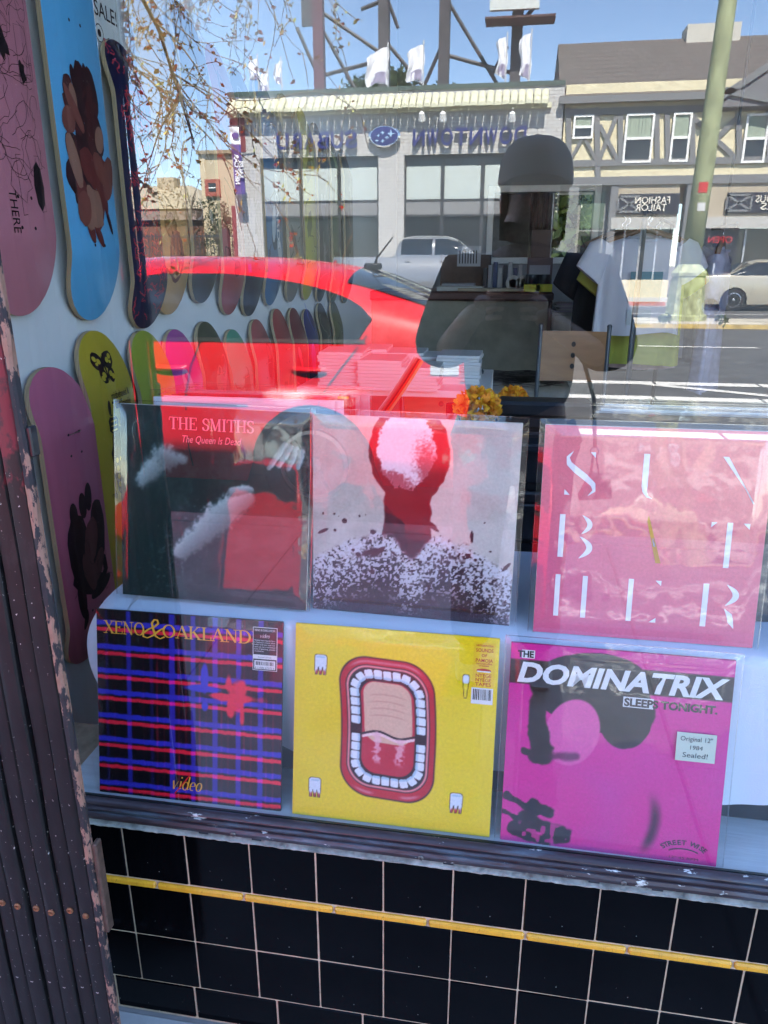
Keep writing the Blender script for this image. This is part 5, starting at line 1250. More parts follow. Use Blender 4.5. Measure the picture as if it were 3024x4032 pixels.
# -- cream cover with a dark ragged oval above a splattered ground
def art_cream(U, V):
    g = fbm(U, V, 7, 11); h = fbm(U, V, 22, 12); fine = vnoise(U, V, 130, 13); fine2 = vnoise(U, V, 75, 17)
    img = np.ones(U.shape+(3,))*np.array([206, 200, 192])/255.
    img = lay(img, sst(.4, .7, g)*.45, (178, 168, 158)); img = lay(img, sst(.55, .7, h)*.2, (226, 206, 196))
    dk = (66, 22, 34); wt = (222, 222, 230)
    img = lay(img, sst(.50, .62, fbm(U, V, 5, 19))*sst(.35, .7, V)*.35, (214, 170, 164))
    m = sst(1.02, .98, ell(U, V, .475, .835, .195, .25, 2)+(h-.5)*.10); img = lay(img, m, dk)                     # plain bust: head
    q = np.abs(U-.475)-(.115+.9*np.maximum(0, .45-V)**1.3); m = sst(.006, -.006, q+(h-.5)*.02)*sst(.27, .30, V)*sst(.75, .7, V); img = lay(img, m, dk)
    e = ell(U, V, .462, .85, .142, .185, 2); m = sst(1.02, .94, e+(h-.5)*.22+(fine-.5)*.12); img = lay(img, m, wt)   # blank pale oval
    m = np.maximum(sst(.9, .2, ell(U, V, .565, .78, .09, .18, 8)+(fine-.5)*.5), sst(1.0, .4, ell(U, V, .40, .70, .14, .055, -14)+(fine-.5)*.5))*m; img = lay(img, m*.85, (120, 60, 72))
    line_ = .455-.62*np.maximum(0, np.abs(U-.49)-.10)**1.35-.13*np.exp(-((U-.50)/.085)**2)
    dpt = (line_-V)
    sh = sst(-.01, .03, dpt+(h-.5)*.06)
    base = lay(np.ones(U.shape+(3,))*np.array([200, 196, 196])/255., np.clip(sst(.0, .30, dpt+(g-.5)*.2)*1.15, 0, 1), (46, 30, 40))
    sp_ = fine*.55+fine2*.45
    base = lay(base, (sp_ > .52+.16*sst(.1, .4, dpt)).astype(float)*.85*sst(.42, .18, dpt), (216, 216, 226))
    base = lay(base, (sp_ < .40-.06*sst(.25, .0, dpt)).astype(float)*.9, (46, 28, 38))
    img = img*(1-sh[..., None])+base*sh[..., None]
    dr = random.Random(8)
    for _ in range(46):
        x, y = dr.uniform(.02, .98), dr.uniform(.22, .52); s = dr.choice((.004, .006, .009, .014)); a = dr.uniform(0, 180); k = dr.choice((1, 1, 3.5))
        img = lay(img, sst(1.1, .8, ell(U, V, x, y, s*k, s, a)), (70, 28, 42))
    return img
r2 = record('cream', 'pale cream record with dark ragged oval over a splattered ground, top row centre', (.457, .157, .500), (-4.6, .5, -1.1), art=art_cream, filmm=m_film, fl=.004, fw=.009, wave=.0016, n=220)
# -- pink cover with white stencilled letters
def art_pink(U, V):
    g = fbm(U, V, 3, 31); img = np.ones(U.shape+(3,))*np.array([228, 104, 142])/255.
    return lay(img, sst(-.1, 1.1, V*.7+U*.3+.3*(g-.5)), (248, 138, 138))
r3 = record('pinks', 'pink record with thin white stencilled letters, right end of the top row', (.805, .152, .498), (-8.6, -.1, -.3), art=art_pink, filmm=m_film_loose, fl=.008, fw=.008, n=60, wave=.0022)
wh_ = FM(srgb(242, 240, 244)); gold_ = FM(srgb(205, 150, 40))
def pl(r, pts, mat, nm='letter_stroke'):
    b = MB(); b.add([(cx_(u), -.0009, v*W_) for u, v in pts], [tuple(range(len(pts)))]); link(nm, b.mesh(nm, mat, fix=False), r)
def stem(r, u, v0, v1, wd, mat, lean=0.): pl(r, [(u-wd/2+lean, v0), (u+wd/2+lean, v0), (u+wd/2, v1), (u-wd/2, v1)], mat)
def rib(r, pts, wf, mat):
    v, f = ribbon(pts, wf); b = MB(); b.add([(cx_(p[0]), -.0009, p[1]*W_) for p in v], f); link('letter_stroke', b.mesh('letter_stroke', mat, fix=False), r)
taper = lambda w0: (lambda dx, dy, t: .0015+w0*math.sin(PI*min(1, max(0, t)))**.9)
H_ = .205
def cres(r, u, v0, v1, d, wd, mat): rib(r, [(u+d*math.sin(PI*i/14), v0+(v1-v0)*i/14) for i in range(15)], taper(wd), mat)
v3 = .675; rib(r3, [(.135, v3+H_), (.112, v3+H_*.86), (.118, v3+H_*.72), (.15, v3+H_*.58), (.195, v3+H_*.42), (.232, v3+H_*.26), (.238, v3+H_*.12), (.212, v3)], taper(.028), wh_)
pl(r3, [(.212, v3+H_-.002), (.235, v3+H_-.002), (.235, v3+H_*.86)], wh_); pl(r3, [(.105, v3+.001), (.13, v3+.001), (.105, v3+H_*.13)], wh_)
stem(r3, .46, v3+H_*.3, v3+H_, .026, wh_); rib(r3, [(.46, v3+H_*.3), (.462, v3+H_*.16), (.475, v3+H_*.05), (.497, v3)], lambda dx, dy, t: .026*(1-t)+.002, wh_)
pl(r3, [(.785, v3+H_), (.81, v3+H_), (.937, v3), (.932, v3-.004), (.925, v3+.02)], wh_)
v2 = .378; stem(r3, .105, v2, v2+H_, .025, wh_); cres(r3, .195, v2+H_*.56, v2+H_, .036, .022, wh_); cres(r3, .19, v2-.002, v2+H_*.5, .046, .026, wh_)
pl(r3, [(.49, v2+H_+.015), (.497, v2+H_-.005), (.56, v2-.003), (.537, v2-.003), (.485, v2+H_-.012)], gold_, 'gold_stroke'); pl(r3, [(.514, v2+.112), (.521, v2+.112), (.531, v2+.075), (.52, v2+.075)], FM(srgb(190, 195, 205)), 'letter_stroke')
stem(r3, .845, v2-.006, v2+H_, .024, wh_); pl(r3, [(.765, v2+H_-.001), (.79, v2+H_-.001), (.764, v2+H_-.026)], wh_); pl(r3, [(.902, v2+H_-.001), (.93, v2+H_-.001), (.929, v2+H_-.028)], wh_)
v1 = .088; stem(r3, .102, v1, v1+H_, .023, wh_); stem(r3, .228, v1, v1+H_, .023, wh_); stem(r3, .437, v1, v1+H_, .023, wh_)
pl(r3, [(.545, v1+H_-.001), (.572, v1+H_-.001), (.571, v1+H_-.026)], wh_); pl(r3, [(.53, v1+.001), (.56, v1+.001), (.56, v1+.024)], wh_)
stem(r3, .77, v1, v1+H_, .025, wh_); cres(r3, .86, v1+H_*.52, v1+H_, .042, .026, wh_); rib(r3, [(.858, v1+H_*.44), (.882, v1+H_*.3), (.89, v1+H_*.15), (.905, v1+.0)], taper(.026), wh_)
# -- black cover with a red and blue plaid
def art_plaid(U, V):
    w1 = fbm(U, V, 14, 41, 3)-.5; w2 = fbm(U, V, 40, 42, 2)-.5
    img = np.ones(U.shape+(3,))*np.array([17, 15, 20])/255.; x = U+w2*.006; y = V+w2*.010
    add = np.zeros(U.shape+(3,)); bl = np.array([36, 36, 170])/255.; rd = np.array([228, 24, 44])/255.
    for u, wd, k in ((.052, .006, .35), (.175, .011, .9), (.30, .008, .35), (.412, .014, 1), (.527, .011, .95), (.645, .013, 1), (.77, .012, 1), (.887, .013, 1)):
        add += (sst(wd+.006, wd-.003, np.abs(x-u+.0))*k*.85)[..., None]*bl
    for i in range(8):
        v = .932-.1245*i+(-.004*(i % 3)); add = np.maximum(add, (sst(.019, .009, np.abs(y-v))*1.)[..., None]*bl)
    for u, wd, k in ((.092, .003, .4), (.255, .003, .3), (.33, .004, .75), (.368, .003, .5), (.448, .005, .8), (.486, .004, .6), (.562, .005, .85), (.598, .004, .55), (.68, .005, .8), (.715, .004, .5), (.80, .005, .7), (.837, .004, .5), (.918, .004, .6), (.955, .004, .6)):
        fade = sst(.3, .7, vnoise(U*0+u*3 % 1, V, 6, int(u*100)))*.5+.5
        add += (sst(wd+.003, wd-.002, np.abs(x-u))*k*fade*.42)[..., None]*rd
    for i in range(8):
        v = .897-.1245*i+(-.004*(i % 3)); add = np.where(sst(.013, .007, np.abs(y-v))[..., None] > .02, add*(1-sst(.013, .007, np.abs(y-v)))[..., None]*.9+(sst(.013, .007, np.abs(y-v)))[..., None]*(rd+add*np.array([.1, 0, .75])), add)
    for (cx, cy, a, b_) in ((.76, .60, .045, .10), (.77, .585, .15, .022), (.72, .66, .02, .05), (.79, .64, .03, .05), (.70, .59, .1, .016), (.73, .53, .02, .05), (.79, .5, .014, .07)):
        m = sst(1.2, .6, ell(U, V, cx, cy, a, b_)+w1*1.1); add = add*(1-m[..., None]*.85)+m[..., None]*rd
    for (cx, cy, a, b_) in ((.57, .62, .10, .02), (.59, .67, .02, .08), (.59, .53, .02, .03)):
        m = sst(1.2, .7, ell(U, V, cx, cy, a, b_)+w1*.6); add = add*(1-m[..., None])+m[..., None]*bl*1.1
    return np.clip(img+add, 0, 1)
r4 = record('plaid', 'black record with red and blue plaid and orange title, left end of the bottom row', (.107, .064, .188), (-11.6, -.1, .5), edge=FM((.01, .01, .012)), art=art_plaid, filmm=m_film_flat, fw=.0008, fl=.0008, wave=.0004, n=230)
or_ = FM(srgb(244, 178, 58))
V, F, adv = serif_line('XENO', .14, .055, .03); flat_to('lettering', V, F, or_, r4, cx_(.045), .876*W_, .222*W_/adv, .066*W_, -.0009)
V, F, adv = serif_line('OAKLANDER', .14, .055, .02); flat_to('lettering', V, F, or_, r4, cx_(.362), .876*W_, .60*W_/adv, .066*W_, -.0009)
amp = [(C_, [(.98, .55), (.8, .42), (.55, .15), (.3, .0), (.12, .06), (.12, .25), (.35, .46), (.62, .62), (.78, .8), (.74, .97), (.6, .98), (.5, .8), (.56, .45), (.66, .12), (.85, .0), (1.05, .12)])]
V, F = strokes_mesh(amp, .10, .045); flat_to('ampersand', V, F, or_, r4, cx_(.245), .866*W_, .125*W_, .10*W_, -.0013)
vid = {'v': (.5, [(K, [(.05, .62), (.2, 0)]), (T_, [(.2, 0), (.42, .6)])]), 'i': (.3, [(K, [(.14, .62), (.14, .06)]), (T_, [(.14, .05), (.26, .1)]), (K, [(.14, .84), (.14, .94)])]), 'd': (.55, [(C_, arc(.24, .3, .19, .3, 60, 420, 18)), (K, [(.43, 1.0), (.43, .05)]), (T_, [(.43, .04), (.55, .1)])]),
       'e': (.48, [(C_, [(.06, .3), (.4, .36)]+arc(.24, .32, .18, .3, 10, 300, 16))]), 'o': (.5, [(C_, arc(.25, .31, .19, .31, 0, 360, 20))])}
def script(r, s, u0, u1, v, h, mat, y):
    Vv, Fv, x = [], [], 0
    for ch in s:
        a, st_ = vid[ch]; v_, f_ = strokes_mesh(st_, .1, .035); o_ = len(Vv); Vv += [(p[0]+x, p[1]) for p in v_]; Fv += [tuple(i+o_ for i in q) for q in f_]; x += a
    flat_to('lettering', Vv, Fv, mat, r, cx_(u0), v*W_, (u1-u0)*W_/(x+.2), h*W_, y, shear=.25)
script(r4, 'video', .405, .585, .06, .075, or_, -.0009)
b = MB(); v_, f_ = ribbon([(.425, .035), (.512, .148)], lambda a, c, t: .006); b.add([(cx_(p[0]), -.0012, p[1]*W_) for p in v_], f_); link('slash', b.mesh('slash', FM(srgb(225, 30, 50)), fix=False), r4)
wq = FM((.82, .82, .82)); kq = FM((.008, .008, .009))
ink_rect('sticker', r4, .845, .972, .742, .966, wq, -.0011); ink_rect('sticker_face', r4, .848, .969, .745, .963, kq, -.0013)
rtext(r4, 'XENO & OAKLANDER', .908, .945, .011, wq, y=-.0015, fit=.108); script(r4, 'video', .882, .936, .912, .022, wq, -.0015)
for i, s in enumerate(('Minimal wave legends Xeno', "& Oaklander's seventh album", 'further distills their iconic noir', 'synth pop into a streamlined', 'suite of gleaming, graceful', 'retrofuturism.')): rtext(r4, s, .853, .895-i*.0112, .0075, wq, y=-.0015, align='LEFT', fit=.108 if i < 5 else .05)
ink_rect('sticker_strip', r4, .848, .969, .802, .824, wq, -.0015); rtext(r4, 'Download Card Inside', .908, .809, .006, kq, y=-.0017, fit=.07)
barcode(r4, .854, .963, .750, .795, -.0018); rtext(r4, '0 11586 67172 6', .908, .753, .009, kq, y=-.0019, fit=.1)
# -- yellow cover: red rounded ring of white blocks
def art_yellow(U, V):
    g = fbm(U, V, 6, 51); fine = vnoise(U, V, 90, 52)
    img = np.ones(U.shape+(3,))*np.array([246, 216, 22])/255.; img = lay(img, sst(.4, .7, g)*.25, (240, 204, 18))
    dk = (38, 14, 20); x = U+.04*(V-.5)+.006*np.sin(V*9); y = V+.05*(U-.47)
    def ring(hx_, hy, r_, c, cx=.475, cy=.495, e=.004): return lay(img, sst(e, -e, rrect(x, y, cx, cy, hx_, hy, r_)), c)
    img = ring(.238, .362, .15, dk); img = ring(.231, .355, .145, (212, 28, 44))
    lip = np.abs(rrect(x, y, .475, .495, .219, .338, .135)); img = lay(img, sst(.012, .0, lip)*sst(.78, .82, y)*.9, (250, 190, 195)); img = lay(img, sst(.014, .0, lip)*sst(.19, .165, y)*sst(.05, .09, np.abs(x-.475))*.9, (250, 205, 210))
    img = lay(img, sst(.03, .0, lip)*.35, (170, 10, 30))
    img = ring(.207, .318, .125, dk, cy=.50); img = ring(.202, .313, .12, (244, 150, 150), cy=.50); img = ring(.192, .303, .112, dk, cy=.50)
    r0 = rrect(x, y, .475, .50, .155, .265, .095); r1_ = rrect(x, y, .475, .50, .118, .215, .07)
    band = sst(.003, -.003, r0)*sst(-.003, .003, r1_)
    hx_, hy_, rc = .163, .272, .10; P_ = []
    sx2, sy2 = hx_-rc, hy_-rc; per = 4*(sx2+sy2)+2*PI*rc
    def pathpt(q):
        q = q % per
        for (L2, f2) in ((2*sx2, lambda a: (-sx2+a, hy_, 0, 1)), (PI*rc/2, lambda a: (sx2+rc*math.sin(a/rc), sy2+rc*math.cos(a/rc), math.sin(a/rc), math.cos(a/rc))), (2*sy2, lambda a: (hx_, sy2-a, 1, 0)), (PI*rc/2, lambda a: (sx2+rc*math.cos(a/rc), -sy2-rc*math.sin(a/rc), math.cos(a/rc), -math.sin(a/rc))), (2*sx2, lambda a: (sx2-a, -hy_, 0, -1)), (PI*rc/2, lambda a: (-sx2-rc*math.sin(a/rc), -sy2-rc*math.cos(a/rc), -math.sin(a/rc), -math.cos(a/rc))), (2*sy2, lambda a: (-hx_, -sy2+a, -1, 0)), (PI*rc/2, lambda a: (-sx2-rc*math.cos(a/rc), sy2+rc*math.sin(a/rc), -math.cos(a/rc), math.sin(a/rc)))):
            if q <= L2: return f2(q)
            q -= L2
        return f2(L2)
    nT = 34
    for k in range(nT):
        px2, py2, nx, ny = pathpt(per*(k+.5)/nT)
        if abs(py2+.02) < .035 and abs(px2) > .12: continue
        ax_ = x-.475-px2; ay_ = y-.50-py2; tt = ax_*ny-ay_*nx; nn = ax_*nx+ay_*ny; hw2 = per/nT/2
        d2 = np.maximum(np.abs(tt)-hw2+.010, np.abs(nn)-.021+.010); dd = np.hypot(np.maximum(np.abs(tt)-hw2+.011, 0), np.maximum(np.abs(nn)-.025+.011, 0))-.0085
        img = lay(img, sst(.0015, -.0015, dd), (234, 240, 246)); img = lay(img, sst(.0015, -.0015, dd)*sst(-.006, -.016, nn)*.6, (140, 186, 215))
    r1_ = rrect(x, y, .475, .50, .118, .215, .07)
    inn = rrect(x, y, .475, .50, .132, .238, .08); m = sst(.003, -.003, inn)
    img = lay(img, m, (200, 30, 52)); img = lay(img, sst(.003, -.003, rrect(x, y, .475, .58, .12, .155, .07)), (232, 186, 158))
    wv = .47+.012*np.sin((x-.37)*30); up_ = sst(-.004, .004, y-wv)
    img = lay(img, m*sst(.008, .004, np.abs(y-wv)), dk); tong = m*(1-up_); img = lay(img, tong*sst(.009, .005, np.abs(y-wv+.014)), (255, 215, 215))
    for xx in (.42, .535): img = lay(img, tong*sst(.024, .004, np.abs(x-xx)+(fine-.5)*.03)*sst(.30, .34, y)*.8, (248, 190, 200))
    for k in range(4): img = lay(img, m*up_*sst(.006, .002, np.abs(y-.57-.035*k+.25*(x-.475)**2*6))*sst(.105, .06, np.abs(x-.475))*.4, (196, 132, 116))
    for (cx, cy, roots) in ((.13, .80, 1), (.115, .155, 1), (.83, .155, 1)):
        for gr in (.003, 0):
            c1 = dk if gr else (226, 236, 246); mm = sst(.002, -.001, rrect(U, V, cx, cy+.02, .029+gr, .03+gr, .012)-.0)
            for k in (-1, 0, 1): mm = np.maximum(mm, sst(.002, -.001, np.abs(U-cx-k*.021)-(.008-abs(V-cy+.01)*.12+gr)*1.)*sst(-.052-gr, -.046-gr, V-cy)*sst(.0, -.008, V-cy-.0))
            img = lay(img, mm, c1)
        img = lay(img, sst(.028, .02, np.abs(U-cx))*sst(-.052, -.048, V-cy)*sst(-.02, -.04, V-cy)*(img[..., 2] > .5), (190, 40, 50)); img = lay(img, sst(.006, .003, np.abs(V-cy-.04))*sst(.024, .02, np.abs(U-cx))*.5, (120, 180, 210))
    for gr in (.003, 0):
        img = lay(img, sst(.002, -.001, rrect(U, V, .85, .79, .013+gr, .022+gr, .01)), dk if gr else (226, 236, 246)); img = lay(img, sst(.002, -.001, np.abs(U-.85)-(.011+gr-np.maximum(0, .768-V)*.10))*sst(.695-gr, .70-gr, V)*sst(.772, .768, V), dk if gr else (244, 220, 60))
    return img
r5 = record('yellow', 'bright yellow record with a red ring of white teeth, bottom row centre', (.442, .062, .190), (-11.8, 0, -.1), edge=FM(srgb(235, 205, 30)), art=art_yellow, filmm=m_film_flat, fw=.0008, fl=.0008, wave=.0005, n=240)
rq = FM(srgb(190, 40, 20))
ink_rect('sticker', r5, .880, .982, .758, .975, FM(srgb(240, 200, 24)), -.0011)
for s, v, h, f_ in (('NNT020LP-COLA', .957, .009, .08), ('SOUNDS', .93, .017, .082), ('OF', .906, .014, .026), ('PAMOJA', .880, .017, .082), ('THE FUTURE SOUND', .868, .007, .078), ('OF TANZANIA', .858, .007, .05), ('NYEGE', .806, .017, .075), ('NYEGE', .784, .017, .075), ('TAPES', .762, .017, .075)): rtext(r5, s, .931, v, h, rq, y=-.0013, fit=f_, bold=.0001)
b = MB(); b.add([(cx_(.931+.036*math.cos(k*PI/8)), -.0013, (.838+.011*math.sin(k*PI/8)*(1 if k < 8 else .6))*W_) for k in range(16)], [tuple(range(16))]); link('emblem', b.mesh('emblem', rq, fix=False), r5); ink_rect('emblem_band', r5, .9, .962, .831, .837, wq, -.0015)
barcode(r5, .877, .98, .672, .752, -.0013)
# -- magenta cover with dark rounded masses
def art_mag(U, V):
    g = fbm(U, V, 5, 61); fine = vnoise(U, V, 110, 62); h = fbm(U, V, 16, 63)
    mg = (226, 40, 150); img = np.ones(U.shape+(3,))*np.array(mg)/255.; img = lay(img, sst(.35, .75, g)*.35, (214, 58, 160))
    dk = (52, 44, 40)
    img = lay(img, sst(.803, .806, V)*sst(.925, .921, V-.0*U), dk)
    for (x, y, a, b_, rt) in ((.36, .83, .27, .15, 8), (.42, .73, .26, .13, -8), (.54, .70, .125, .17, 0), (.26, .74, .15, .09, -20)):
        img = lay(img, sst(1.02, .97, ell(U, V, x, y, a, b_, rt)+(h-.5)*.08), dk)
    img = lay(img, sst(1.03, .95, ell(U, V, .305, .585, .125, .17, -14)), (236, 96, 170))
    d, t = seg(U, V, .13, .74, .17, .46); img = lay(img, sst(.045, .03, d+(h-.5)*.05-.02*t), dk); d, t = seg(U, V, .17, .46, .09, .47); img = lay(img, sst(.02, .012, d+(h-.5)*.02), dk)
    d, t = seg(U, V, .22, .455, .33, .47); img = lay(img, sst(.028, .005, d+(h-.5)*.03)*.8, (90, 30, 70))
    cv = .66+.045*np.sin((V-.02)*8.5); m = sst(.05, .0, np.abs(U-cv))*sst(.0, .1, V)*sst(.36, .2, V); img = lay(img, m*sst(-.03, .02, U-cv+.01)*.95, (60, 20, 46))
    img = lay(img, sst(.18, .0, np.abs(U-cv+.2))*sst(.48, .3, V)*.25, (196, 70, 170))
    for (x0, y0, x1, y1, wd) in ((.02, .235, .17, .16, .017), (.0, .15, .16, .09, .014), (.15, .20, .22, .17, .04), (.12, .12, .30, .06, .05), (.06, .07, .2, .02, .035)):
        d, t = seg(U, V, x0, y0, x1, y1); img = lay(img, sst(wd, wd*.75, d+(h-.5)*.04), (40, 34, 40))
    m = sst(.62, .7, vnoise(U, V, 45, 66))*sst(1.2, .7, ell(U, V, .2, .06, .16, .07)); img = lay(img, m*.8, mg)
    img = lay(img, sst(.5, 1.5, ell(U, V, .5, .5, .9, .9))*.3, (200, 30, 120))
    return img
r6 = record('magent', 'magenta record with bold white italic title and a pale price note', (.773, .060, .187), (-11.2, 0, -.6), edge=FM(srgb(190, 40, 120)), art=art_mag, filmm=m_film, fl=.009, fw=.010, wave=.0012, n=220)
ink_rect('title_patch', r6, .052, .112, .928, .968, wq, -.0008); rtext(r6, 'THE', .07, .933, .030, kq, y=-.001, bold=.0006, fit=.075)
rtext(r6, 'DOMINATRIX', .49, .815, .092, wq, y=-.0011, bold=.0016, shear=.22, fit=.945)
ink_rect('title_patch', r6, .525, .66, .735, .785, wq, -.0008); rtext(r6, 'SLEEPS TONIGHT.', .735, .742, .036, FM(srgb(66, 56, 48)), y=-.0011, bold=.0007, fit=.41)
ink_rect('price_note', r6, .772, .945, .508, .645, PM('pale_green_paper', (.56, .62, .52), .8, var=.04), -.0042)
for s, v, h, f_ in (('Original 12"', .606, .022, .14), ('1984', .566, .02, .055), ('Sealed!', .527, .024, .11)): rtext(r6, s, .858, v, h, FM((.03, .035, .04)), y=-.0046, shear=.05, fit=f_, name='handwriting')
for i, ch in enumerate('STREET WISE'):
    a = R(150-12.0*i); cxu, cyv = .848, .040; rr_ = .098
    me = textmesh(ch, .024*W_/.7, bold=.0003); me.materials.clear(); me.materials.append(FM((.06, .02, .05))); o = link('lettering', me, r6)
    o.location = (cx_(cxu+rr_*math.cos(a)), -.0011, (cyv+rr_*.50*math.sin(a))*W_); o.rotation_euler = (PI/2, 0, 0); o.rotation_euler = (Matrix.Rotation(PI/2, 4, 'X') @ Matrix.Rotation((a-PI/2)*.75, 4, 'Z')).to_euler()
b = MB(); v_, f_ = ribbon([(.848+.08*math.cos(R(145-11*i)), .036+.034*math.sin(R(145-11*i))) for i in range(11)], lambda a, c, t: .006); b.add([(cx_(p[0]), -.0011, p[1]*W_) for p in v_], f_); link('logo_arc', b.mesh('logo_arc', FM((.06, .02, .05)), fix=False), r6)
rtext(r6, '12" 45 RPM', .85, .018, .012, FM((.08, .02, .06)), fit=.13, name='small_print')

# ------------------------------------------------------------------ records filed behind
def filed(label, x, y, tilt, c, dz=0., sl=True, group='records filed behind the front row'):
    r = empty('record', (x, y, PT+dz), (R(tilt), 0, 0), label=label, cat='record', group=group)
    b = MB(); b.bbox(-W_/2, W_/2, 0, .004, 0, W_, .0008); link('jacket', b.mesh('jacket', c), r)
    if sl:
        b = MB(); b.grid(lambda s, t: (-.163+.326*s, -.0025+.0022*math.sin(s*21+x*50)*(1-abs(2*t-1)), W_*.0+(W_+.012)*t+.0015*math.sin(s*17)*t), 40, 20); link('clear_sleeve', b.mesh('clear_sleeve', m_film_loose, 'all', fix=False), r)
        b = MB(); b.box(-.163, .163, .0042, .0048, W_+.0108, W_+.012); link('sleeve_seam', b.mesh('sleeve_seam', m_film_edge), r)
    return r
m_wj = PM('white_card', (.66, .70, .74), .6, var=.05); m_bj = FM((.012, .012, .014)); m_rj = FM((.25, .03, .05)); m_gj = PM('grey_card', (.3, .31, .33), .6)
x1_ = at(497, 857, .21).x
for (lb, dx, y, tl, c) in (('white record filed directly behind the dark green record', 0, .222, -7.5, m_wj), ('second white record behind the dark green one, set to the right', .012, .236, -7.4, m_wj), ('thin black record filed behind the two white ones', .02, .252, -7, m_bj), ('dark red record near the back of the left file', .026, .268, -6.5, m_rj), ('grey record in a loose sleeve at the back of the left file', .03, .287, -6, m_gj), ('rearmost grey record of the left file, shifted to the right', .045, .305, -5.6, m_gj)): filed(lb, x1_+dx, y, tl, c, .006)
x2_ = at(1500, 890, .24).x
for (lb, dx, y, tl, c) in (('black record filed directly behind the pink lettered record', .015, .215, -7.6, m_bj), ('grey record in a baggy sleeve behind the pink one', .02, .235, -7.2, m_gj), ('pale record in a clear sleeve, third of the right file', .03, .256, -6.8, m_wj), ('grey record near the back of the right file', .03, .278, -6.3, m_gj), ('rearmost pale record of the right file', .04, .30, -5.9, m_wj)): filed(lb, x2_+dx, y, tl, c, .002)
# small striped cases beside the left file
p = at(720, 878, .30)
b = MB(); b.bbox(-.013, .013, -.008, .008, 0, p.z-PT+.012, .001); t_ = empty('tape_case', (p.x-.006, .30, PT), label='small black case with a yellow ring beside the left file', cat='tape case'); link('case', b.mesh('case', m_bj), t_)
b = MB(); b.tube([(.007*math.cos(k*PI/8), -.0085, p.z-PT-.004+.007*math.sin(k*PI/8)) for k in range(17)], .001, 5); link('ring_print', b.mesh('ring_print', FM((.6, .6, .05))), t_)
t_ = empty('tape_case', (p.x+.018, .305, PT), label='black and yellow striped case beside the left file', cat='tape case'); b = MB(); b.bbox(-.009, .009, -.008, .008, 0, p.z-PT+.018, .001); link('case', b.mesh('case', m_bj), t_)
b = MB()
for k in range(12): b.box(-.0092, .0092, -.0088, -.0081, p.z-PT+.012-k*.012, p.z-PT+.018-k*.012)
link('stripe', b.mesh('stripe', FM(srgb(235, 190, 40))), t_)
# zine leaning between the records
p0, p1 = at(822, 886, .40), at(899, 772, .46)
d_ = (p1-p0); zn = empty('zine', p0, label='folded orange and white zine sticking up behind the cream record', cat='zine')
for k, (dx, c) in enumerate(((0, wq), (.0045, FM((.42, .36, .26))), (.009, kq), (.0125, FM(srgb(235, 110, 45))), (.016, FM(srgb(240, 170, 110))))):
    b = MB(); nn = Vector((d_.z, 0, -d_.x)).normalized()
    b.grid(lambda s, t: tuple(-d_*.6+d_*1.6*t+nn*(dx-.008+.012*math.sin(t*2.5)*.4+.003*s)+Vector((0, .02*s, -.002*s))), 3, 12); link('page', b.mesh('page', c, 'all', fix=False), zn)
# black disc edge behind the cream record
p = at(775, 905, .36); b = MB(); b.lathe([(.0, -.001), (.15, -.001), (.1515, 0), (.15, .001), (.0, .001)], 64, 0, Matrix.Rotation(R(82), 4, 'X')); t_ = b.build('vinyl_disc', PM('vinyl', (.008, .008, .009), .25), None, True); t_.location = (p.x+.005, .36, p.z-.135); tag(t_, 'black vinyl disc standing behind the cream record', 'vinyl disc')
# marigolds
m_mari = [PM('marigold_a', (.85, .36, .012), .7), PM('marigold_b', (.78, .26, .01), .7), PM('marigold_c', (.9, .46, .02), .7)]
def marigold(label, c, r, seed, stem_to):
    q = random.Random(seed); f = empty('marigold', (c.x, c.y, stem_to), label=label, cat='flower', group='artificial marigolds behind the records'); off = c.z-stem_to
    pm = []
    for k in range(3):
        b = MB()
        def fn(s, t):
            wd = .34*math.sin(PI*min(1, .15+t*.8))**.7*(1-.25*(t > .95)); fr_ = .07*math.sin(s*16+k)*t
            return ((s-.5)*wd, -.10*t*t+.12*abs(s-.5)*t+.05*math.sin(t*4), t*(.42-.05*abs(math.sin(s*9)))+fr_*.3)
        b.grid(fn, 6, 5); pm.append(b.mesh('petal', m_mari[k], 'all', fix=False))
    n = 150
    for i in range(n):
        a = 2.39996*i; zz = 1-1.75*(i+.5)/n; rr_ = math.sqrt(max(0, 1-zz*zz)); d = Vector((rr_*math.cos(a), rr_*math.sin(a), zz*.85)); dn = d.normalized()
        o = link('petal', pm[i % 3], f); up = Vector((0, 0, 1)); out = (dn*.75+Vector((q.gauss(0, .28), q.gauss(0, .28), q.gauss(0, .28)))).normalized()
        o.rotation_mode = 'QUATERNION'; o.rotation_quaternion = out.to_track_quat('Z', 'Y') @ Euler((0, 0, q.uniform(0, 6.28))).to_quaternion()
        o.location = d*r*.66+Vector((0, 0, off)); o.scale = (r*1.05,)*3
    b = MB(); b.tube([(0, 0, 0), (.004, 0, off*.5), (0, 0, off-r*.3)], .0025, 6); link('stem', b.mesh('stem', m_leaf[1]), f)
marigold('large orange marigold behind the cream record', at(1031, 882, .42), .042, 1, PT)
marigold('smaller orange marigold peeping over the black drawer unit', at(1108, 862, .92), .036, 2, .45)
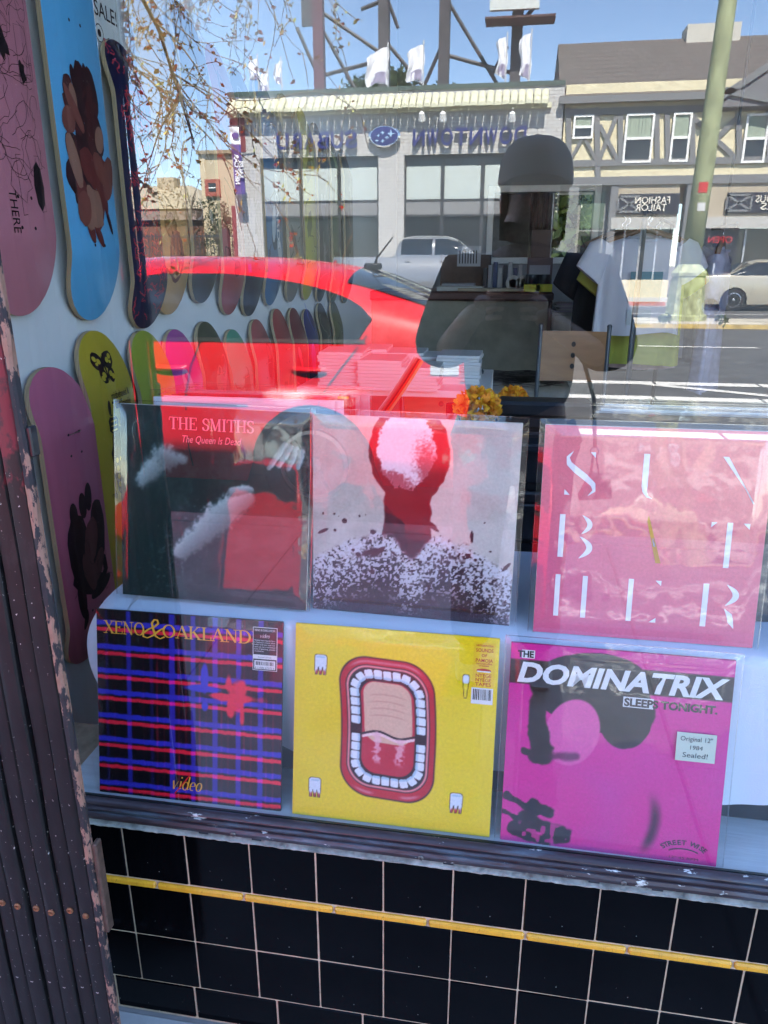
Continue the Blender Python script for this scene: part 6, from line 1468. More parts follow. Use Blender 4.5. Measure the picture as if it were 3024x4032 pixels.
# black drawer unit behind
p0 = at(1080, 860, .50); p1 = at(1279, 860, .50)
un = empty('drawer_unit', ((p0.x+p1.x)/2, .64, 0), label='black plastic drawer unit standing behind the cream and pink records', cat='drawers')
hw = (p1.x-p0.x)/2; zt = at(1180, 857, .56).z
b = MB(); b.bbox(-hw, hw, -.13, -.09, 0, zt-.03, .006); link('carcass', b.mesh('carcass', m_black), un)
b = MB(); b.bbox(-hw-.004, hw+.004, -.145, -.08, zt-.0295, zt, .006); b.bbox(-hw-.002, hw+.002, -.138, -.131, zt-.05, zt-.0305, .002); link('lid', b.mesh('lid', m_black), un)
for k in range(8):
    z1_ = zt-.058-k*.118; b = MB(); b.bbox(-hw+.012, hw-.012, -.146, -.131, z1_-.10, z1_, .004); dr_ = link('drawer', b.mesh('drawer', m_black), un); b = MB(); b.bbox(-.04, .04, -.16, -.147, z1_-.035, z1_-.02, .003); link('handle', b.mesh('handle', m_black), dr_)
p = at(983, 895, .45); b = MB(); b.lathe([(.018, 0), (.02, .01), (.02, .05), (.017, p.z+.02-PT), (.004, p.z+.022-PT)], 18); sp_ = b.build('black_jar', m_black, None, True); sp_.location = (p.x, .45, PT); tag(sp_, 'small black jar left of the large marigold', 'jar')
b = MB(); b.lathe([(.0085, 0), (.0085, .0008), (.006, .001)], 14, 0, Matrix.Translation((.012, -.0165, p.z-PT-.004)) @ Matrix.Rotation(PI/2, 4, 'X')); link('white_ring', b.mesh('white_ring', wq), sp_)
b = MB(); b.box(-.1, 1.5, .4601, .62, .4475, PT); tag(b.build('display_step', m_black), 'black step behind the display bench', 'step')
# ------------------------------------------------------------------ skateboard decks on the left wall
DX = -.325; DL = .81; DW = .1025
def deck_hw(z):
    a = abs(z)
    if a < .285: return DW*(1-.015*(a/.285)**2)
    q = min(1, (a-.285)/(DL/2-.285)); return DW*.985*max(0, 1-q**2.35)**.5
def deck_x(y, z):
    a = abs(z); k = max(0, a-.245); return -.30*k*k/(k+.05)*1.15-.0085*(y/DW)**2
m_ply = PM('maple_ply', (.40, .30, .17), .6, var=.35, scale=1, sx=(420, 1, 1))
zsd = sorted(set([-DL/2+DL*i/44 for i in range(45)]+[s*(DL/2-e) for s in (-1, 1) for e in (.0008, .003, .007, .013)]))
def deck_mesh(mat):
    b = MB(); nu = 10; vs = []
    for z in zsd:
        w_ = max(.0006, deck_hw(z))
        for i in range(nu+1): y = w_*(2*i/nu-1); vs.append((deck_x(y, z), y, z))
    nz = len(zsd); k = nu+1
    fs = [(j*k+i, j*k+i+1, (j+1)*k+i+1, (j+1)*k+i) for j in range(nz-1) for i in range(nu)]
    b.add(vs, fs, 0)
    b.add([(x-.011, y, z) for x, y, z in vs], [f[::-1] for f in fs], 1)
    rim = [j*k for j in range(nz)]+[(nz-1)*k+i for i in range(1, k)]+[j*k+nu for j in range(nz-2, -1, -1)]+[i for i in range(nu-1, 0, -1)]
    o_ = len(vs); n = len(rim); b.add([vs[i] for i in rim]+[(vs[i][0]-.011, vs[i][1], vs[i][2]) for i in rim], [(i, (i+1) % n, n+(i+1) % n, n+i) for i in range(n)], 1)
    me = b.mesh('deck', [mat, m_ply], smooth=True); return me
hb = MB()
for zc in (-.215, .215):
    for dz in (-.027, .027):
        for dy in (-.0205, .0205): hb.add([(deck_x(dy, zc+dz)+.0007, dy+.0035*math.cos(k*PI/4), zc+dz+.0035*math.sin(k*PI/4)) for k in range(8)], [tuple(range(8))])
holes = hb.mesh('bolt_holes', FM((.01, .008, .008)), fix=False)
nb_ = MB(); nb_.tube([(deck_x(-.02, .24)+.006, -.0205, .243), (deck_x(.02, .24)+.004, .0205, .243)], .0012, 5); nailm = nb_.mesh('screw_pin', PM('brass_pin', (.45, .4, .3), .3, .8))
def dmat(name, c): return PM(name, c, .28, var=.04, scale=3, spec=.5, coat=.5)
def deckobj(label, c, y, zc, holes_=True):
    d = empty('skateboard_deck', (DX, y, zc), label=label, cat='skateboard deck', group='skateboard decks hung on the left wall')
    link('deck', deck_mesh(dmat('deck_paint', c)), d)
    if holes_: link('bolt_holes', holes, d)
    link('screw_pin', nailm, d)
    return d
def dprint(d, name, polys, mat, lift=.0007):
    b = MB()
    for V_, F_ in polys: b.add([(deck_x(p[0], p[1])+lift, p[0], p[1]) for p in V_], F_)
    return link(name, b.mesh(name, mat, fix=False), d)
def blob(cy, cz, ry, rz, a=0, n=16, rr=None, jag=.0):
    c, s = math.cos(R(a)), math.sin(R(a)); P = []
    for k in range(n):
        j = 1+(rr.uniform(-jag, jag) if rr else 0); u, v = ry*j*math.cos(2*PI*k/n), rz*j*math.sin(2*PI*k/n); P.append((cy+u*c-v*s, cz+u*s+v*c))
    V_ = [(cy, cz)]+P; return V_, [(0, 1+i, 1+(i+1) % n) for i in range(n)]
def rib2(pts, wd): return ribbon(pts, lambda a, c, t: wd)
def scrib(rr, n, box, ln, wd, wob=.5, steps=8):
    out = []
    for _ in range(n):
        y, z = rr.uniform(*box[:2]), rr.uniform(*box[2:]); a = rr.uniform(0, 6.28); P = [(y, z)]
        for _ in range(steps):
            a += rr.gauss(0, wob); y += ln/steps*math.cos(a); z += ln/steps*math.sin(a); y = max(-.088, min(.088, y)); P.append((y, z))
        out.append(rib2(P, wd))
    return out
def dtext(d, s, y, z, h, mat, rot=0., bold=0., fit=None, align='CENTER', lift=.0014):
    me = textmesh(s, h/.7, bold=bold, align=align); me.materials.clear(); me.materials.append(mat); me.name = 'lettering'
    if fit:
        xs = [v.co.x for v in me.vertices]; k = fit/(max(xs)-min(xs))
        for v in me.vertices: v.co.x *= k
    c_, s_ = math.cos(R(rot)), math.sin(R(rot))
    for v in me.vertices:
        yy, zz = y+v.co.x*c_-v.co.y*s_, z+v.co.x*s_+v.co.y*c_; v.co = (deck_x(yy, zz)+lift, yy, zz)
    return link('lettering', me, d)
ink = FM((.02, .012, .014)); q_ = random.Random(12)
def topz(u, v): p = atx(u, v, DX); return p.y, p.z+DL/2
def lowz(u, v): p = atx(u, v, DX); return p.y, p.z-DL/2
pinkc = srgb(190, 120, 130)
# upper row
y, z = topz(90, 683); d = deckobj('dusty pink deck covered in fine black line drawings, nearest on the upper row', srgb(205, 128, 140), y, z)
ln_ = []
for k in range(10):
    cy, cz = q_.uniform(-.06, .06), -.16+.055*k
    ln_.append(rib2([(cy+.03*math.cos(a*.5)*q_.uniform(.7, 1.2), cz+.035*math.sin(a*.5)*q_.uniform(.7, 1.2)) for a in range(14)], .0011))
ln_ += scrib(q_, 70, (-.075, .075, -.15, .32), .11, .0010, .45, 10)
for (y0, z0, w_, h_) in ((.03, -.165, .04, .055), (-.05, .30, .045, .05), (.06, .06, .02, .05)): ln_.append(rib2([(y0-w_, z0-h_), (y0+w_, z0-h_*.8), (y0+w_*.9, z0+h_), (y0-w_, z0+h_*.9), (y0-w_, z0-h_)], .0012))
dprint(d, 'line_drawing', ln_, ink); dprint(d, 'dark_patch', [blob(-.01, .07, .022, .03, 20, 14, q_, .25), blob(-.02, .115, .008, .025, 10), blob(-.055, -.075, .012, .016, 0, 12, q_, .3), blob(.05, .03, .01, .02, 10, 12, q_, .3), blob(.055, -.165, .018, .045, 0, 8)], ink)
dtext(d, 'THERE', -.045, -.215, .020, ink, -90, fit=.075)
y, z = topz(235, 692); d = deckobj('sky blue deck with a cluster of dark brown shapes', srgb(96, 176, 220), y, z)
q_ = random.Random(5); tones = [(.035, .012, .014), (.07, .018, .018), (.15, .03, .026), (.30, .14, .095), (.20, .06, .045)]
for ti in range(5):
    P_ = []
    for k in range((16, 10, 9, 6, 5)[ti]):
        zz = q_.uniform(-.15, .075) if ti in (0, 1) else q_.uniform(-.19, .05); hw = .074*(1-(abs(zz+.05)/.20)**2*.6); yy = q_.uniform(-hw, hw)
        if ti == 2: zz = q_.uniform(-.19, -.05)
        P_.append(blob(yy, zz, q_.uniform(.012, .03)*(1.3 if ti == 0 else 1), q_.uniform(.025, .055), q_.uniform(-35, 35), 16, q_, .05))
    if ti == 0: P_ += [blob(-.032+.016*k, .085+.012*(k % 2), .0085, .022, q_.uniform(-10, 10)) for k in range(4)]+[blob(-.06, -.06, .008, .05, 4), blob(.055, -.19, .007, .03, 22)]
    if ti == 2: P_ += [blob(-.03, -.21, .012, .03, 20), blob(.0, -.22, .011, .03, 30)]
    b = MB()
    for j, (V_, F_) in enumerate(P_): b.add([(deck_x(p_[0], p_[1])+.0006+.00035*ti+.00004*j, p_[0], p_[1]) for p_ in V_], F_)
    link(('dark_shapes', 'deep_shapes', 'red_shapes', 'tan_shapes', 'brown_shapes')[ti], b.mesh('shapes', FM(tones[ti]), fix=False), d)
y, z = topz(345, 710); d = deckobj('navy deck patterned with small red squiggles', (.012, .016, .05), y, z-DL/2*(1-.82)); d.scale = (1, .92, .82); q_ = random.Random(3)
dprint(d, 'squiggle', scrib(q_, 230, (-.092, .092, -.36, .38), .036, .0036, .75, 6), FM((.50, .05, .07)))
rest = [((395, 680), srgb(196, 150, 90), 'tan deck beside the navy squiggle deck'), ((463, 655), (.035, .04, .04), 'charcoal deck, fifth on the upper row'), ((520, 680), srgb(170, 70, 70), 'brick red deck, sixth on the upper row'), ((562, 683), (.02, .02, .03), 'black deck with a blue edge stripe'), ((605, 660), srgb(60, 110, 150), 'blue deck with lettering along its length'), ((648, 652), srgb(140, 132, 118), 'stone grey deck far along the upper row'), ((680, 648), srgb(196, 186, 50), 'mustard yellow deck far along the upper row'), ((708, 652), (.03, .028, .03), 'second black deck far along the upper row'), ((735, 655), srgb(92, 102, 60), 'olive deck near the end of the upper row'), ((760, 655), srgb(60, 62, 52), 'dark olive deck at the end of the upper row')]
for (u, v), c, lb in rest:
    y, z = topz(u, v); d = deckobj(lb, c, y, z)
    if 'blue edge' in lb: dprint(d, 'edge_stripe', [([(-.085, -.25), (-.06, -.25), (-.06, .3), (-.085, .3)], [(0, 1, 2, 3)])], FM((.03, .05, .35)))
    if 'lettering' in lb: dtext(d, 'SKATEBOARDS', -.0, .02, .034, wq, -90, .001, fit=.42); dprint(d, 'pale_shapes', [blob(.03, -.2, .03, .05, 20), blob(-.03, -.1, .02, .07, -10)], FM((.5, .56, .6)))
    if 'brick red' in lb: dprint(d, 'orange_patch', [([(-.05, -.22), (.06, -.24), (.05, -.1), (-.05, -.12)], [(0, 1, 2, 3)])], FM((.5, .2, .1)))
    g_ = random.Random(len(lb)*3+int(u)); lum = sum(c)/3; c2 = tuple(min(1, x_*.35) if lum > .12 else min(1, x_*3+.12) for x_ in c)
    dprint(d, 'graphic', [blob(g_.uniform(-.05, .05), g_.uniform(-.3, .3), g_.uniform(.012, .035), g_.uniform(.02, .07), g_.uniform(-40, 40), 14, g_, .15) for _ in range(5)]+scrib(g_, 5, (-.07, .07, -.3, .3), .16, .006), FM(c2), .0005)
    if 'tan deck' in lb: dprint(d, 'brown_shape', [blob(.0, -.25, .045, .07, 0), blob(.0, -.25, .02, .05, 5)], FM((.18, .06, .04)))
# lower row
y, z = lowz(140, 795); d = deckobj('rose pink deck with a huddle of dark figures, nearest on the lower row', srgb(208, 112, 138), y, z+DL/2*.15); d.scale = (1, 1, .85); q_ = random.Random(9)
dprint(d, 'dark_shapes', [blob(-.035, .06-.12, .04, .10, 0, 20, q_, .05), blob(-.04, .155-.12, .014, .035, 0), blob(-.004, .17-.12, .015, .035, 0), blob(.022, .185-.12, .015, .038, -6), blob(.045, .08-.12, .035, .09, -6, 18, q_, .05), blob(.0, -.02-.12, .07, .06, 0, 18, q_, .08), blob(-.05, -.07-.12, .015, .06, 0), blob(.03, -.075-.12, .05, .018, 14), blob(-.045, -.135-.12, .008, .03, -8)], FM((.035, .012, .014)))
dprint(d, 'brown_shapes', [blob(.012, .07-.12, .028, .06, -16, 16, q_, .06), blob(-.01, -.01-.12, .022, .06, 10, 16, q_, .06), blob(.03, -.01-.12, .02, .045, -30)], FM((.16, .055, .05)), .001)
dprint(d, 'line_drawing', scrib(q_, 14, (-.05, .06, -.18, .02), .05, .0012), ink, .0016)
y, z = lowz(235, 715); d = deckobj('mustard deck with a black butterfly and slogan', srgb(190, 166, 50), y, z); q_ = random.Random(2)
wing = lambda s: [blob(s*.022-.008, .338, .024, .020, s*28, 14, q_, .08), blob(s*.016-.008, .305, .014, .018, s*-20, 14, q_, .08)]
dprint(d, 'butterfly', wing(1)+wing(-1)+[blob(-.008, .32, .0028, .03)], ink)
dprint(d, 'wing_cells', [blob(s*a-.008, b_, .0075, .006, s*30) for s in (1, -1) for a, b_ in ((.018, .338), (.032, .345), (.014, .307), (.022, .3))]+[blob(s*.028-.008, .333, .005, .004) for s in (1, -1)], FM(srgb(190, 166, 50)), .0013)
dtext(d, 'misbehaved &', .022, .250, .017, ink, 0, .0002, fit=.088); dtext(d, 'unforgivable', .030, .226, .017, ink, 0, .0002, fit=.078)
dprint(d, 'dark_shapes', [blob(-.012, .10, .036, .085, 0, 22, q_, .1), blob(-.026, .19, .02, .025, 0, 14, q_, .15), blob(-.036, .232, .006, .018), blob(.036, .045, .045, .018, -22, 14, q_, .1), blob(.028, .15, .014, .016, 10), blob(.082, .15, .012, .05, 0, 12, q_, .2)], ink)
dprint(d, 'light_cells', [blob(-.03+.017*(k % 4), .045+.02*(k//4), .006, .007, 0, 6) for k in range(16)]+[blob(-.026, .178+.011*k, .013, .0022) for k in range(4)], FM(srgb(190, 166, 50)), .0013)
dtext(d, 'my', -.055, .02, .014, ink, 0)
low = [((338, 715), srgb(158, 166, 60), 'lime green deck on the lower row'), ((405, 712), srgb(170, 70, 150), 'purple deck on the lower row beside the lime one'), ((468, 695), srgb(66, 70, 48), 'dark green deck on the lower row'), ((525, 712), srgb(80, 160, 130), 'sea green deck on the lower row'), ((575, 690), srgb(176, 84, 84), 'salmon red deck on the lower row'), ((618, 667), srgb(170, 66, 64), 'brick red deck on the lower row'), ((652, 665), srgb(130, 50, 56), 'maroon deck on the lower row'), ((680, 668), srgb(40, 50, 120), 'royal blue deck on the lower row'), ((708, 655), srgb(60, 62, 52), 'grey olive deck on the lower row'), ((735, 650), srgb(110, 112, 70), 'khaki deck at the end of the lower row')]
for (u, v), c, lb in low:
    y, z = lowz(u, v); d = deckobj(lb, c, y, z)
    g_ = random.Random(len(lb)*5+int(u)); lum = sum(c)/3; c2 = tuple(min(1, x_*.45) if lum > .12 else min(1, x_*3+.10) for x_ in c)
    if not lb.startswith('lime'): dprint(d, 'graphic', [blob(g_.uniform(-.05, .05), g_.uniform(-.3, .25), g_.uniform(.012, .035), g_.uniform(.02, .07), g_.uniform(-40, 40), 14, g_, .15) for _ in range(5)]+scrib(g_, 5, (-.07, .07, -.3, .3), .16, .006), FM(c2), .0005)
    if lb.startswith('purple'): dprint(d, 'pale_shapes', [blob(-.02, .25, .03, .05, 20, 14, q_, .1), blob(.03, .12, .02, .06, -10, 14, q_, .15)], FM((.5, .35, .5)))
    if lb.startswith('dark green'): dprint(d, 'pale_shapes', [blob(.03, .22, .03, .09, -25, 18, q_, .05), blob(-.02, .03, .03, .08, 20)], FM((.3, .22, .2)))
# hand-written note on the wall
p = atx(226, 38, -.3845); nt2 = empty('wall_note', (-.3845, p.y-.035, p.z-.05), label='grey paper note with a doodle taped high on the left wall', cat='note')
b = MB(); b.bbox(0, .0008, -.105, .10, -.08, .22, .0003); link('paper', b.mesh('paper', PM('grey_paper', (.60, .61, .58), .8, var=.04)), nt2)
for s, yy, zz in (('NOT', .035, .125), ('FOR', .0, .088), ('SALE!', .04, .045)):
    me = textmesh(s, .045, bold=.0003); me.materials.clear(); me.materials.append(ink); o = link('handwriting', me, nt2); o.rotation_euler = (PI/2, 0, PI/2); o.location = (.0014, yy, zz)
b = MB()
for V_, F_ in [rib2([(.0+.018*math.cos(a*.5), .01+.018*math.sin(a*.5)) for a in range(14)], .002), rib2([(-.03, .02), (-.015, .0)], .002), rib2([(.02, .0), (.045, .01)], .002), rib2([(.01, -.01), (.03, -.05)], .002), blob(0, .01, .008, .008)]: b.add([(.0013, p_[0], p_[1]) for p_ in V_], F_)
link('doodle', b.mesh('doodle', ink, fix=False), nt2)

# ------------------------------------------------------------------ shop furniture
m_ply2 = PM('stained_plywood', (.30, .28, .22), .8, var=.25, scale=5, bmp=.2); m_redwood = PM('reddish_counter_top', (.09, .035, .025), .5, var=.3, scale=6, sx=(1, 10, 10))
cY = 4.4; c0, c1 = at(905, 640, cY).x-.9, at(1196, 640, cY).x; ct = at(1100, 630, cY).z
cn = empty('counter', ((c0+c1)/2, cY+.3, 0), label='shop counter with a plywood front and reddish wooden top', cat='counter'); hw = (c1-c0)/2
b = MB(); b.bbox(-hw+.03, hw-.03, -.28, .3, 0, ct-.06, .004); link('front_panel', b.mesh('front_panel', m_ply2), cn)
b = MB(); b.bbox(-hw, hw, -.33, .35, ct-.0595, ct, .012); link('counter_top', b.mesh('counter_top', m_redwood), cn)
b = MB(); b.bbox(hw-.029, hw-.004, -.29, -.25, .0, ct-.061, .004); link('corner_post', b.mesh('corner_post', m_redwood), cn)
b = MB(); b.lathe([(.012, 0), (.012, .012), (.02, .02), (.018, .03)], 12, 0, Matrix.Translation((at(1030, 778, cY-.28).x-cn.location.x, -.28, at(1030, 778, cY-.28).z)) @ Matrix.Rotation(PI/2, 4, 'X')); link('knob', b.mesh('knob', m_black), cn)
def on_counter(name, label, cat, u, mk, dy=.1):
    p = at(u, 628, cY+dy-.0); o = empty(name, (p.x, cY+.3+dy-.3, ct), label=label, cat=cat); mk(o); return o
def pbox(o, n, x0, x1, y0, y1, z0, z1, mat, bv=.003): b = MB(); b.bbox(x0, x1, y0, y1, z0, z1, bv); return link(n, b.mesh(n, mat), o)
tape = PM('pale_tape', (.5, .5, .46), .5)
for u, lb in ((1108, 'left roll of pale tape on the counter'), (1130, 'right roll of pale tape on the counter')):
    def mk(o):
        b = MB(); b.lathe([(.03, -.03), (.052, -.03), (.052, .03), (.03, .03), (.03, -.03)], 20, 0, Matrix.Translation((0, 0, .052)) @ Matrix.Rotation(PI/2, 4, 'X')); link('roll', b.mesh('roll', tape, True), o)
    on_counter('tape_roll', lb, 'tape roll', u, mk)
for u, lb in ((1149, 'left yellow wheel box on the counter'), (1174, 'right yellow wheel box on the counter')):
    def mk(o):
        pbox(o, 'box', -.055, .055, -.04, .04, 0, .05, PM('bright_yellow_card', (.62, .6, .02), .5)); b = MB(); b.lathe([(.012, 0), (.045, .0), (.05, .03), (.045, .06), (.012, .06)], 16, 0, Matrix.Translation((0, 0, .051))); link('wheel', b.mesh('wheel', m_black, True), o)
    on_counter('wheel_box', lb, 'box', u, mk, .02)
def mk(o): pbox(o, 'box', -.085, .085, .0, .06, 0, .22, FM((.12, .07, .07))); pbox(o, 'label_print', -.07, .07, -.002, -.0005, .10, .17, FM((.35, .33, .34)), .0003); pbox(o, 'tall_card', -.065, .065, .061, .066, 0, .40, FM((.10, .06, .045)), .001)
on_counter('display_box', 'dark red display box with a tall brown card on the counter', 'box', 1163, mk, .16)
def mk(o): pbox(o, 'board', -.24, .24, -.05, .12, 0, .02, FM((.42, .36, .26)))
on_counter('wooden_tray', 'thin tan tray lying on the counter', 'tray', 1065, mk, .05)
def mk(o): pbox(o, 'paper', -.16, .16, -.1, .1, 0, .03, FM((.5, .5, .48))); pbox(o, 'book', -.13, .1, -.06, .08, .0305, .05, FM((.3, .3, .33)))
on_counter('paper_pile', 'pale papers at the left of the counter', 'papers', 995, mk, .15)
def mk(o):
    for i in range(8): pbox(o, 'book', -.14+.035*i, -.112+.035*i, 0, .1, 0, .15+.02*(i*7 % 3), FM(((.05, .05, .06), (.4, .4, .42), (.08, .1, .2), (.5, .5, .5))[i % 4]), .001)
on_counter('book_row', 'row of small dark and white books behind the counter edge', 'books', 1085, mk, .28)
bxp = at(1005, 600, 4.85); o = empty('cardboard_box', (bxp.x, 4.85, ct), label='brown cardboard box with a white shipping label behind the counter', cat='box')
pbox(o, 'box', -.18, .18, -.05, .2, .0, at(1005, 550, 4.8).z-ct, PM('cardboard', (.14, .09, .065), .8)); pbox(o, 'shipping_label', -.06, .11, -.053, -.0505, .16, .30, FM((.5, .5, .52)), .0005); barcode_ = MB()
for k in range(7): barcode_.box(-.045+.02*k, -.037+.02*k, -.056, -.0535, .18, .27)
link('barcode', barcode_.mesh('barcode', ink), o)
b = MB(); b.bbox(-.2, .55, -.06, .25, -ct, 0, .004); o = b.build('back_shelf', m_white); o.location = (bxp.x, 4.87, ct-.0005); tag(o, 'white low shelf behind the counter under the cardboard box', 'shelf')
# white cabinet at the end of the counter with papers
wc = empty('white_cabinet', (at(1232, 700, 4.7).x, 4.9, 0), label='white filing cabinet beside the counter with papers on top', cat='cabinet')
zc_ = at(1232, 675, 4.7).z; pbox(wc, 'body', -.13, .2, -.2, .25, 0, zc_, PM('off_white_metal', (.6, .6, .57), .5))
for k in range(3): pbox(wc, 'drawer', -.115, .185, -.212, -.201, .05+k*zc_/3, zc_/3*(k+1)-.02, PM('off_white_metal', (.6, .6, .57), .5)); pbox(wc, 'handle', .0, .07, -.222, -.2125, zc_/3*(k+1)-.09, zc_/3*(k+1)-.075, m_black)
o = empty('paper_pile', (wc.location.x, 4.85, zc_), label='lilac and white papers heaped on the filing cabinet', cat='papers')
for k in range(5): pbox(o, 'sheet', -.12+.02*(k % 3), .14-.01*k, -.13, .12, .012*k, .012*k+.011, FM(((.5, .46, .55), (.6, .6, .6))[k % 2]), .001)
# chairs
m_beech = PM('beech_ply', (.34, .17, .07), .45, var=.15, scale=2, sx=(1, 14, 14)); m_gsteel = PM('grey_tube', (.10, .115, .13), .4, .2)
def chair(label, x, y, rz, top):
    c = empty('chair', (x, y, 0), (0, 0, rz), label=label, cat='chair', group='wood and grey tube chairs'); w_ = .2; k = top/.82
    for s in (-1, 1):
        b = MB(); b.tube([(s*w_, .20, 0), (s*w_, .17, .44*k), (s*w_, .20, .62*k), (s*w_, .25, top)], .013, 10); b.lathe([(.015, 0), (.015, .006), (.008, .014)], 10, 0, Matrix.Translation((s*w_, .25, top-.002))); link('leg', b.mesh('leg', m_gsteel, True), c)
        b = MB(); b.tube([(s*w_, .17, .43*k), (s*(w_-.005), -.18, .43*k), (s*(w_+.01), -.21, 0)], .013, 10); link('leg', b.mesh('leg', m_gsteel, True), c)
    b = MB(); b.grid(lambda s, t: (-w_+.012+(2*w_-.024)*s, .20+.045*t+.03*math.sin(PI*s)-.006, (.60+.2*t)*k), 14, 4); b.grid(lambda s, t: (-w_+.012+(2*w_-.024)*s, .20+.045*t+.03*math.sin(PI*s)+.006, (.60+.2*t)*k), 14, 4); bk = link('backrest', b.mesh('backrest', m_beech, 'all'), c)
    for i in range(3):
        b = MB(); t = .3+.22*i; b.lathe([(.013, -.001), (.013, .001)], 14, 0, Matrix.Translation((0, .20+.045*t+.03-.009, (.60+.2*t)*k)) @ Matrix.Rotation(PI/2, 4, 'X')); link('hole', b.mesh('hole', m_trim), bk)
    b = MB(); b.bbox(-w_+.01, w_-.01, -.2, .19, .44*k, .455*k, .005); link('seat', b.mesh('seat', m_beech), c)
    return c
p = at(1236, 705, 2.95); c_ = chair('wood backed chair standing by the counter', p.x, 2.95-.2, R(-4), p.z); c_.scale = (.82, .82, 1)
p = at(1010, 805, 2.75); chair('wood backed chair half hidden behind the large marigold', p.x-.05, 2.75-.25, R(18), p.z)
# patterned bench cushion
p = at(1128, 818, 3.3); cu_ = empty('pouf', (p.x, 3.35, 0), label='grey pouf with a black scribble pattern in front of the counter', cat='pouf')
b = MB(); b.bbox(-.24, .26, -.25, .3, 0, p.z, .04); link('cushion', b.mesh('cushion', PM('grey_canvas', (.30, .29, .27), .9, bmp=.2), True), cu_)
b = MB(); q_ = random.Random(6)
for V_, F_ in scrib(q_, 60, (-.2, .2, -.2, .25), .2, .014, .6, 8): b.add([(v_[0]*2.4 if abs(v_[0]) < .09 else v_[0]*2.2, v_[1], p.z+.002) for v_ in V_], F_)
for V_, F_ in scrib(q_, 40, (-.085, .085, .08, p.z-.06), .16, .014, .6, 8): b.add([(v_[0]*2.3, -.252, max(.05, min(p.z-.04, v_[1]))) for v_ in V_], F_)
link('scribble_print', b.mesh('scribble_print', ink, fix=False), cu_)
# low white cabinet, carries the second marigold
b = MB(); b.bbox(-.14, .14, -.12, .12, 0, .45, .004); o = b.build('plant_stand', m_black); o.location = (at(1108, 862, .92).x, .92, 0); tag(o, 'black plant stand under the smaller marigold', 'stand')
# table with piles of white books
tY = 2.35; tz = at(800, 832, tY).z; t0, t1 = at(690, 800, tY).x-.08, at(1000, 800, tY).x+.12
tb_ = empty('book_table', ((t0+t1)/2, tY+.2, 0), label='plain white table carrying piles of white books', cat='table'); hw = (t1-t0)/2
pbox(tb_, 'table_top', -hw, hw, -.3, .4, tz-.03, tz, m_white)
for sx in (-1, 1):
    for sy in (-.26, .36): pbox(tb_, 'leg', sx*hw-.05*(sx > 0), sx*hw+.05*(sx < 0), sy-.02, sy+.02, 0, tz-.031, m_white)
bk = MB(); bk.bbox(-.095, .095, -.12, .12, 0, .0135, .0012); bkm = bk.mesh('book', PM('white_pages', (.70, .70, .70), .7, var=.05, scale=2, sx=(1, 1, 200)))
q_ = random.Random(4)
piles = ((735, 765, -.1, 'front left'), (820, 782, -.12, 'front middle'), (900, 800, -.12, 'low front right'), (790, 752, .16, 'back left'), (868, 762, .16, 'back middle'), (945, 770, .16, 'back right'), (990, 770, .1, 'rightmost'))
ords = ['topmost', 'second from the top', 'third from the top', 'fourth from the top', 'fifth from the top', 'sixth from the top', 'seventh from the top', 'eighth from the top', 'ninth from the top', 'tenth from the top', 'eleventh from the top', 'twelfth from the top', 'thirteenth from the top', 'fourteenth from the top']
for (u, vt, dy, pn) in piles:
    x = at(u, vt, tY+dy).x; zt = at(u, vt, tY+dy-.1).z; n = min(14, max(2, int((zt-tz)/.0142)))
    for k in range(n):
        o = link('book', bkm); o.location = (x+q_.uniform(-.005, .005), tY+.1+dy+q_.uniform(-.005, .005), tz+k*.0142+.0002); o.rotation_euler = (0, 0, q_.gauss(0, .03))
        tag(o, 'white book in the %s pile on the table, %s' % (pn, ords[n-1-k]), 'book', 'white books piled on the table')
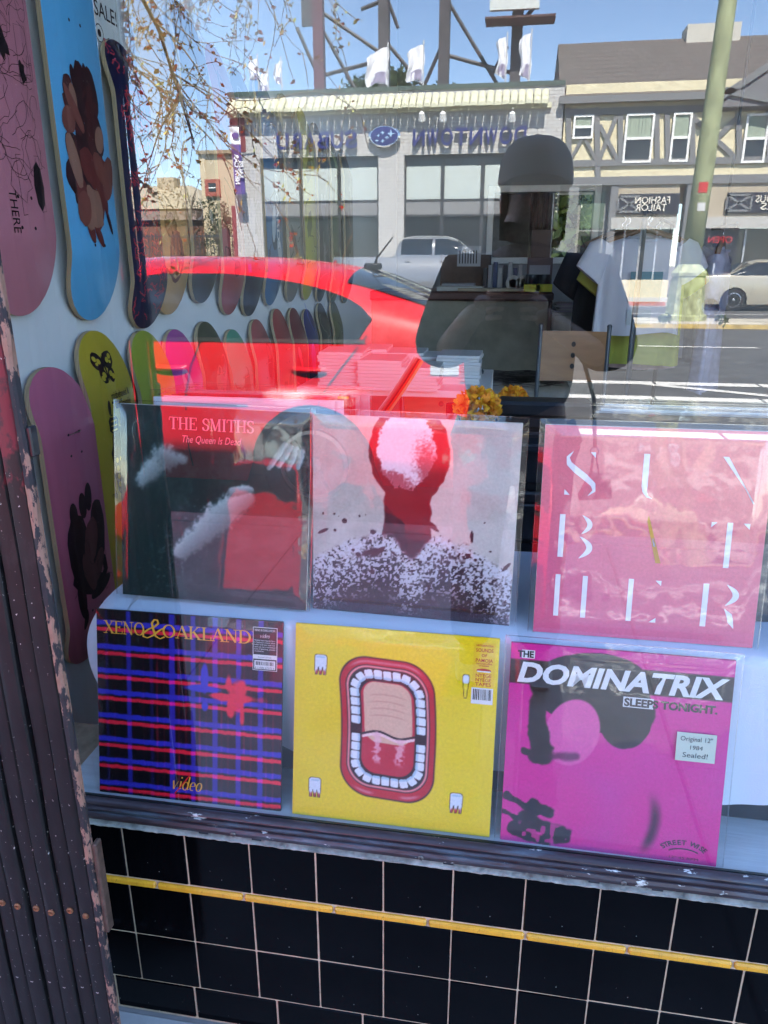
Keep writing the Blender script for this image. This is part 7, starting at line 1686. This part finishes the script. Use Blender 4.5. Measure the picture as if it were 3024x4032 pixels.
# shirts on a rail
RK = .10; RS = .97; sx_ = at(1394, 500, 3.25).x
rk = empty('clothes_rack', (sx_+.1, 3.5+RK, 0), label='metal clothes rack carrying the hanging shirts', cat='clothes rack'); rzl = at(1390, 462, 3.25).z
b = MB(); b.tube([(-.14, -.55, 0), (-.14, -.55, rzl), (.25, .85, rzl), (.25, .85, 0)], .014, 10); link('rail', b.mesh('rail', m_gsteel, 'all'), rk)
b = MB(); b.tube([(-.34, -.55, .015), (.06, -.55, .015)], .014, 8); b.tube([(.05, .85, .015), (.45, .85, .015)], .014, 8); link('foot', b.mesh('foot', m_gsteel, 'all'), rk)
m_hang = PM('hanger_wood', (.25, .14, .07), .5)
def shirt(label, x, y, rz, mat, ln, wd, seed, pr_=None):
    y += RK; ln *= RS; wd *= RS
    top = rzl-.10; s_ = empty('shirt', (x, y, top-ln), (0, 0, rz), label=label, cat='shirt', group='shirts on the clothes rack'); q = random.Random(seed); ph = [q.uniform(0, 6) for _ in range(4)]
    L_ = [(0, wd*1.02, .06), (.25, wd, .055), (.5, wd*.98, .055), (.72, wd*.97, .06), (.82, wd*.98, .055), (.9, wd*.95, .045), (.945, wd*.72, .035), (.975, wd*.48, .035), (1., wd*.34, .04)]
    b = MB(); n = 44; vs = []
    for (t, w_, d_) in L_:
        for k in range(n):
            a = 2*PI*k/n; fold = (1-t)*.022*math.sin(5*a+ph[0]+3*t)+(1-t)*.012*math.sin(11*a+ph[1]); c_ = abs(math.cos(a))**.8*(1 if math.cos(a) > 0 else -1)
            vs.append((w_*c_, d_*math.sin(a)+fold*(1 if abs(math.cos(a)) < .95 else .3), ln*t+(.008*math.sin(3*a+ph[2]) if t == 0 else 0)-(.03 if t == 1. and math.sin(a) < 0 else 0)))
    b.add(vs, [(j*n+k, j*n+(k+1) % n, (j+1)*n+(k+1) % n, (j+1)*n+k) for j in range(len(L_)-1) for k in range(n)])
    link('body', b.mesh('body', mat, 'all'), s_)
    for sg in (-1, 1):
        b = MB(); m_ = 18; P = [(Vector((sg*wd*.80, 0, ln*.90)), .05, .06), (Vector((sg*wd*.98, 0, ln*.84)), .045, .075), (Vector((sg*wd*1.14, -.005, ln*.70)), .042, .078), (Vector((sg*wd*1.24, -.01, ln*.60)), .045, .082)]; vs = []
        for i, (c_, dy_, dz_) in enumerate(P):
            ax = Vector((.62, 0, .78*sg)) if True else None
            for k in range(m_):
                a = 2*PI*k/m_; vs.append(tuple(c_+Vector((sg*.78, 0, .62)).normalized()*dz_*math.cos(a)*(.95)+Vector((0, dy_*math.sin(a), 0))))
        b.add(vs, [(j*m_+k, j*m_+(k+1) % m_, (j+1)*m_+(k+1) % m_, (j+1)*m_+k) for j in range(3) for k in range(m_)]); link('sleeve', b.mesh('sleeve', mat, 'all'), s_)
    b = MB(); b.tube([(wd*.36*math.cos(2*PI*k/24), .042*math.sin(2*PI*k/24), ln*1.0-(.03 if math.sin(2*PI*k/24) < -.1 else .0)+.004) for k in range(25)], .008, 6); link('collar', b.mesh('collar', mat, 'all'), s_)
    b = MB(); b.tube([(-wd*.8, 0, ln*.945), (-wd*.3, 0, ln*1.02), (0, 0, ln+.035), (wd*.3, 0, ln*1.02), (wd*.8, 0, ln*.945)], .014, 8); hg = link('hanger', b.mesh('hanger', m_hang, 'all'), s_)
    b = MB(); b.tube([(0, 0, ln+.035), (0, 0, ln+.07)]+[(.018*math.sin(R(g)), 0, ln+.09-.018*math.cos(R(g))) for g in range(0, 200, 25)], .003, 6); link('hook', b.mesh('hook', m_chrome, 'all'), hg)
    b = MB(); b.box(-.03, .03, .028, .034, ln-.035, ln-.01); link('neck_label', b.mesh('neck_label', ink), s_)
    if pr_:
        for (x0, x1, z0, z1, mt) in pr_:
            b = MB(); b.grid(lambda s, t: (x0+(x1-x0)*s, -.070-.015*math.cos((x0+(x1-x0)*s)*6), (z0+(z1-z0)*t)*RS), 8, 4); link('print', b.mesh('print', mt, 'all', fix=False), s_)
    return s_
m_sw = PM('white_jersey', (.66, .66, .72), .9, var=.03); m_lime = PM('lime_jersey', (.42, .44, .08), .9, var=.05); m_bk = PM('black_cotton', (.014, .013, .015), .9); m_pk2 = PM('pale_pink_jersey', (.55, .42, .46), .9); m_mar = PM('maroon_jersey', (.10, .018, .025), .9)
teal = FM((.05, .20, .25)); pale = FM((.55, .6, .62))  # teal and pale blocks: a storefront reflection painted onto the shirt
shirt('white shirt with a teal reflection painted on, front of the clothes rack', sx_, 3.16, R(6), m_sw, .50, .225, 1, [(-.07, .09, .17, .32, teal), (-.07, .05, .05, .13, pale)])
shirt('lime shirt hanging just behind the front white shirt', sx_+.03, 3.28, R(4), m_lime, .68, .235, 2)
shirt('pale pink shirt behind the lime one', sx_+.05, 3.38, R(6), m_pk2, .71, .23, 3)
shirt('black shirt sticking out at the left of the rack', sx_-.07, 3.50, R(10), m_bk, .74, .25, 4)
shirt('maroon shirt behind the black one', sx_-.03, 3.62, R(6), m_mar, .70, .24, 5)
shirt('second white shirt further back on the rack', sx_+.15, 3.74, R(2), m_sw, .70, .23, 6)
shirt('grey white shirt at the far end of the rack', sx_+.20, 3.9, R(-4), PM('grey_jersey', (.45, .45, .47), .9), .74, .27, 7)
p = at(1555, 560, 3.7); rzl = at(1545, 490, 3.7).z; shirt('pale lilac shirt hanging sideways at the right', p.x, 3.6, R(72), PM('lilac_jersey', (.45, .46, .62), .9), .8, .27, 8)
bh_ = empty('wall_hook', (p.x+.1, 3.7, rzl), label='short hanging rail for the sideways shirt', cat='rail'); b = MB(); b.tube([(-.1, -.25, .0), (-.1, .25, 0)], .01, 8); b.tube([(-.1, .0, 0), (-.1, .0, 3.2-rzl)], .008, 8); link('rail', b.mesh('rail', m_gsteel, 'all'), bh_)
# tall yard tree line closes the view behind the shop
